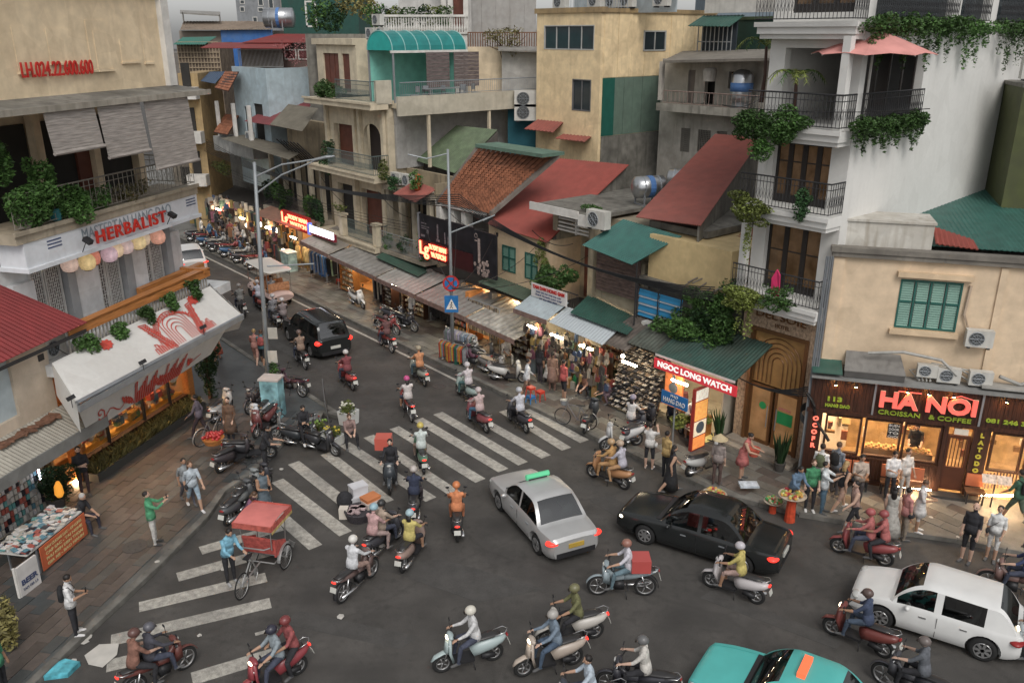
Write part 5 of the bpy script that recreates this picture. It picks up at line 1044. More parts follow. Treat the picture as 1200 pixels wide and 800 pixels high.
for i,(uv,lab) in enumerate([((640,432),'glass jewellery case with a pale frame behind the man in the white shirt'),((668,428),'second glass case of trinkets under the white awning')]):
 g=W_.g(*uv,.13);t=thing('glass_counter',lab,'display case',W_,g);OFF[t.name]=(0,0,0)
 part('cabinet',MB().box((-.7,-.3,0),(.7,.3,.6)),mat('pale_timber',(.35,.28,.17)),t);part('glass_top',MB().box((-.7,-.3,.6),(.7,.3,.95)),mat('case_glass',(0,0,0)),t)
 f=MB();[f.box((a,b,.6),(a+.03,b+.03,.98)) for a in (-.71,.68) for b in (-.31,.28)];f.box((-.71,-.31,.96),(.71,-.28,.99));f.box((-.71,.28,.96),(.71,.31,.99));part('rim',f,GPALE,t)
 g_=MB();[g_.bx((rs.uniform(-.6,.6),rs.uniform(-.25,.25),1.02),(rs.uniform(.03,.1),rs.uniform(.03,.08),.03),rz=rs.uniform(0,3)) for _ in range(30)];stuff(part('trinkets',g_,GOODM,t))
for i,(u,v,w_) in enumerate([(655,440,1.3),(690,452,1.3),(705,445,1.2),(600,420,1.2)]):
 g=W_.g(u,v,.13);shelf(['striped shelf of small bags behind the red shirted man','shelf of folded caps beside the blue tray','shelf of white trinkets in front of the shoes','low shelf beside the seated white figure'][i],W_,(g[0],g[1]+.4,.13),w_,[1.1,1.5,1.7,1.2][i],.35,4,[GOODM,GPALE][i%2],seed=20+i,dens=8)
m=MB();
for k in range(190):
 s=rs.uniform(-26,-21.3);z=rs.uniform(1.1,2.6);c=22.4+rs.uniform(0,.8);w_=rs.uniform(.06,.15);h_=rs.uniform(.18,.5);a_=rs.uniform(-.5,.5);m.slab([(s-w_,c,z-h_),(s+w_*.8,c+a_*.1,z-h_*.95),(s+w_,c+a_*.1,z-h_*.3),(s+w_*.35,c,z-.05),(s-w_*.3,c,z-.03),(s-w_*.9,c,z-h_*.4)],rs.uniform(.03,.09),(0,1,0));m.tube([(s-w_*.3,c+.02,z-.04),(s,c+.02,z+.14),(s+w_*.3,c+.02,z-.05)],.008,3)
o=single('hanging_bags',m,GCLOTH,W_,(-23.6,22.8,1),'dense rows of colourful bags and scarves hanging under the white stall awnings','goods',kind='stuff')
m=MB()
for k in range(60):
 s=rs.uniform(-26.5,-21.4);c=22.9+rs.uniform(0,.8);h=rs.uniform(.3,.9);m.bx((s,c,.13+h/2),(rs.uniform(.06,.15),.1,h/2),rz=rs.uniform(0,1))
single('piled_goods',m,GOODM,W_,(-23.6,23,.13),'heaped small goods on the ground under the bag stall','goods',kind='stuff')
m=MB();
for k in range(420):
 s=rs.uniform(-66,-50);c=rs.uniform(22.6,23.9);z=rs.uniform(.4,2.9);m.bx((s,c,z),(rs.uniform(.06,.2),.06,rs.uniform(.08,.4)),rz=rs.uniform(0,1))
single('far_stall_goods',m,GCLOTH,W_,(-58,23.2,.13),'mass of hanging clothes, flags and lanterns at the far end of the shops','goods',kind='stuff')
for i,(u,v,col) in enumerate([(240,186,(.7,.5,.35)),(238,175,(.7,.65,.5)),(250,183,(.7,.35,.2)),(262,185,(.75,.2,.1)),(268,180,(.7,.2,.1)),(290,270,(1,.9,.7)),(318,272,(1,.9,.75)),(325,276,(1,.9,.75)),(305,269,(1,.92,.8)),(332,300,(1,.9,.7))]):
 v2=v+(60 if i<5 else-6);p=W_.q(u,v2,22.9);single('bulb_lamp',MB().ell(p,(.16,.16,.16),10,7),mat('bulb_%d'%i,col,emit=3,ecol=col),W_,p,['leftmost far lamp over the street stalls','pale far lamp near the leftmost one','orange far lamp by the corner','red lantern at the far end of the street','second red lantern at the far end of the street','lamp on the left of the street lamp pole','lamp right of the street lamp pole','lamp over the grey electric box','lamp between the pole and the stalls','low lamp by the mannequin shop'][i],'lamp',smooth=True)
eb=thing('utility_box','pale green and white painted utility box on the far pavement','utility box',W_,W_.g(340,318,.13));OFF[eb.name]=(0,0,0)
part('cabinet',MB().box((-.5,-.3,.1),(.5,.3,1.25)),mat('painted_cabinet',(.30,.40,.36),var=.5,scale=3),eb);part('plinth',MB().box((-.52,-.32,0),(.52,.32,.1)),CONC,eb);part('lid',MB().box((-.54,-.34,1.25),(.54,.34,1.3)),TRIM,eb)
def stool(label,p,col,fr=W_,rot=0,h=.3,stack=1):
 t=thing('plastic_stool',label,'stool',fr,p,'plastic stools on the pavement',rot);OFF[t.name]=(0,0,0);M_=mat('plastic_%d'%int(col[0]*1000),col,rough=.35,var=.05)
 part('seat',MB().box((-.14,-.14,h-.04),(.14,.14,h)),M_,t);part('apron',MB().box((-.13,-.13,h-.1),(.13,.13,h-.041)),M_,t)
 for x in (-1,1):
  for y in (-1,1):part('leg',MB().tube([(x*.11,y*.11,h-.05),(x*.15,y*.15,0)],.022,5),M_,t)
 return t
g=W_.g(622,472,.13);stool('blue plastic stool under the red one by the kerb',g,(.03,.18,.42),h=.32);stool('red plastic stool stacked on the blue one',(g[0],g[1],g[2]+.3),(.5,.05,.03),h=.4);stool('yellow plastic stool behind the red and blue pair',W_.g(633,469,.13),(.5,.42,.03),h=.42)
stool('small red stool by the watch shop sign',W_.g(775,470,.13),(.5,.05,.03));stool('orange stool at the clothes stall on the far pavement',W_.g(398,333,.13),(.5,.25,.03))
tb=thing('blue_tray','blue tray of knotted ropes on the pavement by the shoe stall','tray',W_,W_.g(703,447,.2));OFF[tb.name]=(0,0,0);part('tray',MB().box((-.5,-.25,0),(.5,.25,.15)),mat('plastic_30',(.03,.18,.42)),tb);g_=MB();[g_.ring((rs.uniform(-.4,.4),rs.uniform(-.18,.18),.19),'z',.07,(.02,.02),8,4) for _ in range(20)];stuff(part('ropes',g_,GPALE,tb))
m=MB();m.ell((0,0,.3),(.28,.22,.3),12,8);m.v=[(x+.03*math.sin(z*20),y,z) for x,y,z in m.v];gb=single('green_bag',m,mat('green_plastic_bag',(.02,.22,.09),rough=.4,var=.3,scale=9),W_,(0,0,0),'shiny green plastic bag on the pavement by the red shirted man','bag',smooth=True);gb.location=W_.w(W_.g(677,454,.13))
ht=thing('corner_hotel','tall white narrow hotel with fern planted balconies and a golden arched street door','building',W_,(-14.9,26,0))
HW=mat('hotel_white',(.66,.65,.62),var=.04,scale=.6,dirt=.16,dcol=(.42,.41,.38),bump=.08)
SH=-13.35;SL=-16.45;CFh=24.4
m=MB();wallgrid(m,SL,SH-.3,4.7,19.5,CFh,CFh+.3,[(-15.95,-13.95,5.95,8.2),(-15.95,-13.95,8.85,10.8),(-15.9,-13.75,11.4,13.6),(-15.9,-13.8,14.6,17.5)]);m.box((SL,CFh+.3,0),(SL+.3,46,19.5));part('front_wall',m,HW,ht)
m=MB()
ops=[(24.7,28.3,11.4,13.65),(24.8,29.6,14.35,17.0),(30.2,32.2,14.35,17.0),(33.0,37.5,14.35,17.0)]
xs=sorted({24.4,46.0,*[o[0] for o in ops],*[o[1] for o in ops]})
for i in range(len(xs)-1):
 a,b=xs[i],xs[i+1];z=0
 for o in sorted([o for o in ops if o[0]<=a and o[1]>=b],key=lambda o:o[2]):m.box((SH-.3,a,z),(SH,b,o[2]));z=o[3]
 m.box((SH-.3,a,z),(SH,b,19.5))
part('side_wall',m,HW,ht)
m=MB();m.box((SL+.3,CFh+.3,11.1),(SH-.3,40,11.35));m.box((SL+.3,CFh+.3,5.6),(SH-.3,40,5.8));m.box((SL+.3,CFh+.3,8.5),(SH-.3,40,8.7));m.box((SL+.3,CFh+.3,14.1),(SH-.3,40,14.3));part('floors',m,HW,ht);
part('rear_partition',MB().box((SL+.3,27.2,3.0),(SH-.3,27.3,11.1)),mat('hotel_room_wall',(.16,.12,.09)),ht)
part('terrace_back_wall',MB().box((SL+.3,29,11.35),(SH-.3,29.1,19)),mat('hotel_glass_wall',(.12,.12,.12),rough=.3),ht)
m=MB();m.slab([(SH+.002,28.0,7.75),(SH+.45,28.0,7.6),(SH+.45,46,7.6),(SH+.002,46,7.95)],.15);part('wall_footing',m,HW,ht)
for z,d in ((5.5,.85),(8.45,.85),(11.0,.8),(14.0,.6)):
 m=MB();m.box((SL-.15,CFh-d,z),(SH+.02,CFh-.001,z+.3));m.box((SL-.22,CFh-d-.08,z+.2),(SH+.1,CFh-d-.001,z+.34));m.box((SL-.1,CFh-d+.1,z-.14),(SH-.03,CFh-.001,z-.001));part('balcony_slab',m,HW,ht)
for z,h in ((5.84,.95),(8.79,1.0),(11.34,1.0),(14.34,1.0)):
 m=MB();railing(m,(SL-.1,CFh-.8,z),(SH,CFh-.8,z),h,.12,.012,True);railing(m,(SH,CFh-.8,z),(SH,CFh-.02,z),h,.12,.012,True);part('balcony_railing',m,IRON,ht)
for s,c,z0,z1 in ((SH-.12,CFh-.62,11.34,13.95),(SL+.15,CFh-.6,5.84,8.3),(SL+.15,CFh+.01,8.7,11)):part('column',MB().box((s-.12,c-.12,z0),(s+.12,c+.12,z1)),HW,ht)
def doors(par,s0,s1,z0,z1,c,n):
 for i in range(n):
  a=s0+(s1-s0)*i/n;b=s0+(s1-s0)*(i+1)/n;f=MB();f.box((a,c,z0),(a+.09,c+.07,z1));f.box((b-.09,c,z0),(b,c+.07,z1));f.box((a+.09,c,z0),(b-.09,c+.07,z0+.25));f.box((a+.09,c,z1-.09),(b-.09,c+.07,z1));f.box((a+.09,c+.01,z0+1.3),(b-.09,c+.06,z0+1.34))
  o=part('door_leaf',f,mat('dark_frame',(.03,.026,.024),rough=.4),par);part('pane',MB().box((a+.095,c+.03,z0+.255),(b-.095,c+.04,z1-.095)),mat('amber_pane',(.10,.065,.04),rough=.2,var=.7,scale=2,emit=.03,ecol=(.6,.32,.12)),par,sub=o)
doors(ht,-15.95,-13.95,5.95,8.2,CFh+.2,3);doors(ht,-15.95,-13.95,8.85,10.8,CFh+.2,4);doors(ht,-15.9,-13.8,14.6,17.5,CFh+.2,3)
for z in (5.95,8.85):part('curtain',MB().box((-15.9,CFh+.5,z),(-15.4,CFh+.55,z+2)),mat('white_curtain',(.45,.45,.42)),ht)
m=MB();
for i in range(5):m.box((SH-.25,24.9+i*.8,11.4),(SH-.2,24.97+i*.8,13.6))
m.box((SH-.25,24.9,13.5),(SH-.2,28.2,13.6));m.box((SH-1.2,26.2,11.4),(SH-1.1,28.3,13.6));stuff(part('terrace_glazing',m,mat('dark_frame',(0,0,0)),ht))
for a,b,z in ((24.5,28.3,11.4),(24.6,29.8,14.35),(30.2,32.2,14.35),(33,37.5,14.35)):
 m=MB();railing(m,(SH+.12,a,z),(SH+.12,b,z),.95,.12,.012,True);part('side_railing',m,IRON,ht)
for a,b in ((24.8,29.6),(30.2,32.2),(33,37.5)):part('dark_window',MB().box((SH-.28,a,14.4),(SH-.2,b,17)),GLASS,ht)
FL=[((-15.9,23.3,5.9),(.95,.3,.3),'yellow green fern trough on the lowest hotel balcony above the golden door',LEAFY,1100),((-14.6,23.3,6.15),(.5,.3,.35),'reddish flowering plants on the lowest hotel balcony',LEAF,400),
((-15.9,23.3,8.85),(.75,.3,.3),'fern tuft on the middle hotel balcony left of its railing',LEAFY,900),((-14.2,23.5,9.3),(.3,.25,.4),'small potted shrub at the right of the middle hotel balcony',LEAFD,300),
((-16.1,23.35,11.5),(.7,.35,.42),'left trailing fern clump on the terrace balcony of the hotel',LEAF,1100),((-14.95,23.35,11.5),(.75,.35,.42),'right trailing fern clump on the terrace balcony of the hotel',LEAF,1100),((-15.6,23.3,10.9),(.5,.2,.5),'long strands of fern hanging under the hotel terrace balcony',LEAF,420)]
for p,r,lab,mm,n in FL:
 m=MB();foliage(m,[(p,(r[0]*1.1,r[1]*1.2,r[2]*1.1)),((p[0],p[1]-.12,p[2]-.3),(r[0]*.9,r[1]*.9,r[2]))],int(n*2.2),.1);single('balcony_fern',m,mm,W_,p,lab,'plant')
def sidefern(a,b,z,lab,n,drop=.5):
 m=MB();k=int((b-a)/.5)+1;foliage(m,[((SH+.25,a+(b-a)*i/max(1,k-1),z+.05*math.sin(i*2)),(.3,.45,.3)) for i in range(k)]+[((SH+.3,a+(b-a)*(i*.37%1),z-.35),(.15,.2,drop*(.5+.5*(i%2)))) for i in range(k)],int(n*1.7),.1);single('side_fern',m,LEAF,W_,(SH+.25,(a+b)/2,z),lab,'plant')
sidefern(24.2,28.2,11.45,'wide dark fern hedge hanging from the side rail under the pink parasol',2600)
sidefern(24.3,29.8,14.25,'long fern fringe hanging from the top floor side balcony above the parasol',3000,.8)
sidefern(30.3,32.2,14.2,'short fern clump on the second top floor side window of the hotel',800,.8)
sidefern(33.1,37.8,14.2,'fern fringe at the upper right corner of the hotel wall',1600,.9)
for i,(s,c,z) in enumerate([(-15.9,23.25,5.2),(-15.5,23.25,5.0),(-15.95,23.4,8.1),(-16.0,23.4,7.6)]):
 m=MB();foliage(m,[((s,c,z),(.12,.1,.7))],110,.09);single('hanging_vine',m,LEAFY,W_,(s,c,z),['vine strand hanging in front of the hotel lettering','second vine strand hanging over the hotel lettering','vine on the upper left hotel column','lower vine on the left hotel column'][i],'vine')
VEN=mat('stone_veneer',(.36,.26,.18),var=.5,scale=14,bump=.5,bscale=18,stretch=(1,1,.6))
m=MB();wallgrid(m,SL,SH-.3,.12,5.36,CFh-.05,CFh+.25,[(-16.05,-13.85,.3,4.55)]);part('stone_front',m,VEN,ht)
GOLD=mat('golden_panel',(.30,.17,.06),rough=.5,var=.2);GF=mat('bronze_frame',(.16,.08,.035),rough=.4,metal=.4)
dr=thing('golden_door','golden arched double door with concentric arch lines at the hotel entrance','door',W_,(-14.95,24.4,.12))
part('frame',MB().box((-16.05,CFh-.12,.3),(-15.93,CFh+.1,4.55)),GF,dr);part('frame',MB().box((-13.97,CFh-.12,.3),(-13.85,CFh+.1,4.55)),GF,dr);part('lintel',MB().box((-15.93,CFh-.12,4.43),(-13.97,CFh+.1,4.55)),GF,dr)
part('arch_panel',MB().box((-15.93,CFh+.02,2.55),(-13.97,CFh+.08,4.43)),GOLD,dr)
for k in range(5):
 r=.9-.17*k;m=MB();P=[(-14.95-r,CFh,2.6),(-14.95-r,CFh,3.4)]+[(-14.95-r*math.cos(math.pi*j/14),CFh,3.4+r*math.sin(math.pi*j/14)) for j in range(15)]+[(-14.95+r,CFh,2.6)];m.tube(P,.018,4);part('arch_line',m,GF,dr)
for s0,s1 in ((-15.93,-15.0),(-14.9,-13.97)):
 f=MB();f.box((s0,CFh-.02,.3),(s0+.09,CFh+.06,2.5));f.box((s1-.09,CFh-.02,.3),(s1,CFh+.06,2.5));f.box((s0+.09,CFh-.02,2.4),(s1-.09,CFh+.06,2.5));f.box((s0+.09,CFh-.02,.3),(s1-.09,CFh+.06,.42));o=part('door_leaf',f,GF,dr);part('glass',MB().box((s0+.095,CFh+.01,.425),(s1-.095,CFh+.03,2.395)),mat('door_glass_warm',(.16,.10,.06),rough=.15,var=.7,scale=1.5,emit=.15,ecol=(.7,.35,.12)),dr,sub=o);part('handle',MB().tube([(s1-.13 if s0<-15.5 else s0+.13,CFh-.06,1.0),(s1-.13 if s0<-15.5 else s0+.13,CFh-.06,1.8)],.02,6),STEEL,dr,sub=o)
part('green_sticker',MB().box((-14.75,CFh-.03,1.3),(-14.15,CFh-.022,1.75)),mat('green_print',(.02,.25,.08)),dr);part('green_sticker',MB().add(*disc((-15.35,CFh-.035,1.75),.14,'y')),mat('green_print',(0,0,0)),dr);part('pink_sticker',MB().box((-14.72,CFh-.03,1.82),(-14.25,CFh-.022,1.9)),mat('pink_print',(.5,.2,.15)),dr)
m=MB();m.box((SL,CFh-.5,.12),(SH-.3,CFh-.051,.3));m.box((SL,CFh-.8,.12),(SH-.3,CFh-.501,.2));part('entrance_step',m,mat('pale_step',(.32,.28,.23),dirt=.3),ht)
text("DEL'SOIE",.42,GF,ht,(-15.0,CFh-.08,5.05),UPR,width=1.9,height=.26,ext=.02);text('HOTEL',.2,GF,ht,(-14.9,CFh-.08,4.75),UPR,width=.55,height=.14)
pu=thing('pink_parasol','large faded pink parasol open on the hotel roof terrace','parasol',W_,(-14.0,25.4,11.35));g=W_.q(1022,68,25.2)
px_,pc,pz_=g[0],25.2,13.55
A=8;rim=[(px_+1.75*math.cos(2*math.pi*k/A+.39),pc+1.75*math.sin(2*math.pi*k/A+.39),pz_-.1) for k in range(A)];
for k in range(A):
 a,b=rim[k],rim[(k+1)%A];m=MB();md=((a[0]+b[0])/2*.96+px_*.04,(a[1]+b[1])/2*.96+pc*.04,pz_-.04);m.slab([(px_,pc,pz_+.62),a,md],.012);m.slab([(px_,pc,pz_+.62),md,b],.012);part('canopy_panel',m,mat('faded_pink',(.60,.27,.24),rough=.8,var=.12),pu)
part('top_cap',MB().lathe((px_,pc,pz_+.6),[(.35,-.06),(.2,.08),(.04,.14)],8),mat('faded_pink2',(.5,.16,.15)),pu);part('pole',MB().tube([(px_,pc,11.35),(px_,pc,pz_+.6)],.04,8),TRIM,pu)
for k in range(A):part('rib',MB().tube([(px_,pc,pz_+.56),(rim[k][0],rim[k][1],pz_-.13)],.012,4),TRIM,pu)
def palm(label,fr,p,h=1.4,r=.9,n=12,seed=1):
 rs=random.Random(seed);t=thing('potted_palm',label,'palm',fr,p);OFF[t.name]=(0,0,0)
 part('trunk',MB().tube([(0,0,0),(.05,0,h*.5),(0,0,h)],[.09,.06,.05],8),DWOOD,t)
 for k in range(n):
  a=2*math.pi*k/n+rs.uniform(-.2,.2);P=[];
  for j in range(7):
   q=j/6;P.append(Vector((math.cos(a)*r*q,math.sin(a)*r*q,h+.45*math.sin(q*2.3)*r-.35*q*q*r)))
  f=MB();f.tube(P,.01,3,False)
  for j in range(1,7):
   d=(P[j]-P[j-1]).normalized();sd=d.cross(Vector((0,0,1))).normalized()
   for e in (-1,1):
    for h2 in (0,.5):
     q0=P[j].lerp(P[j-1],h2);tip=q0+sd*e*.28*(1-abs(j-3)/5)+d*.12-Vector((0,0,.07));f.add([q0,q0+d*.05,tip],[(0,1,2)])
  part('frond',f,LEAFY if k%3 else LEAF,t)
 return t
palm('potted palm on the hotel terrace left of the parasol',W_,(-15.3,24.2,11.35),1.35,.85,12,2)
palm('palm beside the water tank on the stained white house',W_,W_.q(892,120,27.5),1.9,1.0,12,3)
m=MB();m.tube([(-14.4,23.0,6.1),(-14.4,23.0,6.9)],[.1,.05],8);cl=single('pink_cloth',MB().slab([(-14.95,23.5,6.0),(-14.65,23.5,6.0),(-14.7,23.5,6.75),(-14.85,23.55,6.9),(-14.98,23.5,6.6)],.06,(0,1,0)),mat('bright_pink',(.55,.03,.12)),W_,(-14.8,23.5,6),'bright pink folded parasol on the lowest hotel balcony','parasol')
cb=MB();rs=random.Random(5)
for k in range(5):
 P=[];a=Vector((-17.2,23.2,3.5+.05*k));b=Vector((-13.3,23.6,3.0+.08*k))
 for j in range(13):q=j/12;p=a.lerp(b,q);p.z-=(.5+.08*k)*4*q*(1-q)*.8;P.append(p)
 cb.tube(P,.022,5)
P=[Vector((-13.3,23.6,3.1)).lerp(Vector((-12.6,23.9,1.6)),q/8)+Vector((.1*math.sin(q),0,0)) for q in range(9)];cb.tube(P,.05,6)
for k in range(9):cb.ring((-13.25,23.75,2.2+.03*k),'y',.28,(.015,.015),16,4)
single('overhead_cables',cb,mat('black_cable',(.012,.012,.012),rough=.5),W_,(-15,23.2,2.8),'bundle of sagging black cables with a coil across the golden hotel door','cables',kind='stuff')
m=MB();foliage(m,[((-13.7,23.5,.9),(.22,.22,.75))],300,.2)
def snake(label,fr,p,n=22,h=.9,seed=1):
 rs=random.Random(seed);t=thing('potted_plant',label,'plant',fr,p);OFF[t.name]=(0,0,0);part('pot',MB().lathe((0,0,0),[(.14,0),(.2,.3),(.21,.33),(.17,.33)],12),mat('dark_pot',(.07,.065,.06),rough=.6),t)
 f=MB()
 for k in range(n):
  a=rs.uniform(0,6.28);r=rs.uniform(.02,.14);hh=h*rs.uniform(.6,1.1);dx,dy=math.cos(a),math.sin(a);b=rs.uniform(.1,.35)
  f.slab([(dx*r-dy*.03,dy*r+dx*.03,.3),(dx*r+dy*.03,dy*r-dx*.03,.3),(dx*(r+b*.5)+dy*.035,dy*(r+b*.5)-dx*.035,.3+hh*.6),(dx*(r+b),dy*(r+b),.3+hh),(dx*(r+b*.5)-dy*.035,dy*(r+b*.5)+dx*.035,.3+hh*.6)],.006,(dx,dy,0))
 stuff(part('leaves',f,LEAFD,t));return t
snake('potted sword leaved plant at the right of the golden hotel door',W_,(-13.85,23.4,.12),26,1.1,1);snake('potted sword leaved plant at the left of the golden hotel door',W_,(-16.5,23.6,.12),22,1.0,2)
K=CAF
cf=thing('cafe_building','peach coloured building with green shutters above the dark timber cafe front','building',K,(4,1,0))
m=MB();wallgrid(m,.25,11,3.7,7.55,.5,.75,[(2.28,4.02,5.4,6.95)]);m.box((.25,.75,0),(.5,9,7.55));m.box((.5,8.7,3.7),(11,9,7.55));part('wall',m,mat('cafe_peach',(.68,.53,.37),dirt=.16,dcol=(.33,.25,.17),bump=.1),cf)
m=MB();m.box((.2,.35,7.55),(11,9,7.7));m.box((.15,.3,7.7),(11,.7,7.85));part('roof_slab',m,mat('dark_coping',(.22,.20,.17),dirt=.7),cf)
part('pilaster',MB().box((.28,.44,3.7),(.6,.499,7.5)),mat('cafe_peach',(0,0,0)),cf);part('pilaster',MB().box((4.95,.44,3.7),(5.15,.499,7.5)),mat('cafe_peach',(0,0,0)),cf)
shutters(cf,2.28,4.02,5.4,6.95,.5,4)
part('window_sill',MB().box((2.15,.32,5.22),(4.1,.499,5.36)),PEACH,cf);part('window_hood',MB().box((2.15,.3,7.05),(4.25,.499,7.2)),PEACH,cf)
p=K.q(1138,335,.45);q=K.q(1145,398,.4);m=MB();m.tube([p,(p[0]-.05,.42,p[2]-.9),(q[0]-.25,.4,q[2]+.25),q],.045,6);part('drain_pipe',m,mat('pipe_peach',(.45,.35,.26)),cf)
m=MB();m.wave([(2.0,1.2,7.9),(11,1.2,7.85),(11,9.5,8.4),(2.0,9.5,8.5)],60,.01);part('green_roof',m,mat('blue_green_roof',(.035,.115,.095),rough=.5,var=.2,dirt=.35,dcol=(.05,.10,.085)),cf)
a=K.q(985,300,1.0);b=K.q(1090,300,1.0);m=MB();m.box((.5,1.0,7.71),(b[0],2.4,8.55));m.box((.45,.95,8.55),(b[0]+.05,2.45,8.62));part('rooftop_box',m,mat('stained_white_box',(.55,.53,.48),dirt=.6,dcol=(.2,.15,.09)),cf)
m=MB();m.wave([(b[0]+.1,1.0,8.0),(b[0]+1.3,1.0,7.9),(b[0]+1.3,1.9,8.0),(b[0]+.1,1.9,8.35)],8,.02);part('red_sheet_scrap',m,mat('bright_red_sheet',(0,0,0)),cf)
ob=thing('olive_building','dark olive wall at the right edge of the picture beside the hotel','building',K,(8,10,0));a=K.q(1172,180,6.5);a=(a[0]+.4,0,0);part('wall',MB().box((a[0]-.05,6.5,7),(14,9.4,12.3)),mat('olive_wall',(.075,.085,.03),rough=.7,dirt=.3),ob);part('coping',MB().box((a[0]-.1,6.4,12.3),(14,9.5,12.42)),CONC,ob)
aircon(K,(a[0]+.35,6.9,12.5),'dark backed air conditioner on the olive wall at the right edge',s=1.2)
tf=thing('coffee_shop','dark brown timber cafe front with lit windows, benches and sign fascia','shop front',K,(4,0,.12))
m=MB()
n=0
for x in [0.05+.11*i for i in range(76)]:
 part('fascia_plank',MB().box((x,-.08-.006*(n%2),2.62),(x+.104,-.02,3.72)),DWOOD,tf);n+=1
part('fascia_backing',MB().box((.05,-.015,2.5),(8.5,.3,3.72)),DARK,tf)
m=MB();m.box((0,-.25,3.72),(8.6,.499,3.8));part('fascia_top',m,mat('grey_flashing',(.25,.25,.24),dirt=.3),tf);m=MB();m.box((0,-.12,2.5),(8.5,-.03,2.62));part('fascia_rail',m,DWOOD,tf)
for x in (1.95,5.02):part('fascia_divider',MB().box((x-.03,-.13,2.62),(x+.03,-.09,3.72)),STEEL,tf)
PINK=mat('coral_letter',(.75,.13,.10),rough=.45,emit=.45,ecol=(1,.16,.12));PKE=mat('cream_letter_edge',(.8,.6,.4),emit=.15,ecol=(1,.75,.45));GRL=mat('lime_letter',(.22,.30,.03),rough=.5,emit=.05,ecol=(.5,.7,.08))
a=K.q(1029,480,-.2);b=K.q(1142,492,-.2);xc=(a[0]+b[0])/2;wd=b[0]-a[0]
za=(K.q(1030,458,-.2)[2]+K.q(1140,470,-.2)[2])/2;zb=(K.q(1030,478,-.2)[2]+K.q(1140,488,-.2)[2])/2;zc=(za+zb)/2
text('HA NOI',.6,PINK,tf,(xc,-.22,zc),UPR,width=wd,height=za-zb,ext=.05,bold=.02);text('HA NOI',.6,PKE,tf,(xc+.012,-.165,zc-.01),UPR,width=wd+.02,height=za-zb+.02,ext=.02,bold=.024)
part('glow_bar',MB().box((a[0]+wd*.18,-.24,za+.06),(a[0]+wd*.42,-.2,za+.09)),PINK,tf);m=MB();m.tube([(a[0]+wd*.72,-.22,za+.03),(a[0]+wd*.82,-.22,za+.12),(a[0]+wd*.96,-.22,za+.02)],.015,4);part('accent_hat',m,PINK,tf)  # bar over the first word is the lighting glow built as a shape
a1=K.q(1028,489,-.1);b1=K.q(1077,494,-.1);a2=K.q(1087,495,-.1);b2=K.q(1137,499,-.1);z_=2.74
text('CROISSAN',.2,GRL,tf,((a1[0]+b1[0])/2,-.1,z_),UPR,width=b1[0]-a1[0],height=.15,bold=.003,ext=.02);text('& COFFEE',.2,GRL,tf,((a2[0]+b2[0])/2,-.1,z_),UPR,width=b2[0]-a2[0],height=.15,bold=.003,ext=.02)
a1=K.q(968,474,-.1);b1=K.q(985,477,-.1);text('113',.25,GRL,tf,((a1[0]+b1[0])/2,-.1,3.0),UPR,width=b1[0]-a1[0],height=.16,bold=.012,ext=.02);text('HANG DAO',.15,GRL,tf,(.9,-.1,2.78),UPR,width=.75,height=.11,ext=.02,bold=.008)
text('081 246 3113',.2,GRL,tf,(5.95,-.1,2.84),UPR,width=1.5,height=.14,bold=.008,ext=.02)
for x in (.75,1.35,2.85,3.45,4.15,5.6,6.3,7.2):
 m=MB();m.tube([(x,-.02,3.66),(x,-.3,3.64)],.012,4);m.lathe((x,-.3,3.58),[(.05,0),(.04,.06)],8);o=part('sign_lamp',m,IRON,tf);part('lamp_glow',MB().lathe((x,-.3,3.568),[(.04,0),(.04,.01)],8),mat('amber_led',(1,.6,.2),emit=160,ecol=(1,.50,.14)),tf,sub=o)
def cw_(a,b,z0,z1,name='window'):
 f=MB();f.box((a,-.05,z0),(a+.06,.08,z1));f.box((b-.06,-.05,z0),(b,.08,z1));f.box((a+.06,-.05,z0),(b-.06,.08,z0+.06));f.box((a+.06,-.05,z1-.06),(b-.06,.08,z1));o=part(name,f,DWOOD,tf)
 part('pane',MB().box((a+.065,.0,z0+.065),(b-.065,.012,z1-.065)),mat('shop_glass',(0,0,0)),tf,sub=o)
wins=[(.62,1.72),(1.82,2.92),(2.98,4.08),(5.5,6.4),(6.5,7.6)]
for a,b in wins:cw_(a,b,1.12,2.45)
m=MB();m.box((.05,2.6,.13),(8.5,2.7,2.9));m.box((.05,.1,.13),(.12,2.6,2.9));m.box((.12,.1,.125),(8.5,2.6,.16));m.box((.12,.1,2.85),(8.5,2.6,2.9));part('room',m,mat('cafe_wall',(.40,.28,.15),rough=.8,var=.3),tf)
for x in (.9,2.3,3.6,5.9,7.2):part('ceiling_lamp',MB().box((x-.3,1.0,2.78),(x+.3,1.15,2.84)),mat('cafe_lamp',(1,.75,.45),emit=200,ecol=(1,.66,.34)),tf)
g=MB();rs=random.Random(6)
for k in range(60):x=rs.uniform(.7,7.5);g.bx((x,rs.uniform(.5,2.3),rs.uniform(1.2,2.2)),(rs.uniform(.03,.15),.05,rs.uniform(.04,.2)))
stuff(part('cafe_interior_goods',g,mat('cafe_goods',(1,1,1),pal=[(.5,.38,.2),(.2,.12,.06),(.5,.45,.38),(.35,.2,.08),(.1,.08,.06),(.3,.12,.08)]),tf))
g=MB();g.box((1.9,.3,.95),(4.0,.8,1.25));part('counter',g,mat('counter_wood',(.3,.16,.07)),tf)
g=MB();
for k in range(26):g.bx((2.0+.075*k,.4,1.3+.05*(k%3)),(.03,.06,.035))
stuff(part('croissants',g,mat('bread',(.5,.32,.12),isl=.3),tf))
part('menu_print',MB().box((2.5,-.008,1.85),(2.85,-.002,2.35)),DARK,tf);
for k,t_ in enumerate(('BUEN','DOOR','TO','CHOI')):text(t_,.12,TRIM,tf,(2.68,-.012,2.28-.13*k),UPR,width=.3,height=.08)
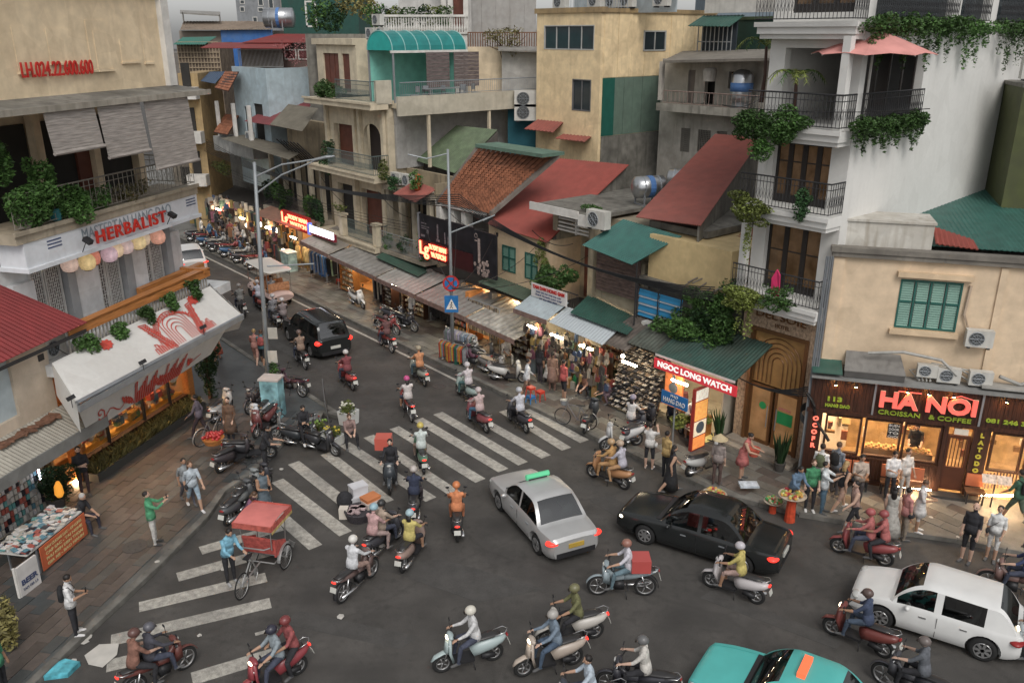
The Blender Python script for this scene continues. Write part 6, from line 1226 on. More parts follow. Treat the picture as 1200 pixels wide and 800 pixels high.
for i in range(38):
 x=.5+.095*i;part('dado_board',MB().box((x,-.07,.3),(x+.088,-.01,1.1)),DWOOD,tf)
m=MB();m.box((.45,-.12,1.05),(4.15,-.071,1.1));m.box((.45,-.1,.13),(4.15,-.02,.3));part('dado_rail',m,DWOOD,tf)
for a,b in ((.05,.5),(4.1,4.24),(4.94,5.42)):part('post',MB().box((a,-.1,.13),(b,.1,2.5)),DWOOD,tf)
for k,ch in enumerate('OCOFR'):text(ch,.22,mat('neon_coral',(1,.2,.14),emit=.8,ecol=(1,.16,.1)),tf,(.3,-.13,2.28-.24*k),UPR,height=.16,bold=.012,ext=.015)
for k,ch in enumerate('LATODON'):text(ch,.2,mat('yellow_letter',(.40,.34,.04),emit=.08,ecol=(.8,.7,.1)),tf,(5.18,-.13,2.32-.24*k),UPR,height=.15,bold=.012,ext=.015)
dd=MB();dd.box((4.26,-.04,.3),(4.92,.04,1.1));dd.box((4.26,-.04,1.1),(4.34,.04,2.2));dd.box((4.84,-.04,1.1),(4.92,.04,2.2));dd.box((4.34,-.04,2.1),(4.84,.04,2.2));o=part('door',dd,mat('brown_door',(.08,.03,.017),rough=.4),tf)
for k in range(5):part('door_bar',MB().box((4.4+.1*k,-.03,1.12),(4.42+.1*k,.02,2.09)),DWOOD,tf,sub=o)
part('glass',MB().box((4.345,.022,1.105),(4.835,.03,2.095)),mat('shop_glass',(0,0,0)),tf,sub=o)
part('transom_sign',MB().box((4.4,-.08,2.25),(4.8,-.05,2.45)),mat('cream_board',(0,0,0)),tf)
m=MB();m.box((4.0,-.4,.12),(5.4,-.05,.22));part('door_step',m,mat('dark_step',(.05,.045,.04)),tf)
m=MB();m.box((3.0,-.3,.3),(4.0,-.27,.34));part('led_strip',m,WARM,tf)
m=MB()
for k in range(16):m.box((5.55+.09*k,-.06,.5+.02*k),(5.58+.09*k,-.03,1.05+.02*k))
stuff(part('balustrade',m,DWOOD,tf));part('led_strip',MB().bx((6.2,-.4,.55),(.8,.02,.02),ry=-.15),WARM,tf)
ORC=mat('orange_cushion',(.42,.13,.06),rough=.7,var=.15)
def bench(label,x0,x1,n,cy=-.45):
 t=thing('cafe_bench',label,'bench',K,((x0+x1)/2,cy,.12),'orange backed benches before the cafe')
 part('seat',MB().box((x0,cy-.2,.5),(x1,cy+.15,.56)),mat('bench_wood',(.16,.08,.04)),t)
 for i in range(n):
  a=x0+(x1-x0)*i/n+.02;b=x0+(x1-x0)*(i+1)/n-.02;part('back_cushion',MB().bx(((a+b)/2,cy+.22,.8),((b-a)/2,.035,.2),rx=-.12),ORC,t)
 for x in (x0+.05,x1-.05):
  for y in (cy-.17,cy+.12):part('leg',MB().box((x-.02,y-.02,.13),(x+.02,y+.02,.5)),IRON,t)
bench('orange backed bench under the left cafe windows',1.05,2.1,2);bench('short orange backed bench right of the middle window',2.45,3.0,1);bench('single orange seat beside the cafe door',3.1,3.75,1);bench('low orange seat beside the menu stand',4.95,5.5,1,-.35)
ms=thing('menu_stand','open illustrated menu on a sloping stand at the right of the cafe door','menu stand',K,(5.7,-.55,.12));part('left_page',MB().bx((5.5,-.55,1.1),(.2,.15,.012),rx=.7),mat('menu_page',(.5,.42,.36),var=.5,scale=12,emit=.15,ecol=(.6,.5,.4)),ms);part('right_page',MB().bx((5.92,-.55,1.1),(.2,.15,.012),rx=.7),mat('menu_page',(0,0,0)),ms);part('post',MB().tube([(5.7,-.5,.12),(5.7,-.5,1.0)],.025,6),IRON,ms)
p1=K.q(1145,408,.2);aircon(K,(p1[0],.2,5.05),'single air conditioner high on the peach wall below the green shutters',s=.9)
for u,lab in ((1084,'air conditioner leftmost of the three on the cafe ledge'),(1110,'middle air conditioner on the cafe ledge with blue label'),(1148,'right air conditioner on the cafe ledge')):
 p1=K.q(u,448,.15);aircon(K,(p1[0],.15,3.84 if u>1100 else 3.95),lab,s=.78 if u>1090 else .7)
ht2=thing('grey_hood','long grey metal extractor hood lying above the cafe sign','extractor hood',K,(1.9,.2,3.8));a=K.q(988,425,.0);b=K.q(1058,440,.0)
m=MB();m.slab([(.95,-.15,4.05),(2.75,-.15,4.05),(2.6,.48,4.5),(1.0,.48,4.5)],.03);part('hood_top',m,mat('hood_grey',(.20,.19,.175),dirt=.5),ht2);m=MB();m.box((.97,-.14,3.82),(2.73,.45,4.02));part('hood_body',m,mat('hood_dark',(.08,.075,.07)),ht2)
m=MB()
for k in range(4):m.tube([(3.2+.1*k,.1,3.85),(2.9+.2*k,.3,4.1+.1*k),(3.6+.35*k,.3,4.25+.05*math.sin(k)),(4.3+.3*k,.25,3.95)],.03,5)
m.tube([(1.6,.1,4.6),(2.6,.05,4.75),(3.7,.05,4.6),(4.2,.05,4.15)],.05,6);m.tube([(5.4,.2,4.2),(6.0,.2,4.0),(6.6,.2,4.25)],.06,6);m.bx((5.6,.1,3.92),(.7,.25,.03));single('ledge_pipes',m,mat('pale_pipe',(.40,.39,.36),dirt=.3),K,(3,.2,3.8),'tangle of pale pipes and hoses on the cafe ledge','pipes',kind='stuff')
m=MB();m.slab([(.0,-.3,3.95),(.9,-.3,3.95),(.9,.45,4.15),(.0,.45,4.15)],.03);single('green_ledge_sheet',m,GRNROOF,K,(.4,0,3.9),'crumpled dark green sheet over the left end of the cafe fascia','sheet')
m=MB()
for x in (-.02,.03,.1,.16):m.tube([(x,-.02,.12),(x+.01,-.02,3.0),(x+.05,.1,7.6)],.03,6)
single('wall_pipes',m,mat('grey_pipe',(.16,.17,.18),rough=.5),K,(.1,0,.12),'grey pipes and cables running up between hotel and cafe','pipes',kind='stuff')
def roofq(par,name,uvz,m_,n=24,amp=.015):
 mb=MB();mb.wave([W_.g(u,v,z) for u,v,z in uvz],n,amp);return part(name,mb,m_,par)
yc=thing('yellow_block','yellow stained four storey block with a green sheet panel behind the red roofs','building',W_,(-31.3,32,0))
S1=-31.3;C1=32.0;sl_=W_.q(629,60,C1)[0];cr=W_.qx(836,60,S1)[1]
ops=[(W_.q(638,30,C1)[0],W_.q(697,30,C1)[0],W_.q(640,58,C1)[2],W_.q(640,30,C1)[2]),(W_.q(671,95,C1)[0],W_.q(693,95,C1)[0],W_.q(680,130,C1)[2],W_.q(680,93,C1)[2])]
m=MB();wallgrid(m,sl_,S1,6.5,15.0,C1,C1+.2,ops);m.box((sl_,C1+.2,6.5),(sl_+.2,cr,15));part('front_wall',m,YELLOW,yc)
so_=[(W_.qx(754,45,S1)[1],W_.qx(780,45,S1)[1],W_.qx(765,60,S1)[2],W_.qx(765,36,S1)[2])]
m=MB();a,b,z0,z1=so_[0]
zg1=W_.qx(703,92,S1)[2];zg0=W_.qx(703,160,S1)[2];
m.box((S1-.2,C1+.2,zg1),(S1,a,15));m.box((S1-.2,b,zg1),(S1,cr,15));m.box((S1-.2,a,zg1),(S1,b,z0));m.box((S1-.2,a,z1),(S1,b,15));m.box((S1-.2,C1+.2,6.5),(S1,cr,zg0));m.box((S1-.2,C1+.2,zg0),(S1-.05,cr,zg1));part('side_wall',m,YELLOW,yc)
k=0;c=C1+.22
while c<cr-.2:
 part('cladding_sheet',MB().box((S1+.002,c,zg1+.03),(S1+.02+.006*(k%2),min(c+.98,cr),15.0 if not(a<c+.9 and b>c+.1) else z0-.05)),YELLOW,yc);c+=1.0;k+=1
gs=W_.qx(720,100,S1)[1];ge=W_.qx(783,100,S1)[1]
part('green_panel',MB().box((S1-.04,C1+.2,zg0),(S1+.03,gs,zg1)),mat('dark_green_paint',(.015,.10,.075),rough=.6),yc)
n=6
for k in range(n):part('green_cladding',MB().box((S1-.04,gs+(ge-gs)*k/n+.01,zg0),(S1+.02+.01*(k%2),gs+(ge-gs)*(k+1)/n-.01,zg1)),mat('grey_green_sheet',(.13,.19,.15),rough=.6,dirt=.35,dcol=(.1,.12,.1)),yc)
m=MB();m.box((S1-.2,C1+.2,6.0),(S1+.06,cr,zg0-.02));part('lower_wall',m,CONC,yc)
window(yc,*ops[0],C1,nx=4,fm=mat('alu_frame',(.42,.42,.40),rough=.4));window(yc,*ops[1],C1,nx=2,fm=mat('dark_alu',(.15,.15,.15),rough=.4))
f=MB();f.box((S1-.05,a,z0),(S1+.05,a+.07,z1));f.box((S1-.05,b-.07,z0),(S1+.05,b,z1));f.box((S1-.05,a,z1-.07),(S1+.05,b,z1));f.box((S1-.05,a,z0),(S1+.05,b,z0+.07));f.box((S1-.05,(a+b)/2-.03,z0),(S1+.04,(a+b)/2+.03,z1));o=part('side_window',f,mat('alu_frame',(0,0,0)),yc);part('pane',MB().box((S1-.03,a+.01,z0+.01),(S1,b-.01,z1-.01)),GLASS,yc,sub=o)
m=MB();m.box((sl_-.1,C1-.1,15.0),(S1+.12,C1+.3,15.25));m.box((S1-.3,C1+.31,15.0),(S1+.1,cr,15.2));part('coping',m,mat('yellow_coping',(.38,.27,.14),dirt=.5),yc)
m=MB();m.box((sl_+.1,C1+.3,14.8),(S1-.3,cr,14.99));part('roof',m,CONC,yc)
for i,uv in enumerate([((614,151),(648,155),(660,143),(630,140)),((650,162),(685,166),(693,160),(660,157))]):
 P=[W_.q(u,v,c_) for (u,v),c_ in zip(uv,(31.0,31.0,31.99,31.99))];t=thing('awning',['left small red awning at the foot of the yellow block','right small red awning at the foot of the yellow block'][i],'awning',W_,P[0]);part('sheet',MB().wave(P,8,.02),mat('dull_red_sheet',(0,0,0)),t)
m=MB();
for k in range(26):m.tube([(sl_+.3+.2*k,C1+1.2,15.2),(sl_+.3+.2*k,C1+1.2,16.6)],.02,4)
rc=thing('rooftop_cage','grey barred enclosure with air units on top of the yellow block','building',W_,(-33,34,15));stuff(part('bars',m,STEEL,rc));part('sheet_wall',MB().box((sl_+.2,C1+2.5,15),(S1+2.5,C1+2.6,17.5)),mat('pale_blue_grey',(.40,.45,.47),dirt=.3),rc)
for i,u in enumerate((657,698,718,735,775)):p=W_.q(u,14,C1+1.0+1.0*(i>1));aircon(W_,(p[0],p[1],15.2),['first','second','third','fourth','last'][i]+' air unit from the left on top of the yellow block',s=1.1)
m=MB();m.box((S1+1.5,38,15),(S1+6,38.2,18));single('white_penthouse',m,WHITE,W_,(S1+3,38,15),'white wall rising behind the right end of the yellow block','building')
wh=thing('stained_white_house','stained old white house with an open balcony and lattice windows above the big red roof','house',W_,(-28,34,0));CW=36.0
def X(u,v,c=CW):return W_.q(u,v,c)[0]
def Z(u,v,c=CW):return W_.q(u,v,c)[2]
WH=mat('old_white',(.50,.47,.42),dirt=.6,dcol=(.15,.13,.1),bump=.15)
m=MB();wallgrid(m,X(775,100),X(905,100),5.5,Z(820,70),CW,CW+.25,[(X(806,100),X(814,100),Z(806,122),Z(806,82)),(X(826,100),X(838,100),Z(826,122),Z(826,82)),(X(853,100),X(863,100),Z(853,104),Z(853,84)),(X(797,170),X(808,170),Z(800,178),Z(800,150)),(X(817,170),X(832,170),Z(820,178),Z(820,152)),(X(839,170),X(851,170),Z(845,170),Z(845,154))]);part('wall',m,WH,wh)
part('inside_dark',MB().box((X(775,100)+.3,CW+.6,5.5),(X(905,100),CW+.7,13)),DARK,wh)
part('door',MB().box((X(806,100),CW+.1,Z(806,122)),(X(814,100),CW+.15,Z(806,82))),mat('grey_brown_door',(.2,.17,.15)),wh)
for a_,b_,c_,d_ in ((797,808,178,150),(817,832,178,152),(839,851,170,154)):
 m=MB();x0,x1,z0,z1=X(a_,170),X(b_,170),Z(a_,c_),Z(a_,d_)
 for k in range(8):m.box((x0+(x1-x0)*k/8,CW+.05,z0),(x0+(x1-x0)*k/8+.03,CW+.09,z1))
 for k in range(12):m.box((x0,CW+.091,z0+(z1-z0)*k/12),(x1,CW+.12,z0+(z1-z0)*k/12+.03))
 stuff(part('lattice_window',m,mat('old_grille',(.28,.26,.23)),wh))
m=MB();m.box((X(775,123,35),34.6,Z(800,131,35)),(X(890,123,35)+.5,CW-.01,Z(800,122,35)));part('balcony_slab',m,mat('mouldy_slab',(.38,.36,.31),dirt=.9,dcol=(.06,.055,.045)),wh)
m=MB();railing(m,(X(777,120,34.7),34.7,Z(800,122,35)),(X(890,120,34.7),34.7,Z(800,122,35)),.62,.25,.014,False);part('balcony_railing',m,mat('rust_rail',(.3,.22,.19)),wh)
m=MB();P=[W_.q(777,71,34.2),W_.q(905,68,34.2),W_.q(925,57,38),W_.q(800,60,38)];m.slab(P,.12);part('roof',m,mat('grey_brown_roof',(.22,.20,.17),dirt=.4),wh);m=MB();m.box((X(779,75,35),34.6,Z(820,120,35)),(X(779,75,35)+.2,34.8,Z(780,72,35)));part('post',m,WH,wh)
part('column',MB().lathe((X(832,85,35),35,Z(832,80,35)-.6),[(.3,0),(.35,.5),(.28,.62)],14),WH,wh)
wt=thing('upright_water_tank','upright steel water tank with a blue wave print on the white house balcony','water tank',W_,(X(864,115,35),35,Z(800,122,35)));wtp=(X(865,115,35),35.2,Z(800,122,35));part('tank',MB().lathe(wtp,[(.5,.3),(.52,.5),(.52,1.5),(.3,1.7),(.1,1.75)],18),mat('stainless_steel',(0,0,0)),wt,True);part('blue_wave_label',MB().lathe(wtp,[(.53,.75),(.53,1.15)],18),mat('tank_blue',(0,0,0)),wt,True);part('stand',MB().lathe(wtp,[(.4,0),(.4,.3)],8),STEEL,wt)
gh=thing('dark_green_box_building','dark green sheet clad box with one small white window behind the hotel terrace','building',W_,(-25,41,0));CG=40
a=W_.q(858,30,CG);b=W_.q(998,35,CG)
m=MB();wallgrid(m,a[0],b[0],8,14.7,CG,CG+.2,[(W_.q(945,60,CG)[0],W_.q(961,60,CG)[0],W_.q(950,66,CG)[2],W_.q(950,45,CG)[2])]);part('wall',m,mat('dark_green_sheet',(.03,.085,.065),rough=.6,var=.1,dirt=.25),gh);window(gh,W_.q(945,60,CG)[0],W_.q(961,60,CG)[0],W_.q(950,66,CG)[2],W_.q(950,45,CG)[2],CG,nx=2,gm=mat('curtained_pane',(.35,.28,.27)))
part('corner_strip',MB().box((W_.q(927,30,CG)[0],CG-.08,8),(W_.q(934,30,CG)[0],CG-.001,14.7)),mat('tan_strip',(.35,.28,.18)),gh);m=MB();m.box((a[0],CG-.05,14.7),(b[0],CG+8,14.85));part('roof',m,OLIVER,gh)
rw=thing('red_terrace_wall','plain red wall on a roof behind the hotel palm','wall',W_,(-21,38.5,11));a=W_.q(912,80,38);b=W_.q(990,80,38);part('wall',MB().box((a[0],38,9),(b[0]+.5,38.2,W_.q(940,76,38)[2])),mat('red_wall',(.33,.05,.035),dirt=.2,dcol=(.2,.05,.04)),rw);part('coping',MB().box((a[0],37.95,W_.q(940,76,38)[2]),(b[0]+.5,38.25,W_.q(940,74,38)[2])),CONC,rw)
cgw=thing('window_cage','dark barred window cage between the yellow block and the green box','window',W_,(-27,38,12.5));a=W_.q(817,55,37.5);b=W_.q(856,55,37.5);m=MB()
for k in range(9):m.box((a[0]+(b[0]-a[0])*k/8-.02,37.5,13.0),(a[0]+(b[0]-a[0])*k/8+.02,37.54,14.5))
for z in (13.0,13.6,14.45):m.box((a[0],37.55,z),(b[0],37.58,z+.05))
stuff(part('bars',m,STEEL,cgw));part('recess',MB().box((a[0],37.9,12.6),(b[0],38,14.6)),mat('blue_dark',(.03,.04,.05)),cgw);m=MB();m.wave([(a[0]-.3,37,14.4),(b[0]+.2,37,14.35),(b[0]+.2,38.2,14.9),(a[0]-.3,38.2,14.9)],12,.02);part('sheet_roof',m,GRNROOF,cgw)
def block(name,label,u0,u1,vt,c,dep,m_,fr=W_,z0=0,vm=None,cat='building'):
 vm=vm or vt;a=fr.q(u0,vm,c);b=fr.q(u1,vm,c);zt=fr.q((u0+u1)/2,vt,c)[2]
 t=thing(name,label,cat,fr,((a[0]+b[0])/2,c,z0));part('wall',MB().box((a[0],c,z0),(b[0],c+dep,zt)),m_,t);return t,a[0],b[0],zt
def wins(t,fr,c,lst,gm=GLASS,fm=TRIM,nx=2):
 for u0,v0,u1,v1 in lst:
  a=fr.q(u0,v0,c);b=fr.q(u1,v1,c);o=part('window',MB().box((a[0],c-.06,b[2]),(b[0],c-.001,a[2])),fm,t);part('pane',MB().box((a[0]+.08,c-.08,b[2]+.08),(b[0]-.08,c-.061,a[2]-.08)),gm,t,sub=o)
GB=mat('blue_grey_render',(.20,.25,.29),dirt=.25)
t,x0,x1,zt=block('blue_grey_building','blue grey building with a wide window above the green box',836,980,-40,56,6,GB,WLD,vm=30);wins(t,WLD,56,[(922,-8,953,12)],nx=3)
part('lower_block',MB().box((WLD.q(916,30,54)[0],54,0),(WLD.q(982,30,54)[0],55.9,WLD.q(950,16,54)[2])),mat('blue_grey_lighter',(.26,.32,.37),dirt=.2),t)
t,x0,x1,zt=block('pale_apartment_block','pale apartment block with square windows left of the hotel top',966,1003,-60,75,8,mat('pale_render',(.50,.49,.47),dirt=.2),WLD,vm=20);wins(t,WLD,75,[(972,-6,981,5),(986,-6,997,4),(983,15,993,31),(968,20,975,31)])
t,x0,x1,zt=block('corrugated_grey_wall','large blank pale grey sheet wall behind the teal canopy',548,628,-50,58,5,mat('pale_grey_sheet_wall',(.36,.35,.335),dirt=.35,dcol=(.25,.22,.19)),WLD,vm=30)
k=0;x=x0
while x<x1-.05:part('cladding_sheet',MB().box((x+.01,57.97-.02*(k%2),4),(min(x+.9,x1)-.01,57.999,zt)),mat('pale_grey_sheet_wall',(0,0,0)),t);x+=.9;k+=1
bt_=thing('balustrade_terrace_house','white house terrace with a turned balustrade and many shrubs behind the teal canopy','house',WLD,(-6,54,0));Yb=53
xa=WLD.q(448,30,Yb)[0];xb=WLD.q(549,30,Yb)[0];zb0=WLD.q(500,40,Yb)[2];zb1=WLD.q(500,20,Yb)[2]
m=MB();m.box((xa,Yb,4),(xb,Yb+7,zb0));part('wall',m,WHITE,bt_);m=MB();m.box((xa,Yb-.1,zb1),(xb,Yb+.15,zb1+.12));m.box((xa,Yb-.1,zb0),(xb,Yb+.15,zb0+.1));part('balustrade_rail',m,WHITE,bt_)
for k in range(34):
 x=xa+(xb-xa)*(k+.5)/34;part('baluster',MB().lathe((x,Yb+.02,zb0+.1),[(.05,0),(.075,.2),(.03,.45),(.05,zb1-zb0-.1)],6),WHITE,bt_)
part('rear_wall',MB().box((xa+.5,Yb+4,zb0),(xb,Yb+4.2,zb0+5)),mat('pale_render',(0,0,0)),bt_)
for k,u in enumerate((520,528,546)):x=WLD.q(u,10,Yb+3)[0];part('column',MB().box((x-.15,Yb+2.8,zb0),(x+.15,Yb+3.1,zb0+5)),WHITE,bt_)
part('door',MB().box((WLD.q(531,5,Yb+3.8)[0],Yb+3.9,zb0),(WLD.q(543,5,Yb+3.8)[0],Yb+3.99,zb0+3)),REDW,bt_)
for i,u in enumerate((438,448,462,478,497,508,520)):
 p=WLD.q(u,16,Yb+1.2);m=MB();foliage(m,[(p,(.65,.5,.55)),((p[0],p[1],p[2]-.5),(.5,.4,.4))],330,.16);single('roof_shrub',m,[LEAF,LEAFD,LEAFY][i%3],WLD,p,['first','second','third','fourth','fifth','sixth','seventh'][i]+' shrub from the left behind the white balustrade','plant','shrubs behind the white balustrade')
m=MB()
for k in range(6):x=WLD.q(560+k*12,42,Yb-3)[0]
a=WLD.q(548,58,52);b=WLD.q(634,58,52);gf=thing('cream_yard_wall','cream yard wall topped by a rusty picket fence right of the brown blinds','wall',WLD,(0,52,6));part('wall',MB().box((a[0],52,5),(b[0],52.2,WLD.q(590,55,52)[2])),CREAM,gf)
m=MB();zt=WLD.q(590,55,52)[2]
for k in range(30):x=a[0]+(b[0]-a[0])*k/30;part('picket',MB().box((x,52.05,zt),(x+.06,52.08,zt+.8)),RUST,gf)
part('fence_rail',MB().box((a[0],52.081,zt+.74),(b[0],52.11,zt+.8)),RUST,gf)
p=WLD.q(592,42,51.5);m=MB();foliage(m,[(p,(1.2,.6,.6)),((p[0]+.3,p[1],p[2]-.7),(.6,.4,.5))],600,.13);tt_=thing('bare_tree','thin sparse tree above the cream yard wall','tree',WLD,p);stuff(part('foliage',m,LEAFO,tt_));m=MB()
for k in range(9):m.tube([(p[0],p[1],p[2]-2),(p[0]+.3*math.cos(k),p[1],p[2]-.8),(p[0]+1.2*math.cos(k*1.1),p[1]+.3*math.sin(k*2),p[2]+.5*math.sin(k*1.7))],[.05,.03,.01],4)
stuff(part('branches',m,DWOOD,tt_))
sh=thing('grey_roof_shed','grey arched shed roof beside the yellow block','shed',WLD,(0,51,6));a=WLD.q(588,70,51);b=WLD.q(634,70,51);m=MB();m.box((a[0],51.3,5),(b[0]+.3,51.5,WLD.q(600,60,51)[2]));part('wall',m,mat('pale_grey_wall',(0,0,0)),sh);m=MB();m.slab([(a[0]-.2,50.6,WLD.q(590,58,51)[2]),(b[0]+.3,50.6,WLD.q(590,60,51)[2]),(b[0]+.3,51.6,WLD.q(590,55,51)[2]),(a[0]-.2,51.6,WLD.q(590,54,51)[2])],.08);part('roof',m,GREYR,sh);part('screen_wall',MB().box((WLD.q(595,130,49.5)[0],49.5,4),(WLD.q(628,130,49.5)[0],49.7,WLD.q(612,112,49.5)[2])),mat('blue_teal_paint',(.02,.10,.13)),sh)
for i,v in enumerate((120,136)):p=WLD.q(616,v+7,48.8);aircon(WLD,p,['upper','lower'][i]+' of two stacked air conditioners left of the yellow block',s=1.5)
t,x0,x1,zt=block('grey_tower','grey tower block with small windows at the skyline left of the green wall',278,346,-60,120,12,mat('grey_tower_wall',(.24,.25,.26),dirt=.15),WLD,vm=20);wins(t,WLD,120,[(281,0,287,5),(281,8,287,14),(302,-3,309,7),(302,9,309,14),(314,-4,321,10),(296,20,302,26)])
part('side_bay',MB().box((WLD.q(331,10,119)[0],118,0),(WLD.q(345,10,119)[0],119.9,zt)),mat('brown_bay',(.22,.2,.19)),t)
t,x0,x1,zt=block('dark_green_tall_wall','tall dark green sheet building on the skyline behind the rooftop plants',331,420,-40,80,8,mat('deep_green_wall',(.02,.075,.06),dirt=.15),WLD,vm=20)
fx=thing('roof_frame_fence','white framed mesh fence with tall plants on the roof left of the stacked air units','fence',WLD,WLD.q(385,35,60));
a=WLD.q(359,32,60);b=WLD.q(368,3,60);m=MB();m.box((a[0],60,a[2]),(a[0]+.1,60.1,b[2]));m.box((b[0],60,a[2]),(b[0]+.1,60.1,b[2]));m.box((a[0],60,b[2]),(b[0],60.1,b[2]+.1));m.box((a[0],60,a[2]),(b[0],60.1,a[2]+.1));part('frame',m,TRIM,fx)
for i,(u,v,r) in enumerate([(378,8,1.0),(395,15,.9),(408,6,1.1),(372,24,.8),(388,28,.9),(430,8,.9)]):
 p=WLD.q(u,v,58);m=MB();foliage(m,[(p,(r,.7,r*.8))],280,.2);single('roof_shrub',m,[LEAF,LEAFD,LEAFO][i%3],WLD,p,['bright round shrub on the far roof right of the white frame','dark shrub on the far roof, second','reddish shrub on the far roof, third','low shrub at the foot of the white frame','low dark shrub near the stacked air units','shrub left of the balustrade above the air units'][i],'plant')
rr_=thing('far_roof_slab','old concrete roof carrying shrubs behind the rooftop room','building',WLD,WLD.q(400,40,57));a=WLD.q(357,35,57);b=WLD.q(445,35,57);part('wall',MB().box((a[0],57,4),(b[0],63,WLD.q(400,40,57)[2])),CONC,rr_)
tn=thing('tan_roof_house','house with a faded tan sheet roof and blue tarpaulin wall far up the street','house',WLD,WLD.q(270,40,85));a=WLD.q(212,48,85);b=WLD.q(322,48,85)
part('blue_wall',MB().box((WLD.q(260,48,84.5)[0],84.4,5),(b[0],84.6,WLD.q(290,35,84.5)[2])),mat('bright_blue_tarp',(.03,.13,.38),rough=.5,dirt=.2,dcol=(.2,.25,.3)),tn)
m=MB();m.wave([WLD.q(211,35,84),WLD.q(262,35,84),WLD.q(290,25,88),WLD.q(215,25,88)],20,.03);m.wave([WLD.q(262,35,84),WLD.q(318,34,84),WLD.q(312,26,88),WLD.q(290,25,88)],16,.03);part('roof',m,mat('tan_sheet',(.27,.21,.16),dirt=.3),tn);part('wall',MB().box((a[0],84.8,4),(b[0],92,WLD.q(250,36,85)[2])),mat('dull_wall',(.2,.17,.14)),tn)
m=MB();m.slab([WLD.q(211,15,86),WLD.q(258,18,86),WLD.q(258,14,90),WLD.q(211,12,90)],.1);m.box((WLD.q(213,15,86)[0],86,WLD.q(213,25,86)[2]),(WLD.q(214,15,86)[0],86.2,WLD.q(213,14,86)[2]));m.box((WLD.q(256,15,86)[0],86,WLD.q(256,25,86)[2]),(WLD.q(257,15,86)[0],86.2,WLD.q(256,17,86)[2]));stuff(part('roof_canopy',m,GREYR,tn))
gr=thing('green_roof_shack','old shack with a sea green sheet roof and bamboo lattice walls','shack',WLD,WLD.q(230,60,74));m=MB();m.wave([WLD.q(203,52,73),WLD.q(240,52,73),WLD.q(254,43,77),WLD.q(214,44,77)],16,.03);part('roof',m,mat('sea_green_sheet',(.05,.20,.16),dirt=.4,dcol=(.12,.13,.1)),gr)
a=WLD.q(206,50,74);b=WLD.q(258,80,74);m=MB();m.box((a[0],74.2,5),(b[0],78,a[2]));part('wall',m,mat('tan_lattice',(.20,.15,.11),var=.4,dirt=.4),gr);m=MB()
for k in range(14):x=a[0]+(b[0]-a[0])*k/13;m.box((x,74.1,b[2]-1),(x+.07,74.15,a[2]))
for k in range(6):z=b[2]+(a[2]-b[2])*k/5;m.box((a[0],74.05,z),(b[0],74.099,z+.07))
stuff(part('bamboo_frame',m,mat('bamboo_pole',(.33,.26,.18)),gr))
rl=thing('long_red_roof_house','house with two long dark red sheet roofs above the light blue house','house',WLD,WLD.q(310,60,66))
for uv,Y0,Y1 in (([(235,56),(330,57),(345,50),(250,50)],63,67),([(284,50),(374,50),(378,40),(325,40)],66,71)):
 m=MB();P=[WLD.q(u,v,Y) for (u,v),Y in zip(uv,(Y0,Y0,Y1,Y1))];m.wave(P,40,.02);part('roof',m,mat('dark_red_sheet',(.24,.04,.035),rough=.6,dirt=.3),rl)
a=WLD.q(280,62,66);b=WLD.q(376,80,66);part('wall',MB().box((a[0],66.5,4),(b[0],72,WLD.q(320,52,66)[2])),mat('dull_brick',(.16,.10,.085),dirt=.4),rl)
m=MB();x0=WLD.q(281,80,65)[0];x1=WLD.q(332,80,65)[0];z0=WLD.q(300,79,65)[2];z1=WLD.q(300,59,65)[2]
for k in range(34):x=x0+(x1-x0)*k/33;m.tube([(x,65,z0),(x,65,z1)],.022,4)
m.box((x0,64.95,z1),(x1,65.05,z1+.07));m.box((x0,64.95,z0),(x1,65.05,z0+.07));stuff(part('balcony_cage',m,TRIM,rl));wins(rl,WLD,66.5,[(333,58,348,70),(349,58,362,70),(363,60,374,72)],gm=mat('dark_red_pane',(.10,.03,.03)))
part('grey_block',MB().box((WLD.q(345,90,62)[0],62,3),(WLD.q(378,90,62)[0],66.4,WLD.q(360,80,62)[2])),mat('grey_render',(0,0,0)),rl)
m=MB();p=WLD.q(350,62,61.5);foliage(m,[(p,(1.6,.5,.9))],300,.13);single('blossom_shrub',m,mat('pink_blossom',(.30,.13,.13),isl=.4),WLD,p,'sparse pinkish blossom shrub on the balcony under the red roofs','plant')
wt2=watertank('steel water tank on the skyline above the long red roofs',WLD,WLD.q(328,33,72),r=.75,ln=2.2)
t,x0,x1,zt=block('ochre_balcony_facade','narrow ochre and white facade with stacked balconies beyond the herbalist corner',211,234,86,62,5,mat('ochre_paint',(.42,.30,.15),dirt=.4),WLD,vm=110)
for k in range(3):z=zt-1.5-3*k;part('balcony',MB().box((x0,61.2,z-.2),(x1,61.99,z+.6)),WHITE,t);part('opening',MB().box((x0+.3,61.9,z+.6),(x1-.5,61.998,z+2.2)),DARK,t)
for i,(u0,u1,vt,Y,col,lab) in enumerate([(196,300,150,78,(.22,.19,.15),'weathered brown building at the far end of the street'),(180,420,62,100,(.20,.18,.16),'long old terrace far behind the row'),(480,800,35,85,(.26,.25,.23),'pale old block far behind the yellow block'),(980,1400,-40,80,(.3,.29,.27),'pale block hidden behind the hotel')]):
 t,x0,x1,zt=block('far_building',lab,u0,u1,vt,Y,10,mat('far_wall_%d'%i,col,dirt=.5),WLD,vm=max(vt,60))
 for k in range(int((x1-x0)/2.6)):
  for j in range(int(zt/3.2)):
   o=part('window',MB().box((x0+.7+2.6*k,Y-.05,1.2+3.2*j),(x0+1.9+2.6*k,Y-.001,2.7+3.2*j)),DARK,t)
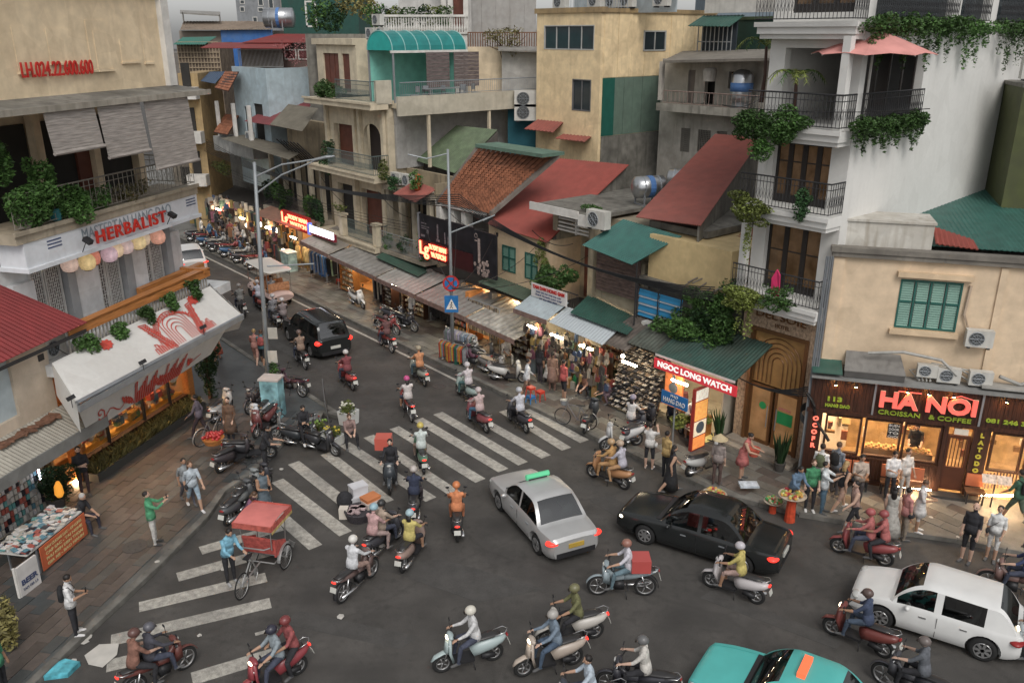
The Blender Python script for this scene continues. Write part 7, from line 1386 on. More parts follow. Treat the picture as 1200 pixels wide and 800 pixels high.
m=MB();m.box((-75,27.1,.12),(-21.5,44,5.0));m.box((-21.4,31.2,.12),(-16.6,46,5.5));t=thing('blackout_block','concrete blackout block added behind the row of shops','building',W_,(-40,35,0));part('blackout_mass',m,CONC,t)  # added blackout mass closing the space behind the shop row
lf=thing('left_street_terrace','low shop terrace on the left side of the far street','building',W_,(-50,11,0));m=MB();m.box((-85,4,.12),(-40,11.5,7));part('wall',m,mat('dull_wall',(0,0,0)),lf);m=MB();m.wave([(-60,12.6,2.9),(-41,12.6,2.9),(-41,11.4,3.3),(-60,11.4,3.3)],60,.015);part('awning_sheet',m,GREYR,lf)
def V(*a):return Vector(a)
BODY={}
def dirv(el,az):
 e,a=math.radians(el),math.radians(az);return V(math.cos(e)*math.sin(a),math.cos(e)*math.cos(a),math.sin(e))
def body(pose):
 if pose in BODY:return BODY[pose]
 D={'stand':dict(la=[(-84,-60),(-70,0)],ra=[(-84,60),(-75,0)],ll=[(-88,-60),(-90,0)],rl=[(-88,60),(-90,0)]),
 'stand2':dict(la=[(-80,-50),(-50,10)],ra=[(-84,70),(-80,0)],ll=[(-80,-10),(-88,180)],rl=[(-88,40),(-90,0)]),
 'walk':dict(la=[(-65,-20),(-40,0)],ra=[(-62,170),(-80,0)],ll=[(-65,-5),(-75,0)],rl=[(-72,175),(-50,180)],lean=5),
 'photo':dict(la=[(-25,-10),(35,25)],ra=[(-25,10),(35,-25)],ll=[(-85,-60),(-90,0)],rl=[(-85,60),(-90,0)],lean=-3),
 'phone':dict(la=[(-75,-20),(10,25)],ra=[(-75,20),(10,-25)],ll=[(-88,-60),(-90,0)],rl=[(-88,60),(-90,0)],head=25),
 'cross':dict(la=[(-75,-25),(5,70)],ra=[(-75,25),(-5,-70)],ll=[(-88,-60),(-90,0)],rl=[(-88,60),(-90,0)]),
 'serve':dict(la=[(-60,-10),(-5,5)],ra=[(-60,10),(-5,-5)],ll=[(-88,-60),(-90,0)],rl=[(-88,60),(-90,0)],lean=15,head=15),
 'ride':dict(la=[(-45,-14),(-12,-8)],ra=[(-45,14),(-12,8)],ll=[(-12,-14),(-80,0)],rl=[(-12,14),(-80,0)],hip=.86,lean=8,sit=1),
 'pillion':dict(la=[(-50,-15),(-15,10)],ra=[(-50,15),(-15,-10)],ll=[(-18,-32),(-78,170)],rl=[(-18,32),(-78,170)],hip=.92,lean=10,sit=1),
 'side':dict(la=[(-65,10),(5,50)],ra=[(-60,-10),(0,-30)],ll=[(-10,-5),(-80,10)],rl=[(-12,12),(-75,0)],hip=.84,lean=10,sit=1,head=20),
 'stool':dict(la=[(-60,0),(-20,20)],ra=[(-60,0),(-20,-20)],ll=[(0,-15),(-85,0)],rl=[(0,15),(-85,0)],hip=.48,lean=15,sit=1,head=10),
 'squat':dict(la=[(-50,0),(-20,15)],ra=[(-50,0),(-20,-15)],ll=[(20,-20),(-70,180)],rl=[(20,20),(-70,180)],hip=.36,lean=25,sit=1,head=10)}[pose]
 lean=math.radians(D.get('lean',0));hip=D.get('hip',.90);up=V(0,math.sin(lean),math.cos(lean));fw=V(0,math.cos(lean),-math.sin(lean))
 P=V(0,0,hip+.03);seg=[];J={}
 sp=[P+up*t+fw*f for t,f in ((-.06,0),(.04,0),(.16,.005),(.30,.01),(.42,.0),(.49,-.01),(.53,-.01))]
 rad=[(.125,.10),(.165,.115),(.145,.10),(.165,.115),(.175,.105),(.12,.075),(.055,.055)]
 mb=MB();mb.tube(sp,rad,16,up=(0,1,0));seg.append((sp[1],sp[5],1));seg.append((sp[0],sp[1],4))
 hl=math.radians(D.get('head',0));hu=(up*math.cos(hl)+fw*math.sin(hl)).normalized();hf=V(0,hu.z,-hu.y)
 nk=sp[5];hc=nk+up*.11+hu*.09+hf*.015
 mb.tube([nk-up*.02,nk+up*.07,hc-hu*.05],[.058,.05,.05],10)
 mb.ell(hc,(.074,.092,.112),12,9,Matrix(((1,0,0),(0,hf.y,hu.y),(0,hf.z,hu.z))));mb.ell(hc-hu*.065+hf*.025,(.05,.055,.045),10,6)
 mb.ell(hc+hf*.098-hu*.01,(.016,.022,.025),6,5)
 for sx in (-1,1):mb.ell(hc+V(sx*.078,0,0)-hu*.005,(.012,.022,.032),6,5)
 seg.append((nk+up*.045,hc+hu*.1,0));J['head']=hc;J['hu']=hu;J['hf']=hf;J['chest']=sp[3];J['up']=up;J['fw']=fw;J['hip']=P
 sc=1.0
 for sx,a,l in ((-1,D['la'],D['ll']),(1,D['ra'],D['rl'])):
  S=sp[4]+V(sx*.175,0,-.0)+up*.02;E=S+dirv(*a[0])*.28;Wr=E+dirv(*a[1])*.25;hd=dirv(*a[1])
  mb.tube([sp[4]+up*.01+V(sx*.08,0,0),S,S.lerp(E,.5),E],[.07,.066,.052,.043],10);mb.tube([E,E.lerp(Wr,.4),Wr],[.043,.04,.027],10)
  seg+=[(S,E,2),(E,Wr,3)];
  side=hd.cross(V(0,0,1));side=side.normalized() if side.length>.2 else V(1,0,0);nr=side.cross(hd).normalized()
  pm=Wr+hd*.05;mb.tube([Wr,pm,Wr+hd*.09],[(.024,.018),(.040,.016),(.040,.014)],8,up=tuple(nr));seg.append((Wr+hd*.02,Wr+hd*.15,0))
  for k,ln in enumerate((.052,.062,.066,.058)):
   o=Wr+hd*.082+side*(-.030+.020*k);q=o+hd*ln*.6-nr*.008;mb.tube([o,q,q+(hd*.6-nr*.8).normalized()*ln*.6],[.0095,.009,.0075],6)
  o=Wr+hd*.03-side*sx*.03*-1;mb.tube([Wr+hd*.03+side*sx*.028*-1,Wr+hd*.06-side*sx*.052,Wr+hd*.085-side*sx*.056],[.012,.011,.009],6)
  J['h'+('l' if sx<0 else 'r')]=Wr+hd*.09
  Hp=P+V(sx*.088,0,-.03);Kn=Hp+dirv(*l[0])*.42;An=Kn+dirv(*l[1])*.40
  mb.tube([P+V(sx*.05,0,.04),Hp,Hp.lerp(Kn,.45),Kn],[.10,.098,.082,.058],12);mb.tube([Kn,Kn.lerp(An,.35),An],[.057,.058,.036],10)
  seg+=[(Hp,Kn,4),(Kn,An,5)];ff=V(sx*.12,1,0).normalized()
  mb.tube([An-ff*.045-V(0,0,.035),An+ff*.05-V(0,0,.04),An+ff*.15-V(0,0,.055),An+ff*.20-V(0,0,.06)],[(.036,.04),(.043,.036),(.045,.026),(.03,.018)],10);seg.append((An-V(0,0,.035),An+ff*.16-V(0,0,.05),6))
  J['a'+str(sx)]=An
 lo=min(J['a-1'].z,J['a1'].z)-.08
 dz=0 if D.get('sit') and pose in ('ride','pillion','side') else-lo
 me=mb.mesh('body_raw',[DARK],False,True);tmp=bpy.data.objects.new('tmp',me);COL.objects.link(tmp)
 r=tmp.modifiers.new('r','REMESH');r.mode='VOXEL';r.voxel_size=.0125;r.use_smooth_shade=True
 sm=tmp.modifiers.new('s','SMOOTH');sm.factor=.5;sm.iterations=1
 bpy.context.view_layer.update();ev=tmp.evaluated_get(bpy.context.evaluated_depsgraph_get());m2=bpy.data.meshes.new_from_object(ev);bpy.data.objects.remove(tmp)
 n=len(m2.polygons);ctr=np.empty(n*3);m2.polygons.foreach_get('center',ctr);ctr=ctr.reshape(n,3);best=np.full(n,1e9);idx=np.zeros(n,int)
 R0={1:.15,4:.09,0:.06,2:.055,3:.035,5:.05,6:.04}
 for a,b,k in seg:
  A=np.array(a);d=np.array(b-a);t=np.clip(((ctr-A)@d)/(d@d),0,1);ds=np.linalg.norm(ctr-(A+t[:,None]*d),axis=1)-R0[k]
  w_=ds<best;best[w_]=ds[w_];idx[w_]=k
 H=np.array(hc);F_=ctr@np.array(hf)-H@np.array(hf);U_=ctr@np.array(hu)-H@np.array(hu);X_=ctr[:,0]-H[0]
 idx[(F_>.06)&(abs(abs(X_)-.033)<.012)&(abs(U_-.012)<.008)]=7
 idx[(F_>.055)&(abs(X_)<.024)&(abs(U_+.058)<.006)]=8
 m2.materials.clear()
 for k in range(9):m2.materials.append(DARK)
 m2.polygons.foreach_set('material_index',idx.astype('int32'));m2.polygons.foreach_set('use_smooth',[True]*n)
 if dz:m2.transform(Matrix.Translation((0,0,dz)));
 for k in ('head','chest','hip','hl','hr'):J[k]=J[k]+V(0,0,dz)
 J['an']=[J['a-1']+V(0,0,dz),J['a1']+V(0,0,dz)]
 m2.update();BODY[pose]=(m2,J);return BODY[pose]
SKIN=[mat('skin_a',(.42,.26,.18),rough=.6,var=.06),mat('skin_b',(.33,.19,.12),rough=.6,var=.06),mat('skin_c',(.50,.33,.25),rough=.6,var=.06)]
EYE=mat('eye_dark',(.02,.015,.012),rough=.3);LIP=mat('lips',(.30,.11,.09),rough=.5)
HAIR={'black':mat('hair_black',(.015,.012,.011),rough=.5,var=.4,scale=20),'brown':mat('hair_brown',(.09,.05,.03),rough=.5,var=.4,scale=20),'blond':mat('hair_blond',(.36,.24,.11),rough=.5,var=.3,scale=20),'grey':mat('hair_grey',(.4,.39,.37),rough=.6)}
CM={}
def cl(c):
 c=mute(tuple(round(x,3) for x in c),.28)
 if c not in CM:CM[c]=mat('cloth_%d_%d_%d'%tuple(int(x*999) for x in c),c,rough=.9,var=.34,scale=9,bump=.5,bscale=12)
 return CM[c]
PC=[0]
def person(label,p,rot,pose='stand',top=(.3,.3,.3),bot=(.05,.05,.06),shoe=(.1,.1,.1),slv='s',leg='l',hair='black',hl='s',hat=None,hc=None,skirt=None,bag=None,hold=None,sc=1.0,skin=None,group=None,cat='person',name='person'):
 """p world position of the ground / seat reference; rot = heading angle (direction the person faces, radians from +x)"""
 me,J=body(pose);PC[0]+=1;rs=random.Random(PC[0]*7+1)
 o=bpy.data.objects.new(name,me);COL.objects.link(o);o.location=p;o.rotation_euler=(0,0,rot-math.pi/2);o.scale=(sc,)*3
 sk=SKIN[PC[0]%3] if skin is None else SKIN[skin];T=cl(top);B=cl(bot);S=cl(shoe)
 ms=[sk,T,T if slv in 'sl' else sk,T if slv=='l' else sk,B,B if leg=='l' else sk,S,EYE,LIP]
 for i,m in enumerate(ms):o.material_slots[i].link='OBJECT';o.material_slots[i].material=m
 tag(o,label,cat,group)
 h,hu,hf=J['head'],J['hu'],J['hf'];M=Matrix(((1,0,0),(0,hf.y,hu.y),(0,hf.z,hu.z)))
 def ch(nm,mb,m,sm=True):return inst(nm,mb.mesh(nm,m,sm,True),o)
 if hat!='helmet' and hair!='bald':
  mb=MB();mb.ell(h+hu*.032-hf*.02,(.083,.092,.092),14,9,M)
  mb.v=[tuple((Vector(v)-hf*.035) if (Vector(v)-h).dot(hf)>.035 and (Vector(v)-h).dot(hu)<.035 else Vector(v)) for v in mb.v]
  if hl=='l':mb.tube([h-hf*.05+hu*.02,h-hf*.075-hu*.1,h-hf*.085-V(0,0,.22),h-hf*.08-V(0,0,.36)],[(.085,.05),(.085,.045),(.08,.035),(.045,.02)],10,up=tuple(hf))
  if hl=='b':mb.ell(h-hf*.10+hu*.04,(.045,.045,.045),8,6)
  if hl=='p':mb.tube([h-hf*.08+hu*.05,h-hf*.15,h-hf*.12-V(0,0,.2)],[.03,.035,.01],8)
  ch('hair',mb,HAIR[hair])
 if hat=='helmet':
  mb=MB();mb.ell(h+hu*.03,(.118,.135,.12),16,10,M);mb.v=[tuple(v) if (Vector(v)-h).dot(hu)>-.03 else tuple(Vector(v)+hu*(-.03-(Vector(v)-h).dot(hu))) for v in mb.v]
  ch('helmet',mb,paint('helmet_%d_%d_%d'%tuple(int(x*99) for x in hc),hc));mb=MB();q=h+hf*.115+hu*.03;mb.slab([q-V(.08,0,0)-hf*.01,q+V(.08,0,0)-hf*.01,q+V(.055,0,0)+hf*.05-hu*.015,q-V(.055,0,0)+hf*.05-hu*.015],.008,tuple(-hu));ch('helmet_peak',mb,EYE)
  if hl=='l':mb=MB();mb.tube([h-hf*.08-hu*.02,h-hf*.095-V(0,0,.2),h-hf*.09-V(0,0,.34)],[(.07,.04),(.07,.03),(.03,.015)],10,up=tuple(hf));ch('hair',mb,HAIR[hair])
 if hat=='cone':mb=MB();mb.lathe(h+V(0,0,.04),[(.26,0),(.25,.015),(.02,.19)],18);ch('conical_hat',mb,mat('palm_leaf_hat',(.45,.36,.22),rough=.8,var=.2,scale=9))
 if hat=='cap':mb=MB();mb.ell(h+hu*.05,(.088,.1,.07),12,8,M);q=h+hf*.1+hu*.045;mb.slab([q-V(.06,0,0),q+V(.06,0,0),q+V(.045,0,0)+hf*.08,q-V(.045,0,0)+hf*.08],.01,tuple(-hu));ch('cap',mb,cl(hc))
 if skirt:
  z=J['hip'].z;Lk,r,c=skirt;mb=MB();prof=[(r*(1+.0*q),-Lk) for q in (0,)]+[(.2+(r-.2)*.6,-Lk*.55),(.185,-.12),(.155,.12),(.13,.16)]
  mb.lathe((0,0,z),prof,20);mb.v=[(x*(1+.05*math.sin(9*math.atan2(y,x))*(z-zz)/max(Lk,.1)),y*.85*(1+.05*math.sin(9*math.atan2(y,x))*(z-zz)/max(Lk,.1)),zz) for x,y,zz in mb.v];ch('skirt',mb,cl(c))
 if slv!='n' and not skirt:
  up=J['up'];mb=MB();q=J['hip'];mb.tube([q-up*.07,q+up*.05,q+up*.2],[(.178,.135),(.182,.13),(.15,.11)],16,up=(0,1,0));ch('shirt_hem',mb,T)
 if bag=='back' or (isinstance(bag,tuple) and bag[0]=='back'):
  c=bag[1] if isinstance(bag,tuple) else (.02,.02,.022);q=J['chest']-J['fw']*.17+V(0,0,.0);mb=MB();mb.tube([q-V(0,0,.2),q-V(0,0,.15),q+V(0,0,.12),q+V(0,0,.2)],[(.10,.05),(.15,.08),(.14,.07),(.07,.04)],12,up=(0,1,0));ob_=ch('backpack',mb,cl(c))
  mb=MB();[mb.tube([q+V(s*.09,.05,.16),q+V(s*.11,.2,.2),q+V(s*.1,.29,.05),q+V(s*.12,.1,-.15)],.014,5) for s in (-1,1)];stuff(ch('straps',mb,cl(c)))
 elif bag:
  q=J['hip']+V(.2,.06,-.02);mb=MB();mb.ell(q,(.05,.11,.09),10,7);mb.tube([q+V(0,0,.08),J['chest']+V(.0,.13,.02),J['chest']+V(-.15,0,.14)],.008,5);ch('shoulder_bag',mb,cl(bag))
 if hold=='phone':q=(J['hl']+J['hr'])/2;ph=single('phone',MB().bx((0,0,0),(.04,.012,.075)),mat('phone_black',(.01,.01,.012),rough=.2),WLD,(0,0,0),'phone held up by the '+' '.join(label.split()[:9]),'phone');ph.location=o.matrix_basis@(q+V(0,.01,.03));ph.rotation_euler=o.rotation_euler
 return o
def hd(u0,v0,u1,v1):a=G(u0,v0);b=G(u1,v1);return math.atan2(b.y-a.y,b.x-a.x)
def cam_rot(p,off=0):return math.atan2(-p.y,-p.x)+off
def PP(u,v,z=.135):return G(u,v,z)
W1=(.62,.61,.6);BKc=(.025,.025,.03)
def ped(label,u,v,off,z=.135,**k):p=PP(u,v,z);return person(label,p,cam_rot(p,off),**k)
ped('man in white shirt with black backpack looking at his phone on the near left kerb',90,743,1.35,pose='phone',top=W1,bot=BKc,shoe=W1,bag='back',hold='phone')
ped('man in bright green jacket and white trousers photographing on the left pavement',182,637,1.4,pose='photo',top=(.03,.30,.12),bot=(.48,.46,.42),shoe=(.05,.05,.05),slv='l',hold='phone')
ped('woman in pale blue top and shorts walking with a black bag on the left pavement',229,596,.3,pose='walk',top=(.36,.42,.47),bot=(.25,.36,.45),shoe=W1,leg='s',hl='l',hair='brown',bag=BKc)
ped('companion in a dark patterned shirt walking just behind the woman in pale blue',221,589,.3,pose='walk',top=(.22,.24,.25),bot=(.08,.08,.1),hair='black',sc=.95)
ped('woman in black standing with folded arms in the timber doorway behind the round bush',101,580,.1,pose='cross',top=BKc,bot=(.06,.03,.03),hl='b')
ped('white haired person in black sitting low at the end of the phone case stall',97,622,.9,pose='stool',top=BKc,bot=(.03,.03,.05),hair='grey')
ped('fruit seller in a purple grey jacket walking beside a bicycle of red fruit',236,512,-1.9,pose='walk',top=(.13,.10,.13),bot=(.05,.03,.035),slv='l',hair='black',hl='b')
ped('woman in a long brown coat with a mustard scarf behind the fruit bicycle',272,517,-.4,pose='stand2',top=(.14,.07,.035),bot=(.03,.035,.05),slv='l',skirt=(.55,.25,(.13,.07,.04)))
ped('person in an orange red dress walking along the left kerb under the awning flap',256,423,2.5,pose='walk',top=(.45,.08,.03),bot=(.45,.08,.03),skirt=(.5,.27,(.45,.08,.03)),hair='black',slv='n',leg='s')
ped('tall tourist in a teal shirt with a red backpack beside the lamp post',309,428,2.9,z=0,pose='walk',top=(.05,.17,.20),bot=BKc,leg='s',bag=('back',(.40,.06,.05)),hair='brown')
ped('companion in pink with bare legs walking beside the teal shirted tourist',301,427,2.9,z=0,pose='walk',top=(.45,.18,.14),bot=(.45,.2,.15),leg='s',hair='blond')
ped('pedal cart driver in a light blue shirt and black trousers holding his cart',271,682,.5,z=0,pose='serve',top=(.12,.40,.55),bot=BKc,slv='l',shoe=(.3,.3,.3),sc=1.04)
ped('woman in a patterned dark dress looking at her phone beside the parked scooters',312,607,.5,z=0,pose='phone',top=(.10,.14,.17),bot=(.1,.14,.17),skirt=(.5,.24,(.09,.13,.16)),hl='b',slv='n',leg='s',hold='phone')
ped('woman in plum sitting low behind the red canopy of the pedal cart',290,612,1.2,z=0,pose='squat',top=(.20,.07,.14),bot=BKc,hair='brown',hl='l')
p=PP(357,522,0);person('woman in black perched sideways on a parked motorbike at the crossing corner',p+V(0,0,.0),cam_rot(p,.3),'side',top=BKc,bot=(.02,.02,.025),slv='l',hl='s',skin=0,shoe=W1)
p=PP(312,552,.1);person('man in black leaning over the parked scooters with his arms forward',p,cam_rot(p,1.3),'serve',top=BKc,bot=(.03,.03,.035),skin=0)
ped('flower seller in a brown blouse crouching behind white boxes at the crossing corner',410,520,.2,z=0,pose='stool',top=(.25,.15,.13),bot=BKc,hair='brown')
ped('man in a white shirt and black trousers walking by the far parked scooters',483,379,2.6,pose='walk',top=W1,bot=BKc,hair='brown')
ped('woman in white sitting by the necklace shop entrance',592,425,.3,pose='stool',top=(.55,.5,.45),bot=(.5,.46,.4))
ped('shopkeeper in black behind the jewellery cases',604,405,.2,pose='stool',top=BKc,bot=BKc)
ped('man in a white shirt and brown shorts walking past the red plastic stool',617,466,1.8,pose='walk',top=(.52,.55,.58),bot=(.15,.08,.05),leg='s',slv='l')
ped('woman with long hair in a dark top just behind the man in white',632,448,2.4,pose='stand2',top=BKc,bot=(.05,.04,.05),hl='l')
ped('woman in a brown dress looking into the pale shelves of the stall',647,458,2.9,pose='stand',top=(.25,.13,.08),bot=(.2,.1,.07),skirt=(.5,.23,(.24,.13,.09)),hl='p')
ped('man in a red shirt and black shorts standing on the pavement by the bag stall',660,468,2.2,pose='stand2',top=(.50,.06,.05),bot=BKc,leg='s')
ped('shopper in white crouched in front of the hanging bags',641,450,2.6,pose='squat',top=(.5,.48,.45),bot=(.1,.1,.12))
ped('stallholder in an orange brown top squatting beside the green bag',687,462,-.5,pose='squat',top=(.36,.15,.08),bot=BKc)
ped('woman in a violet patterned outfit squatting by the blue tray',716,471,-1.2,pose='squat',top=(.17,.10,.14),bot=(.13,.08,.11))
ped('woman in a black skirt and beige top choosing shoes at the shoe wall',768,482,2.8,pose='stand2',top=(.34,.28,.22),bot=BKc,skirt=(.45,.22,(.03,.04,.045)),hl='p',leg='s')
ped('young shopper in dark green inside the watch shop corner',776,470,2.5,pose='stand',top=(.06,.1,.08),bot=BKc)
ped('flower carrier in a white shirt and grey shorts by the orange light box',806,513,.6,pose='serve',top=(.55,.56,.56),bot=(.2,.27,.27),leg='s')
ped('person in maroon behind the flower carrier',797,500,.4,pose='stand',top=(.20,.05,.06),bot=(.2,.06,.07))
ped('woman in a white top and black shorts photographing near the parked scooters',760,549,2.9,pose='photo',top=(.55,.53,.5),bot=BKc,leg='s',shoe=W1,hold='phone',bag=W1,hl='b')
ped('woman in a long sleeveless black dress walking off the kerb',785,576,1.9,z=0,pose='walk',top=BKc,bot=BKc,slv='n',skirt=(.72,.30,(.02,.02,.022)),hl='l',leg='s')
ped('woman in a mustard top half hidden behind the black dress',779,560,2.3,pose='stand',top=(.42,.26,.05),bot=BKc)
ped('street seller in a conical hat, patterned blouse and brown trousers',839,568,2.9,pose='stand',top=(.24,.19,.17),bot=(.09,.05,.04),hat='cone')
ped('woman in a red floral dress holding out a red basket',868,560,1.3,pose='serve',top=(.50,.10,.08),bot=(.45,.10,.08),skirt=(.38,.25,(.42,.09,.08)),hl='b',slv='n',leg='s')
ped('seller in a blue shirt bending over the round fruit tray',927,600,.7,pose='serve',top=(.09,.17,.27),bot=BKc,slv='l',hl='l')
ped('woman in a green top and black leggings beside the fruit tray',947,597,.3,pose='stand2',top=(.02,.22,.08),bot=BKc,shoe=W1,hair='brown')
ped('man in a pale tee and blue jeans photographing the fruit tray group',962,600,1.4,pose='photo',top=(.50,.54,.55),bot=(.05,.12,.18),hold='phone')
ped('tall man in white with an olive backpack behind the green topped woman',957,580,2.9,pose='stand',top=W1,bot=(.1,.1,.12),bag=('back',(.10,.12,.05)),sc=1.06)
ped('tall man in a blue grey shirt carrying a black backpack at the cafe corner',976,578,2.6,pose='stand2',top=(.15,.18,.22),bot=(.12,.1,.1),bag='back',hair='brown',sc=1.06)
ped('blond tourist in a black vest and brown shorts with white shoes',983,597,2.4,pose='walk',top=BKc,bot=(.36,.20,.13),leg='s',slv='n',shoe=W1,hair='blond',hl='l')
ped('broad man in a sand coloured shirt eating in front of the orange benches',1002,592,.3,pose='phone',top=(.42,.32,.24),bot=(.06,.05,.05),sc=1.05,bag=BKc)
ped('bare backed person in black bending near the kerb before the cafe',998,622,-1.2,pose='walk',top=(.35,.2,.15),bot=BKc,leg='s',slv='n')
ped('waving man in white with black braces in the cafe group',1040,585,.4,pose='phone',top=W1,bot=BKc)
ped('person in cream behind the waving man',1056,583,.8,pose='stand2',top=(.55,.5,.45),bot=(.4,.35,.3))
ped('woman in a long pleated pale dress with black hair seen from behind',1040,630,3.0,z=0,pose='stand',top=(.40,.38,.33),bot=(.42,.4,.35),slv='n',skirt=(.78,.34,(.36,.34,.30)),hl='l',leg='s')
ped('man in a salmon shirt and khaki trousers beside the long pale dress',1056,632,2.2,z=0,pose='stand2',top=(.46,.16,.14),bot=(.22,.17,.12),bag=BKc)
ped('woman in a short white patterned dress on the cafe pavement',1073,622,1.6,pose='phone',top=(.52,.49,.47),bot=(.5,.48,.46),skirt=(.36,.24,(.50,.48,.46)),leg='s',hair='brown',shoe=W1)
ped('bald heavy man in a black tee and black shorts at the kerb',1131,657,-.3,z=0,pose='stand',top=BKc,bot=BKc,leg='s',hair='bald',skin=2,sc=1.08)
ped('woman in white shirt and white shorts with a crossbody bag next to the bald man',1160,655,-.1,z=0,pose='stand2',top=(.58,.58,.56),bot=(.55,.54,.52),leg='s',bag=BKc,hair='black')
ped('man in a dark green shirt walking away at the right edge',1187,612,-2.0,pose='walk',top=(.03,.11,.06),bot=(.07,.10,.06),leg='s',bag='back',sc=1.05)
ped('bald person in navy sitting at the right edge of the cafe pavement',1201,598,2.0,pose='stool',top=(.04,.07,.14),bot=BKc,hair='bald')
p=CAF.w((3.55,.95,.42));person('cafe server with black hair making food behind the window',p,cam_rot(p),'serve',top=BKc,bot=BKc,hl='b',skin=2)
ped('person in bright green at the bottom left corner',6,815,1.0,pose='stand',top=(.02,.25,.12),bot=BKc)
rs=random.Random(21)
FT=[(.5,.5,.5),(.05,.15,.3),(.03,.03,.04),(.4,.3,.25),(.35,.35,.33),(.5,.48,.45),(.3,.06,.05)]
FP=[(238,283),(247,286),(262,281),(281,290),(288,292),(296,288),(305,293),(311,286),(322,289),(330,293),(301,280),(345,300),(352,303),(272,285)]
FN=['in pale grey at the far left by the scooters','in blue beside the far scooters','in black by the far clothes stall','carrying a bag near the far kerb','in grey crossing near the far kerb','in white in the middle of the far crowd','in red behind the lamp post','in pale grey right of the lamp post','in blue near the green utility box','in black next to the green utility box','in brown at the back of the far crowd','in grey by the mannequin shop','in white before the gold mannequins','in red among the far scooters']
for i,(u,v) in enumerate(FP):ped('distant shopper '+FN[i],u,v,rs.uniform(-3,3),pose=['stand','walk','stand2'][i%3],top=FT[[0,1,2,3,0,5,6,0,1,2,3,4,5,6][i]],bot=(.05,.05,.07),group='crowd at the far stalls')
TY=mat('tyre_rubber',(.018,.018,.018),rough=.85);RIM=mat('wheel_rim',(.40,.40,.40),rough=.35,metal=.7);CH=mat('chrome',(.55,.55,.55),rough=.25,metal=.9);BPL=mat('black_plastic',(.022,.022,.024),rough=.5)
TL=mat('tail_light',(.5,.02,.02),rough=.3,emit=1.2,ecol=(1,.05,.03));HLt=mat('headlight',(1,.9,.75),emit=5,ecol=(1,.80,.55));HLo=mat('headlight_off',(.45,.45,.43),rough=.15);PLT=mat('number_plate',(.5,.5,.46),rough=.5)
def wheel_me(r,w_):
 m=MB();m.ring((0,0,0),'x',r-w_,(w_,w_*.9),26,8);m.mat(1);m.ring((0,0,0),'x',r-2*w_+.005,(.012,.03),24,5)
 for k in range(5):a=2*math.pi*k/5;m.tube([(0,0,0),(0,(r-2*w_)*math.cos(a),(r-2*w_)*math.sin(a))],[.022,.014],5)
 m.tube([(-.05,0,0),(.05,0,0)],.035,8);return m.mesh('wheel',[TY,RIM],True,True)
PROTO={}
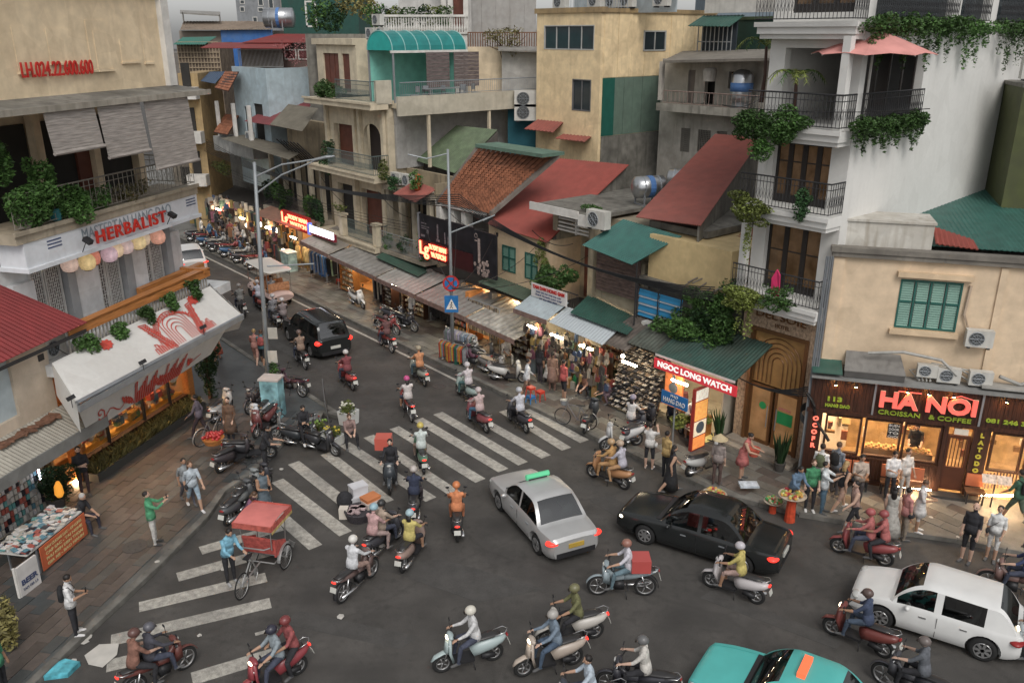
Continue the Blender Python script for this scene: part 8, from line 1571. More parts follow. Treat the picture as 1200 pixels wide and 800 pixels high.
def proto(kind):
 if kind in PROTO:return PROTO[kind]
 L=[]
 def a(n,mb,mk,sm=True,loc=(0,0,0)):L.append((n,mb.mesh(n,DARK if isinstance(mk,str) else mk,sm,True),mk,loc))
 if kind=='scooter':
  wr=.25;wb=.62;wm=wheel_me(wr,.05)
  a('rear_body',MB().tube([(0,-.92,.66),(0,-.80,.62),(0,-.55,.56),(0,-.25,.50),(0,-.08,.42)],[(.05,.05),(.13,.11),(.165,.17),(.16,.19),(.12,.16)],14),'P')
  a('seat',MB().tube([(0,-.78,.78),(0,-.6,.775),(0,-.25,.75),(0,.02,.74)],[(.07,.03),(.13,.05),(.135,.05),(.08,.035)],12),'S')
  a('floorboard',MB().box((-.17,-.12,.25),(.17,.36,.31)),'B',False)
  m=MB();m.slab([(-.12,.34,.27),(.12,.34,.27),(.20,.44,.6),(.14,.42,.95),(-.14,.42,.95),(-.20,.44,.6)],.07,(0,.9,.1));m.tube([(0,.44,.45),(0,.52,.6),(0,.50,.85)],[(.1,.05),(.13,.06),(.08,.04)],12);a('front_shield',m,'P')
  a('front_mudguard',MB().tube([(0,wb-.2,.50),(0,wb-.02,.55),(0,wb+.18,.47),(0,wb+.27,.36)],[(.05,.02),(.075,.03),(.07,.03),(.03,.015)],10),'P')
  a('engine_unit',MB().tube([(-.09,-.30,.30),(-.11,-.62,.27)],[(.07,.08),(.06,.07)],8),'B')
  a('exhaust',MB().tube([(.12,-.2,.22),(.15,-.5,.25),(.16,-.85,.30)],[.03,.05,.05],10),CH)
 else:
  wr=.30;wb=.62;wm=wheel_me(wr,.04)
  a('rear_body',MB().tube([(0,-.95,.80),(0,-.7,.72),(0,-.35,.66),(0,-.05,.58)],[(.04,.03),(.09,.07),(.12,.10),(.09,.09)],12),'P')
  a('seat',MB().tube([(0,-.85,.84),(0,-.6,.82),(0,-.2,.79),(0,.08,.76)],[(.08,.03),(.12,.04),(.12,.045),(.07,.03)],12),'S')
  a('frame_spine',MB().tube([(0,-.05,.60),(0,.2,.55),(0,.40,.75),(0,.44,.92)],[(.08,.09),(.07,.10),(.06,.08),(.04,.05)],10),'P')
  m=MB();[m.slab([(s*.1,.3,.40),(s*.13,.52,.5),(s*.15,.50,.85),(s*.12,.36,.78)],.02,(s,0,0)) for s in (-1,1)];m.tube([(0,.5,.6),(0,.5,.88)],[(.12,.03),(.13,.04)],10);a('leg_shield',m,'P')
  a('front_mudguard',MB().ring((0,wb,wr),'x',wr+.03,(.01,.055),12,6,(.05,.42)),'P')
  m=MB();m.tube([(0,-.05,.38),(0,.25,.36)],[(.12,.12),(.10,.10)],10);m.box((-.1,-.05,.25),(.1,.2,.45));m.tube([(-.18,-.15,.27),(.18,-.15,.27)],.02,6);a('engine',m,'B')
  a('rear_mudguard',MB().ring((0,-wb,wr),'x',wr+.04,(.01,.06),12,6,(.15,.52)),'B')
  a('exhaust',MB().tube([(.1,.1,.25),(.13,-.3,.25),(.15,-.85,.32)],[.02,.035,.045],10),CH)
  m=MB();[m.tube([(s*.12,-wb,wr),(s*.12,-.5,.68)],.022,6) for s in (-1,1)];a('shock_absorber',m,CH)
 m=MB();[m.tube([(s*.06,.44,.82),(s*.06,wb,wr)],.022,6) for s in (-1,1)];a('fork',m,CH)
 m=MB();m.tube([(-.34,.30,1.0),(-.25,.33,1.02),(0,.40,.99),(.25,.33,1.02),(.34,.30,1.0)],.017,6);m.tube([(0,.40,.99),(0,.45,.85)],.03,6);a('handlebar',m,'B')
 a('handlebar_cover',MB().ell((0,.42,.98),(.17,.08,.07),12,8),'P')
 for s in (-1,1):
  m=MB();m.tube([(s*.2,.37,1.02),(s*.26,.38,1.2)],.008,5);m.ell((s*.27,.37,1.23),(.06,.015,.04),10,6);a('mirror',m,'B')
  a('grip',MB().tube([(s*.25,.33,1.02),(s*.36,.29,1.0)],.023,8),BPL)
 a('headlight',MB().ell((0,.50,.97 if kind!='scooter' else .96),(.08,.035,.045),12,6),'H');a('tail_light',MB().ell((0,-.95,.68 if kind=='scooter' else .80),(.08,.03,.035),10,6),'T')
 a('number_plate',MB().bx((0,-.99,.50 if kind=='scooter' else .6),(.095,.006,.07),rx=-.3),PLT,False)
 m=MB();m.tube([(-.12,-.08,.22),(-.2,-.12,.02)],.012,5);a('side_stand',m,BPL)
 a('grab_rail',MB().tube([(-.11,-.62,.78),(-.12,-.88,.83),(0,-.96,.84),(.12,-.88,.83),(.11,-.62,.78)],.012,6),CH)
 L.append(('wheel',wm,None,(0,wb,wr)));L.append(('wheel',wm,None,(0,-wb,wr)));PROTO[kind]=L;return L
def bike(label,p,rot,kind='scooter',col=(.4,.4,.4),light=False,lean=0,name='motor_scooter',cat='motor scooter',group='parked motor scooters',seat=(.03,.028,.028),tail=False,z=0):
 t=bpy.data.objects.new(name,None);COL.objects.link(t);t.location=(p.x,p.y,p.z+z);t.rotation_euler=(0,lean,rot-math.pi/2);t.empty_display_size=.2;tag(t,label,cat,group);OFF[t.name]=(0,0,0)
 P=paint('body_%d_%d_%d'%tuple(int(x*199) for x in col),col);mp={'P':P,'S':paint('seat_%d'%int(seat[0]*999),seat),'B':BPL,'H':HLt if light else HLo,'T':TL if tail else mat('tail_red_off',(.25,.02,.02),rough=.3)}
 for n,me,mk,loc in proto(kind):
  o=inst(n,me,t,loc)
  if mk is not None:o.material_slots[0].link='OBJECT';o.material_slots[0].material=mp[mk] if isinstance(mk,str) else mk
 return t
def rider(label,u,v,to,kind='scooter',col=(.3,.3,.3),top=W1,bot=(.05,.06,.1),hc=(.5,.5,.5),light=False,tail=True,lean=0,pil=None,hat='helmet',slv='s',leg='l',hl='s',hair='black',bag=None,what='motor scooter',skin=None):
 """u,v: pixel of the ground point under the bike; to: pixel toward which it rides"""
 p=G(u,v);r=hd(u,v,*to);t=bike(label[0],p,r,kind,col,light,group='motorbikes and scooters riding through the junction',tail=tail)
 f=V(math.cos(r),math.sin(r),0);zs=-.05 if kind=='scooter' else 0
 person(label[1],p-f*.18+V(0,0,zs),r,'ride',top=top,bot=bot,hat=hat,hc=hc,slv=slv,leg=leg,hl=hl,hair=hair,bag=bag,skin=skin)
 if pil:person(pil[0],p-f*.55+V(0,0,zs+.0),r,'pillion',top=pil[1],bot=pil[2],hat='helmet' if pil[3] else None,hc=pil[3],hl='l' if len(pil)>4 else 's',leg='l')
 return t
RD=rider
RD(('dark red motorbike at the bottom left corner','rider in a dark jacket on the bottom left motorbike'),190,800,(290,740),'moto',(.16,.04,.03),top=(.06,.06,.08),hc=(.1,.1,.12),slv='l',pil=('passenger in brown behind the rider at the bottom left corner',(.25,.10,.06),BKc,(.12,.05,.04)))
RD(('deep red scooter at the bottom edge left of centre','rider in a grey blue top on the deep red scooter at the bottom edge'),322,805,(240,850),'scooter',(.28,.03,.04),top=(.22,.27,.30),hc=(.03,.03,.05),pil=('passenger in red on the deep red scooter at the bottom edge',(.30,.05,.05),BKc,(.2,.03,.03)),light=True)
RD(('brown and silver motorbike below the pink shirted rider','rider in white shirt and white hat riding up the junction'),420,690,(500,620),'moto',(.16,.10,.09),top=(.55,.56,.58),hc=(.62,.6,.55),slv='l',bot=(.3,.18,.14))
RD(('silver teal scooter crossing the empty centre of the road','rider in pale grey with a cream helmet on the silver teal scooter'),549,780,(420,810),'scooter',(.33,.42,.42),top=(.50,.50,.50),hc=(.58,.55,.46),light=True,tail=False,slv='l')
RD(('cream scooter ahead of the olive shirted rider, upper of the pair','rider in an olive shirt on the upper cream scooter'),668,752,(560,770),'scooter',(.48,.45,.40),top=(.14,.14,.04),hc=(.16,.15,.06),light=True,bot=BKc)
RD(('beige scooter at the bottom centre, lower of the pair','rider in a denim jacket on the lower beige scooter'),643,785,(520,815),'scooter',(.42,.34,.27),top=(.14,.20,.27),hc=(.35,.33,.3),light=True,bot=(.05,.09,.15),slv='l')
RD(('pale blue motorbike with a red delivery box in the middle of the junction','rider in a lilac white shirt and jeans with a red box behind'),728,697,(640,696),'moto',(.26,.33,.36),top=(.52,.50,.56),hc=(.30,.12,.08),bot=(.10,.18,.22),tail=False)
b=G(742,697);bx=single('delivery_box',MB().box((-.25,-.25,.0),(.25,.25,.36)),paint('red_box',(.50,.05,.04)),WLD,(0,0,0),'red delivery box behind the lilac shirted rider','box');bx.location=G(748,697)+V(0,0,.84)
RD(('white scooter beside the black sedan','rider in a yellow shirt on the white scooter beside the black sedan'),858,697,(790,672),'scooter',(.52,.48,.48),top=(.48,.38,.04),hc=(.45,.42,.45),bot=(.36,.22,.18),leg='s')
RD(('black motorbike at the bottom edge right of centre','rider in a cream shirt with a black backpack and grey helmet at the bottom edge'),745,818,(660,800),'moto',(.04,.04,.05),top=(.50,.47,.42),hc=(.12,.12,.12),bag=None,bot=BKc,tail=False)
RD(('dark scooter cut by the bottom edge near the centre','rider in light blue with a mirrored black scooter at the bottom edge'),682,840,(600,850),'scooter',(.05,.06,.08),top=(.36,.44,.52),hc=(.05,.05,.06),tail=False,hat=None)
RD(('black and red scooter in front of the white hatchback','rider in navy on the black and red scooter with its headlight on'),1003,756,(940,728),'scooter',(.20,.04,.03),top=(.04,.06,.12),hc=(.10,.06,.05),light=True,bot=(.05,.08,.13),tail=False)
RD(('bare black motorbike at the bottom edge near the turquoise taxi','rider in grey hunched on the bottom black motorbike'),1066,818,(1000,785),'moto',(.06,.06,.07),top=(.10,.11,.13),hc=(.14,.11,.1),bot=BKc,tail=False)
RD(('red scooter passing the cafe kerb','rider in a coral raincoat on the red scooter near the cafe'),1008,655,(940,635),'scooter',(.30,.05,.05),top=(.46,.10,.09),hc=(.36,.06,.06),slv='l',tail=False,pil=('passenger in coral on the red scooter near the cafe',(.42,.09,.08),BKc,(.3,.05,.05)))
RD(('brown motorbike at the right edge beside the hatchback','rider in navy blue at the right edge'),1187,700,(1120,680),'moto',(.22,.12,.10),top=(.04,.06,.15),hc=(.05,.05,.1),tail=False)
RD(('pale scooter leaving the picture at the lower right edge','rider at the lower right edge on the pale scooter'),1212,780,(1150,768),'scooter',(.42,.47,.48),top=(.2,.2,.22),hc=(.3,.3,.3),light=True,tail=False)
RD(('orange painted scooter beside the silver taxi','rider in a yellow orange raincoat on the orange scooter'),712,566,(640,538),'scooter',(.45,.20,.06),top=(.52,.26,.04),hc=(.45,.28,.12),slv='l',bot=(.45,.22,.05),tail=False,pil=('passenger in pale lilac on the orange scooter',(.40,.38,.45),(.4,.2,.06),(.42,.3,.2)))
RD(('dark scooter on the right end of the zebra crossing','rider in pale lilac on the dark scooter at the right of the crossing'),607,500,(570,470),'scooter',(.05,.05,.06),top=(.45,.46,.52),hc=(.4,.42,.46),bot=BKc)
RD(('red and blue scooter in the middle of the crossing','rider in a pale pink top on the red and blue scooter'),560,500,(520,470),'scooter',(.28,.06,.07),top=(.48,.33,.32),hc=(.48,.4,.4),bot=(.04,.14,.25),slv='l')
RD(('mint white scooter just above the crossing','rider in white and pink on the mint white scooter'),547,468,(505,440),'scooter',(.34,.45,.42),top=(.52,.46,.48),hc=(.50,.47,.48),bot=(.05,.15,.15),slv='l')
RD(('olive silver scooter in the upper road','rider in an orange shirt on the olive silver scooter'),491,447,(455,415),'scooter',(.30,.32,.26),top=(.55,.20,.05),hc=(.34,.28,.18),bot=(.06,.12,.15))
RD(('bright red scooter behind the black SUV','rider in dark red on the bright red scooter'),407,452,(370,420),'scooter',(.42,.05,.05),top=(.22,.04,.05),hc=(.5,.48,.46))
RD(('small red motorbike near the far kerb','rider in maroon on the small red motorbike near the far kerb'),453,409,(420,385),'moto',(.38,.05,.04),top=(.15,.06,.06),hc=(.1,.05,.05))
RD(('dark motorbike alongside the black SUV','rider in tan clothes alongside the black SUV'),353,428,(325,400),'moto',(.08,.07,.07),top=(.28,.18,.12),hc=(.16,.1,.08),tail=False)
RD(('red and white scooter approaching the crossing from below','rider in a pink helmet and white top on the red and white scooter'),478,487,(462,460),'moto',(.48,.06,.05),top=(.52,.46,.44),hc=(.55,.04,.22),hl='l',leg='s')
RD(('green and white scooter entering the crossing','rider in a yellow helmet, mint and white shirt'),494,545,(486,515),'scooter',(.10,.25,.15),top=(.48,.55,.52),hc=(.55,.42,.03),bot=(.30,.2,.15))
RD(('black scooter with bright tail light on the crossing','rider in a navy shirt on the black scooter with the bright tail light'),487,600,(492,560),'scooter',(.06,.06,.07),top=(.03,.04,.08),hc=(.45,.4,.36),bot=(.05,.04,.05),pil=None)
RD(('black scooter carrying the orange raincoat rider','rider wrapped in a bright orange hooded raincoat'),536,620,(535,575),'scooter',(.05,.05,.05),top=(.62,.17,.02),hc=(.62,.17,.02),bot=(.5,.14,.03),slv='l')
RD(('black scooter left of the yellow shirted rider','rider in beige on the black scooter with a passenger in pink'),452,643,(500,603),'scooter',(.05,.05,.06),top=(.38,.28,.2),hc=(.03,.03,.03),pil=('passenger in pink with a pale blue helmet',(.50,.27,.26),(.3,.2,.18),(.25,.42,.50)))
RD(('brown scooter carrying the yellow shirted woman','woman in a yellow shirt riding the brown scooter'),484,655,(515,612),'scooter',(.30,.20,.16),top=(.50,.40,.05),hc=(.30,.45,.5),hl='l',bot=(.03,.03,.04),leg='s',hat='helmet')
RD(('black delivery motorbike waiting on the crossing facing the camera','delivery rider in black with glasses, hatless, stopped on the crossing'),459,568,(452,610),'scooter',(.05,.06,.07),top=BKc,hc=None,bot=BKc,slv='l',hat=None,tail=False,skin=2)
o=single('delivery_box',MB().box((-.27,-.25,0),(.27,.25,.42)),paint('red_orange_box',(.62,.08,.04)),WLD,(0,0,0),'open red orange delivery box behind the hatless black clad rider','box');o.location=G(453,549)+V(-.05,0,.82)
RD(('grey scooter beside the tourist cart far up the street','rider in grey with a silver helmet near the lamp post'),322,380,(300,355),'scooter',(.25,.25,.26),top=(.22,.22,.24),hc=(.45,.45,.46),tail=False)
RD(('dark scooter just right of the lamp post','rider with a white helmet just right of the lamp post'),333,385,(312,362),'scooter',(.12,.08,.08),top=(.25,.2,.2),hc=(.55,.53,.52))
RD(('red scooter left of the tourist cart','rider in pale blue left of the tourist cart'),304,362,(280,340),'scooter',(.45,.08,.06),top=(.4,.42,.5),hc=(.4,.4,.42))
RD(('dark scooter overtaking on the left of the far road','rider in grey leaning on the left of the far road'),283,368,(262,345),'moto',(.12,.12,.13),top=(.2,.2,.19),hc=(.25,.24,.22),tail=False)
def park(label,u,v,a,kind='scooter',col=(.05,.05,.06),z=.135,**k):p=G(u,v,z);return bike(label,p,math.radians(a),kind,col,lean=.09,**k)
park('white scooter alone on the far pavement before the gold box shelf',420,359,-55,'scooter',(.62,.61,.58))
park('black scooter nearest the kerb on the far pavement behind the walking man',476,386,-40,'moto',(.04,.04,.05));park('second dark scooter beside it with a white plate',464,379,-35,'scooter',(.05,.05,.06));park('red trimmed scooter half on the far kerb',455,390,-40,'moto',(.25,.04,.04),z=.07)
park('dark plum scooter at the left end of the kerbside row',556,432,140,'moto',(.12,.04,.07));park('beige seated scooter second in the kerbside row',580,440,-40,'scooter',(.16,.15,.14),seat=(.35,.25,.15));park('white and grey scooter at the right end of the kerbside row',596,447,-15,'scooter',(.50,.49,.46));park('black scooter behind the white and grey one',566,424,-20,'scooter',(.05,.05,.05));park('pale scooter tucked by the lilac clothes rail',548,421,-20,'moto',(.4,.4,.4))
park('black scooter standing next to the parked bicycle',690,500,70,'scooter',(.04,.045,.05))
park('black scooter under the woman in white with violet helmet',742,515,55,'scooter',(.05,.05,.06));park('dark scooter in the middle of the three by the flower carrier',752,505,45,'scooter',(.04,.04,.05));park('white fronted scooter lowest of the three by the kerb',728,525,200,'scooter',(.45,.45,.45))
park('dark blue scooter with black cover beneath the blue street name sign',790,500,100,'scooter',(.03,.05,.10))
park('cream and black scooter parked between the black dress and the conical hat',825,553,30,'scooter',(.42,.42,.40))
p=G(738,512,.135);person('girl in white with a violet grey helmet sitting on the black scooter',p+V(0,0,-.05),math.radians(55),'ride',top=(.5,.48,.46),bot=BKc,hat='helmet',hc=(.25,.22,.3),hl='l')
LFT=[('white classic scooter beside the fruit bicycle',260,488,80,'scooter',(.50,.48,.45)),('black scooter with a red light below the mustard scarf woman',276,545,60,'scooter',(.05,.04,.045)),('covered black scooter in the middle of the left parked group',296,538,10,'scooter',(.03,.03,.035)),('white faced scooter by the painted utility box',309,497,260,'scooter',(.46,.48,.50)),('dark scooter left of the painted utility box',305,478,250,'moto',(.06,.05,.055)),('dark red scooter behind the white faced one',312,505,255,'scooter',(.16,.04,.04)),('grey black scooter nearest the red cart canopy',281,603,75,'scooter',(.08,.085,.09)),('pale grey scooter standing just above the cart canopy',291,590,80,'scooter',(.20,.22,.22)),('black scooter at the end of the left parked group',300,582,70,'scooter',(.04,.04,.05)),('dark plum motorbike half on the left kerb',341,462,150,'moto',(.10,.04,.06)),('black scooter under the woman in black perched sideways',357,524,-15,'scooter',(.03,.035,.04)),('second black scooter at the crossing corner',378,530,-30,'scooter',(.035,.035,.04)),('grey scooter behind the black pair at the crossing corner',345,512,200,'scooter',(.12,.12,.12))]
for l,u,v,a,k,c in LFT:park(l,u,v,a,k,c,z=.135 if u<330 or v<480 else 0)
rs=random.Random(31)
for i in range(11):
 s=-60+1.0*i;q=ROW.w((s,21.3+.2*(i%2),.135));bike(['first','second','third','fourth','fifth','sixth','seventh','eighth','ninth','tenth','eleventh'][i]+' scooter from the far end of the row parked at the distant stalls',q,ROW.a+math.pi/2+rs.uniform(-.2,.2),['scooter','moto'][i%2],[(.05,.05,.06),(.3,.04,.04),(.04,.12,.25),(.35,.35,.35)][i%4],group='scooters parked at the far stalls')
def bicycle(label,p,rot,name='bicycle'):
 t=bpy.data.objects.new(name,None);COL.objects.link(t);t.location=p;t.rotation_euler=(0,.06,rot-math.pi/2);tag(t,label,'bicycle');OFF[t.name]=(0,0,0)
 for y in (.52,-.52):
  part('tyre',MB().ring((0,y,.33),'x',.32,(.016,.016),28,6),TY,t,True);m=MB();m.ring((0,y,.33),'x',.30,(.006,.01),24,4)
  for k in range(14):a=2*math.pi*k/14;m.tube([(0,y,.33),(0,y+.3*math.cos(a),.33+.3*math.sin(a))],.003,3)
  stuff(part('rim_and_spokes',m,CH,t))
 m=MB();BB=(0,-.06,.30);ST=(0,-.18,.82);HT=(0,.36,.86)
 for a,b in ((BB,ST),(BB,HT),(ST,HT),(ST,(0,-.52,.33)),(BB,(0,-.52,.33)),(HT,(0,.52,.33)),(HT,(0,.33,1.0))):m.tube([a,b],.017,6)
 stuff(part('frame',m,paint('bike_grey',(.15,.15,.16)),t));part('saddle',MB().tube([(0,-.32,.9),(0,-.12,.89),(0,0,.88)],[(.08,.03),(.06,.025),(.02,.015)],8),BPL,t);part('handlebar',MB().tube([(-.28,.2,1.02),(-.12,.34,1.03),(.12,.34,1.03),(.28,.2,1.02)],.014,6),CH,t);part('mudguard',MB().ring((0,-.52,.33),'x',.37,(.004,.03),12,5,(.1,.55)),STEEL,t);part('crank',MB().tube([(0,-.06,.3),(.1,-.06,.3),(.1,.05,.18),(.18,.05,.18)],.012,5),CH,t);part('basket',MB().lathe((0,.5,.8),[(.1,0),(.15,.2),(.14,.2)],10),STEEL,t)
 return t
bicycle('grey bicycle parked beside the black scooter at the kerb',G(674,500,.135),math.radians(155));bicycle('fruit seller bicycle loaded with red fruit and a wooden crate',G(250,516,.135),math.radians(60))
m=MB();rs=random.Random(3)
p=G(250,514,.9);fb=thing('fruit_crate','round wooden crate heaped with red fruit on the seller bicycle','crate',WLD,(p.x,p.y,.75));OFF[fb.name]=(0,0,0)
part('crate',MB().lathe((0,0,0),[(.3,0),(.38,.2),(.36,.2)],14),WOOD,fb);m=MB();[m.ell((rs.uniform(-.27,.27),rs.uniform(-.27,.27),.22+rs.uniform(0,.12)),(.06,.06,.06),7,5) for _ in range(45)];stuff(part('fruit',m,mat('red_fruit',(.40,.03,.03),rough=.4,isl=.3),fb))
def car(label,p,rot,body,L_=4.3,Wd=1.7,Hh=1.5,kind='sedan',group=None,tails=False,heads=False,cat='car',roofm=None,name='car',rack=False):
 t=bpy.data.objects.new(name,None);COL.objects.link(t);t.location=p;t.rotation_euler=(0,0,rot-math.pi/2);tag(t,label,cat,group);OFF[t.name]=(0,0,0)
 h=L_/2;w=Wd/2
 if kind=='sedan':roof=[(-h*.62,.0),(-h*.28,1),(h*.02,1.0),(h*.42,0)]
 elif kind=='hatch':roof=[(-h*.93,.0),(-h*.66,.93),(h*.05,1.0),(h*.50,0)]
 else:roof=[(-h*.96,.0),(-h*.80,.97),(h*.10,1.0),(h*.46,0)]
 def top(y):
  if y<=roof[0][0] or y>=roof[3][0]:return 0
  for (a,za),(b,zb) in zip(roof,roof[1:]):
   if a<=y<=b:q=(y-a)/(b-a);q=q if za==zb or abs(za-zb)<.1 else math.sin(q*math.pi/2) if za<zb else math.cos(q*math.pi/2)**.8*1.0;return (za+(zb-za)*q) if abs(za-zb)<.1 else (zb*q if za<zb else za*q)
  return 0
 n=46;st=[]
 bz=Hh*.60
 for i in range(n+1):
  y=-h+L_*i/n;e=abs(y)/h;wf=w*(1-.13*max(0,(e-.55)/.45)**2.2)
  if e>.97:wf*=.93
  hood=bz-(.13 if kind=='sedan' else .16)*max(0,(y-h*.35)/(h*.65))**1.6*1.2-(.03 if kind=='sedan' else .0)*max(0,(-y-h*.5)/(h*.5))
  if e>.96:hood-=.08
  rz=hood+(Hh-bz)*top(y);tp=top(y);rw=wf*(.93-.17*min(1,tp*1.1));st.append((y,hood,rz,wf,rw,tp))
 rings=[]
 for y,b,rz,wf,rw,tp in st:
  e=abs(y)/h;lo=.20+.10*max(0,(e-.85)/.15)
  crown=.035
  half=[(wf*.90,lo),(wf*.985,lo+.12),(wf,b*.55),(wf*.975,b*.9),(wf*.93,b),(wf*.93-(wf*.93-rw)*.12,b+(rz-b)*.06),(rw+(wf*.93-rw)*.10,b+(rz-b)*.90),(rw*.86,rz+crown*.35),(rw*.45,rz+crown*.9),(0,rz+crown)]
  if tp<.02:half[5]=(wf*.86,b+.015);half[6]=(wf*.78,b+.022)
  rings.append([(x,y,z) for x,z in half]+[(-x,y,z) for x,z in half[-2::-1]])
 K=len(rings[0]);B=MB();GL={}
 vs=[v for r in rings for v in r];fs=[];gk=[]
 for i in range(n):
  ymid=(st[i][0]+st[i+1][0])/2;tp=(st[i][5]+st[i+1][5])/2
  for k in range(K-1):
   f=(i*K+k,(i+1)*K+k,(i+1)*K+k+1,i*K+k+1);g=None
   side=k in (5,12);top_=6<=k<=11
   if side and tp>.30:
    mid=-h*.05 if kind!='suv' else 0
    pil=[mid]+([-h*.48] if kind=='suv' else [])
    if (kind!='hatch' or ymid>-h*.56) and all(abs(ymid-q)>.055 for q in pil):g='side_window_l' if k==12 else 'side_window_r'
   if top_ and k in (7,8,9,10) and .08<tp<.90:
    g='windscreen' if ymid>0 else 'rear_window'
   fs.append(f);gk.append(g)
 B.v=vs;B.f=[f for f,g in zip(fs,gk) if g is None]+[tuple(range(K-1,-1,-1)),tuple(range(n*K,n*K+K))]+[(i*K,i*K+K-1,(i+1)*K+K-1,(i+1)*K) for i in range(n)]
 B.m=[0]*len(B.f)
 me=B.mesh('body',body,True,True);bo=bpy.data.objects.new('body',me);COL.objects.link(bo)
 wb=L_*.30;cut=MB()
 for y in (wb,-wb):
  for s in (-1,1):cut.tube([(s*(w-.26),y,.33),(s*(w+.2),y,.33)],.385,22)
 cme=cut.mesh('cut',body,False,True);co_=bpy.data.objects.new('cut',cme);COL.objects.link(co_);co_.hide_render=True
 md=bo.modifiers.new('b','BOOLEAN');md.operation='DIFFERENCE';md.object=co_;md.solver='FAST'
 bpy.context.view_layer.update();ev=bpy.data.meshes.new_from_object(bo.evaluated_get(bpy.context.evaluated_depsgraph_get()));ok=len(ev.polygons)>200
 if ok:bo.modifiers.clear();bo.data=ev
 bpy.data.objects.remove(co_);bo.parent=t
 try:bo.data.set_sharp_from_angle(angle=math.radians(38))
 except Exception:pass
 for g in ('windscreen','rear_window','side_window_l','side_window_r'):
  q=MB();ff=[f for f,k in zip(fs,gk) if k==g]
  if not ff:continue
  ids=sorted({i for f in ff for i in f});mp={i:j for j,i in enumerate(ids)};q.v=[vs[i] for i in ids];q.f=[tuple(mp[i] for i in f) for f in ff];q.m=[0]*len(ff)
  part('side_window' if 'side' in g else g,q,MT['car_glass'],t,True)
 part('cabin_floor',MB().box((-w*.8,-h*.7,.25),(w*.8,h*.62,.5)),BPL,t);part('dashboard',MB().box((-w*.78,h*.30,.5),(w*.78,h*.48,bz+.03)),BPL,t);part('parcel_shelf',MB().box((-w*.78,-h*.75,.5),(w*.78,-h*.5,bz-.02)),BPL,t)
 for y_ in (-h*.36,h*.06):
  for s in (-1,1):part('car_seat',MB().tube([(s*w*.42,y_+.25,.6),(s*w*.42,y_-.05,.62),(s*w*.42,y_-.2,.95),(s*w*.42,y_-.25,Hh*.80)],[(.24,.08),(.25,.1),(.24,.08),(.12,.06)],8),mat('seat_grey',(.10,.095,.09),rough=.8),t,True)
 wm=MB();wm.ring((0,0,0),'x',.24,(.085,.10),26,8);wm.mat(1);wm.tube([(-.07,0,0),(.07,0,0)],.20,20)
 wme=wm.mesh('tyre',[TY,TY],True,True);rm=MB()
 for k in range(7):a=2*math.pi*k/7;rm.bx((0,.1*math.cos(a),.1*math.sin(a)),(.012,.028,.10),rx=a-math.pi/2)
 rm.ring((0,0,0),'x',.185,(.015,.012),20,5);rme=rm.mesh('wheel_rim',RIM,False,True)
 for y in (wb,-wb):
  for s in (-1,1):o=inst('tyre',wme,t,(s*(w-.12),y,.315));inst('wheel_rim',rme,o,(s*.085,0,0))
 fy=st[-2][0];ry=st[1][0]
 for s in (-1,1):
  m=MB();m.ell((s*w*.70,h*.925,bz*.80-.03),(.20,.13,.075),12,7);part('headlight',m,HLt if heads else HLo,t,True)
  m=MB();m.ell((s*w*.76,-h*.93,bz*.84),(.24,.17,.075 if kind!='suv' else .13),14,8);part('tail_light',m,TL if tails else mat('tail_red_off',(.25,.02,.02),rough=.3),t,True)
  m=MB();m.ell((s*(w+.06),h*.30,bz+.02),(.10,.06,.065),10,6);part('wing_mirror',m,body,t,True)
  for yy in (-h*.35,h*.12):part('door_handle',MB().box((s*w*.99-.012,yy-.09,bz*.80),(s*w*.99+.012,yy+.07,bz*.80+.03)),CH if kind!='sedan' else STEEL,t)
  for yy in ((-h*.05),):part('door_seam',MB().box((s*w*.992-.004,yy-.006,.28),(s*w*.992+.004,yy+.006,bz*.93)),BPL,t)
 part('rear_bumper',MB().box((-w*.72,-h-.012,.28),(w*.72,-h+.1,.44)),BPL,t);part('front_grille',MB().box((-w*.55,h-.08,.30),(w*.55,h+.012,.50)),BPL,t)
 part('number_plate',MB().box((-.24,-h-.03,.55),(.24,-h-.0,.68)),mat('yellow_plate',(.45,.30,.05)) if tails=='y' else PLT,t);part('number_plate',MB().box((-.24,h-.0,.40),(.24,h+.03,.50)),PLT,t)
 if rack:
  for s in (-1,1):part('roof_rail',MB().tube([(s*w*.72,-h*.62,Hh+.03),(s*w*.72,h*.05,Hh+.06)],.018,6),CH,t)
 return t
def carat(fr_,rr_,**k):
 a=G(*fr_);b=G(*rr_);c=(a+b)/2;return c,math.atan2(a.y-b.y,a.x-b.x)
c,r=carat((603,582),(668,652));sil=paint('silver_paint',(.52,.52,.51),metal=.45)
car('silver taxi sedan with a green roof sign stopped past the zebra crossing',c,r,sil,4.35,1.72,1.47,'sedan',tails='y')
tx=thing('taxi_roof_sign','green lit taxi roof sign on the silver sedan','sign',Frame((c.x,c.y),r-math.pi/2),(0,.25,1.5));part('sign_body',MB().tube([(-.38,.25,1.58),(.38,.25,1.58)],[(.07,.09),(.07,.09)],6),mat('green_taxi_sign',(.10,.42,.22),rough=.4,emit=.3,ecol=(.1,.6,.3)),tx);part('sign_foot',MB().box((-.3,.2,1.47),(.3,.3,1.53)),BPL,tx)
c,r=carat((755,618),(893,660));car('black sedan driving past the kerbside sellers',c,r,paint('black_paint',(.018,.02,.02),rough=.15),4.75,1.8,1.47,'sedan',tails=True,heads=True)
c,r=carat((345,386),(400,425));car('black SUV with bright tail lights driving up the far street',c,r,paint('black_paint',(0,0,0)),4.6,1.83,1.72,'suv',tails=True,rack=True)
c,r=carat((1012,708),(1178,760));car('white hatchback car on the right of the junction',c,r,paint('white_paint',(.62,.62,.60)),3.8,1.70,1.46,'hatch')
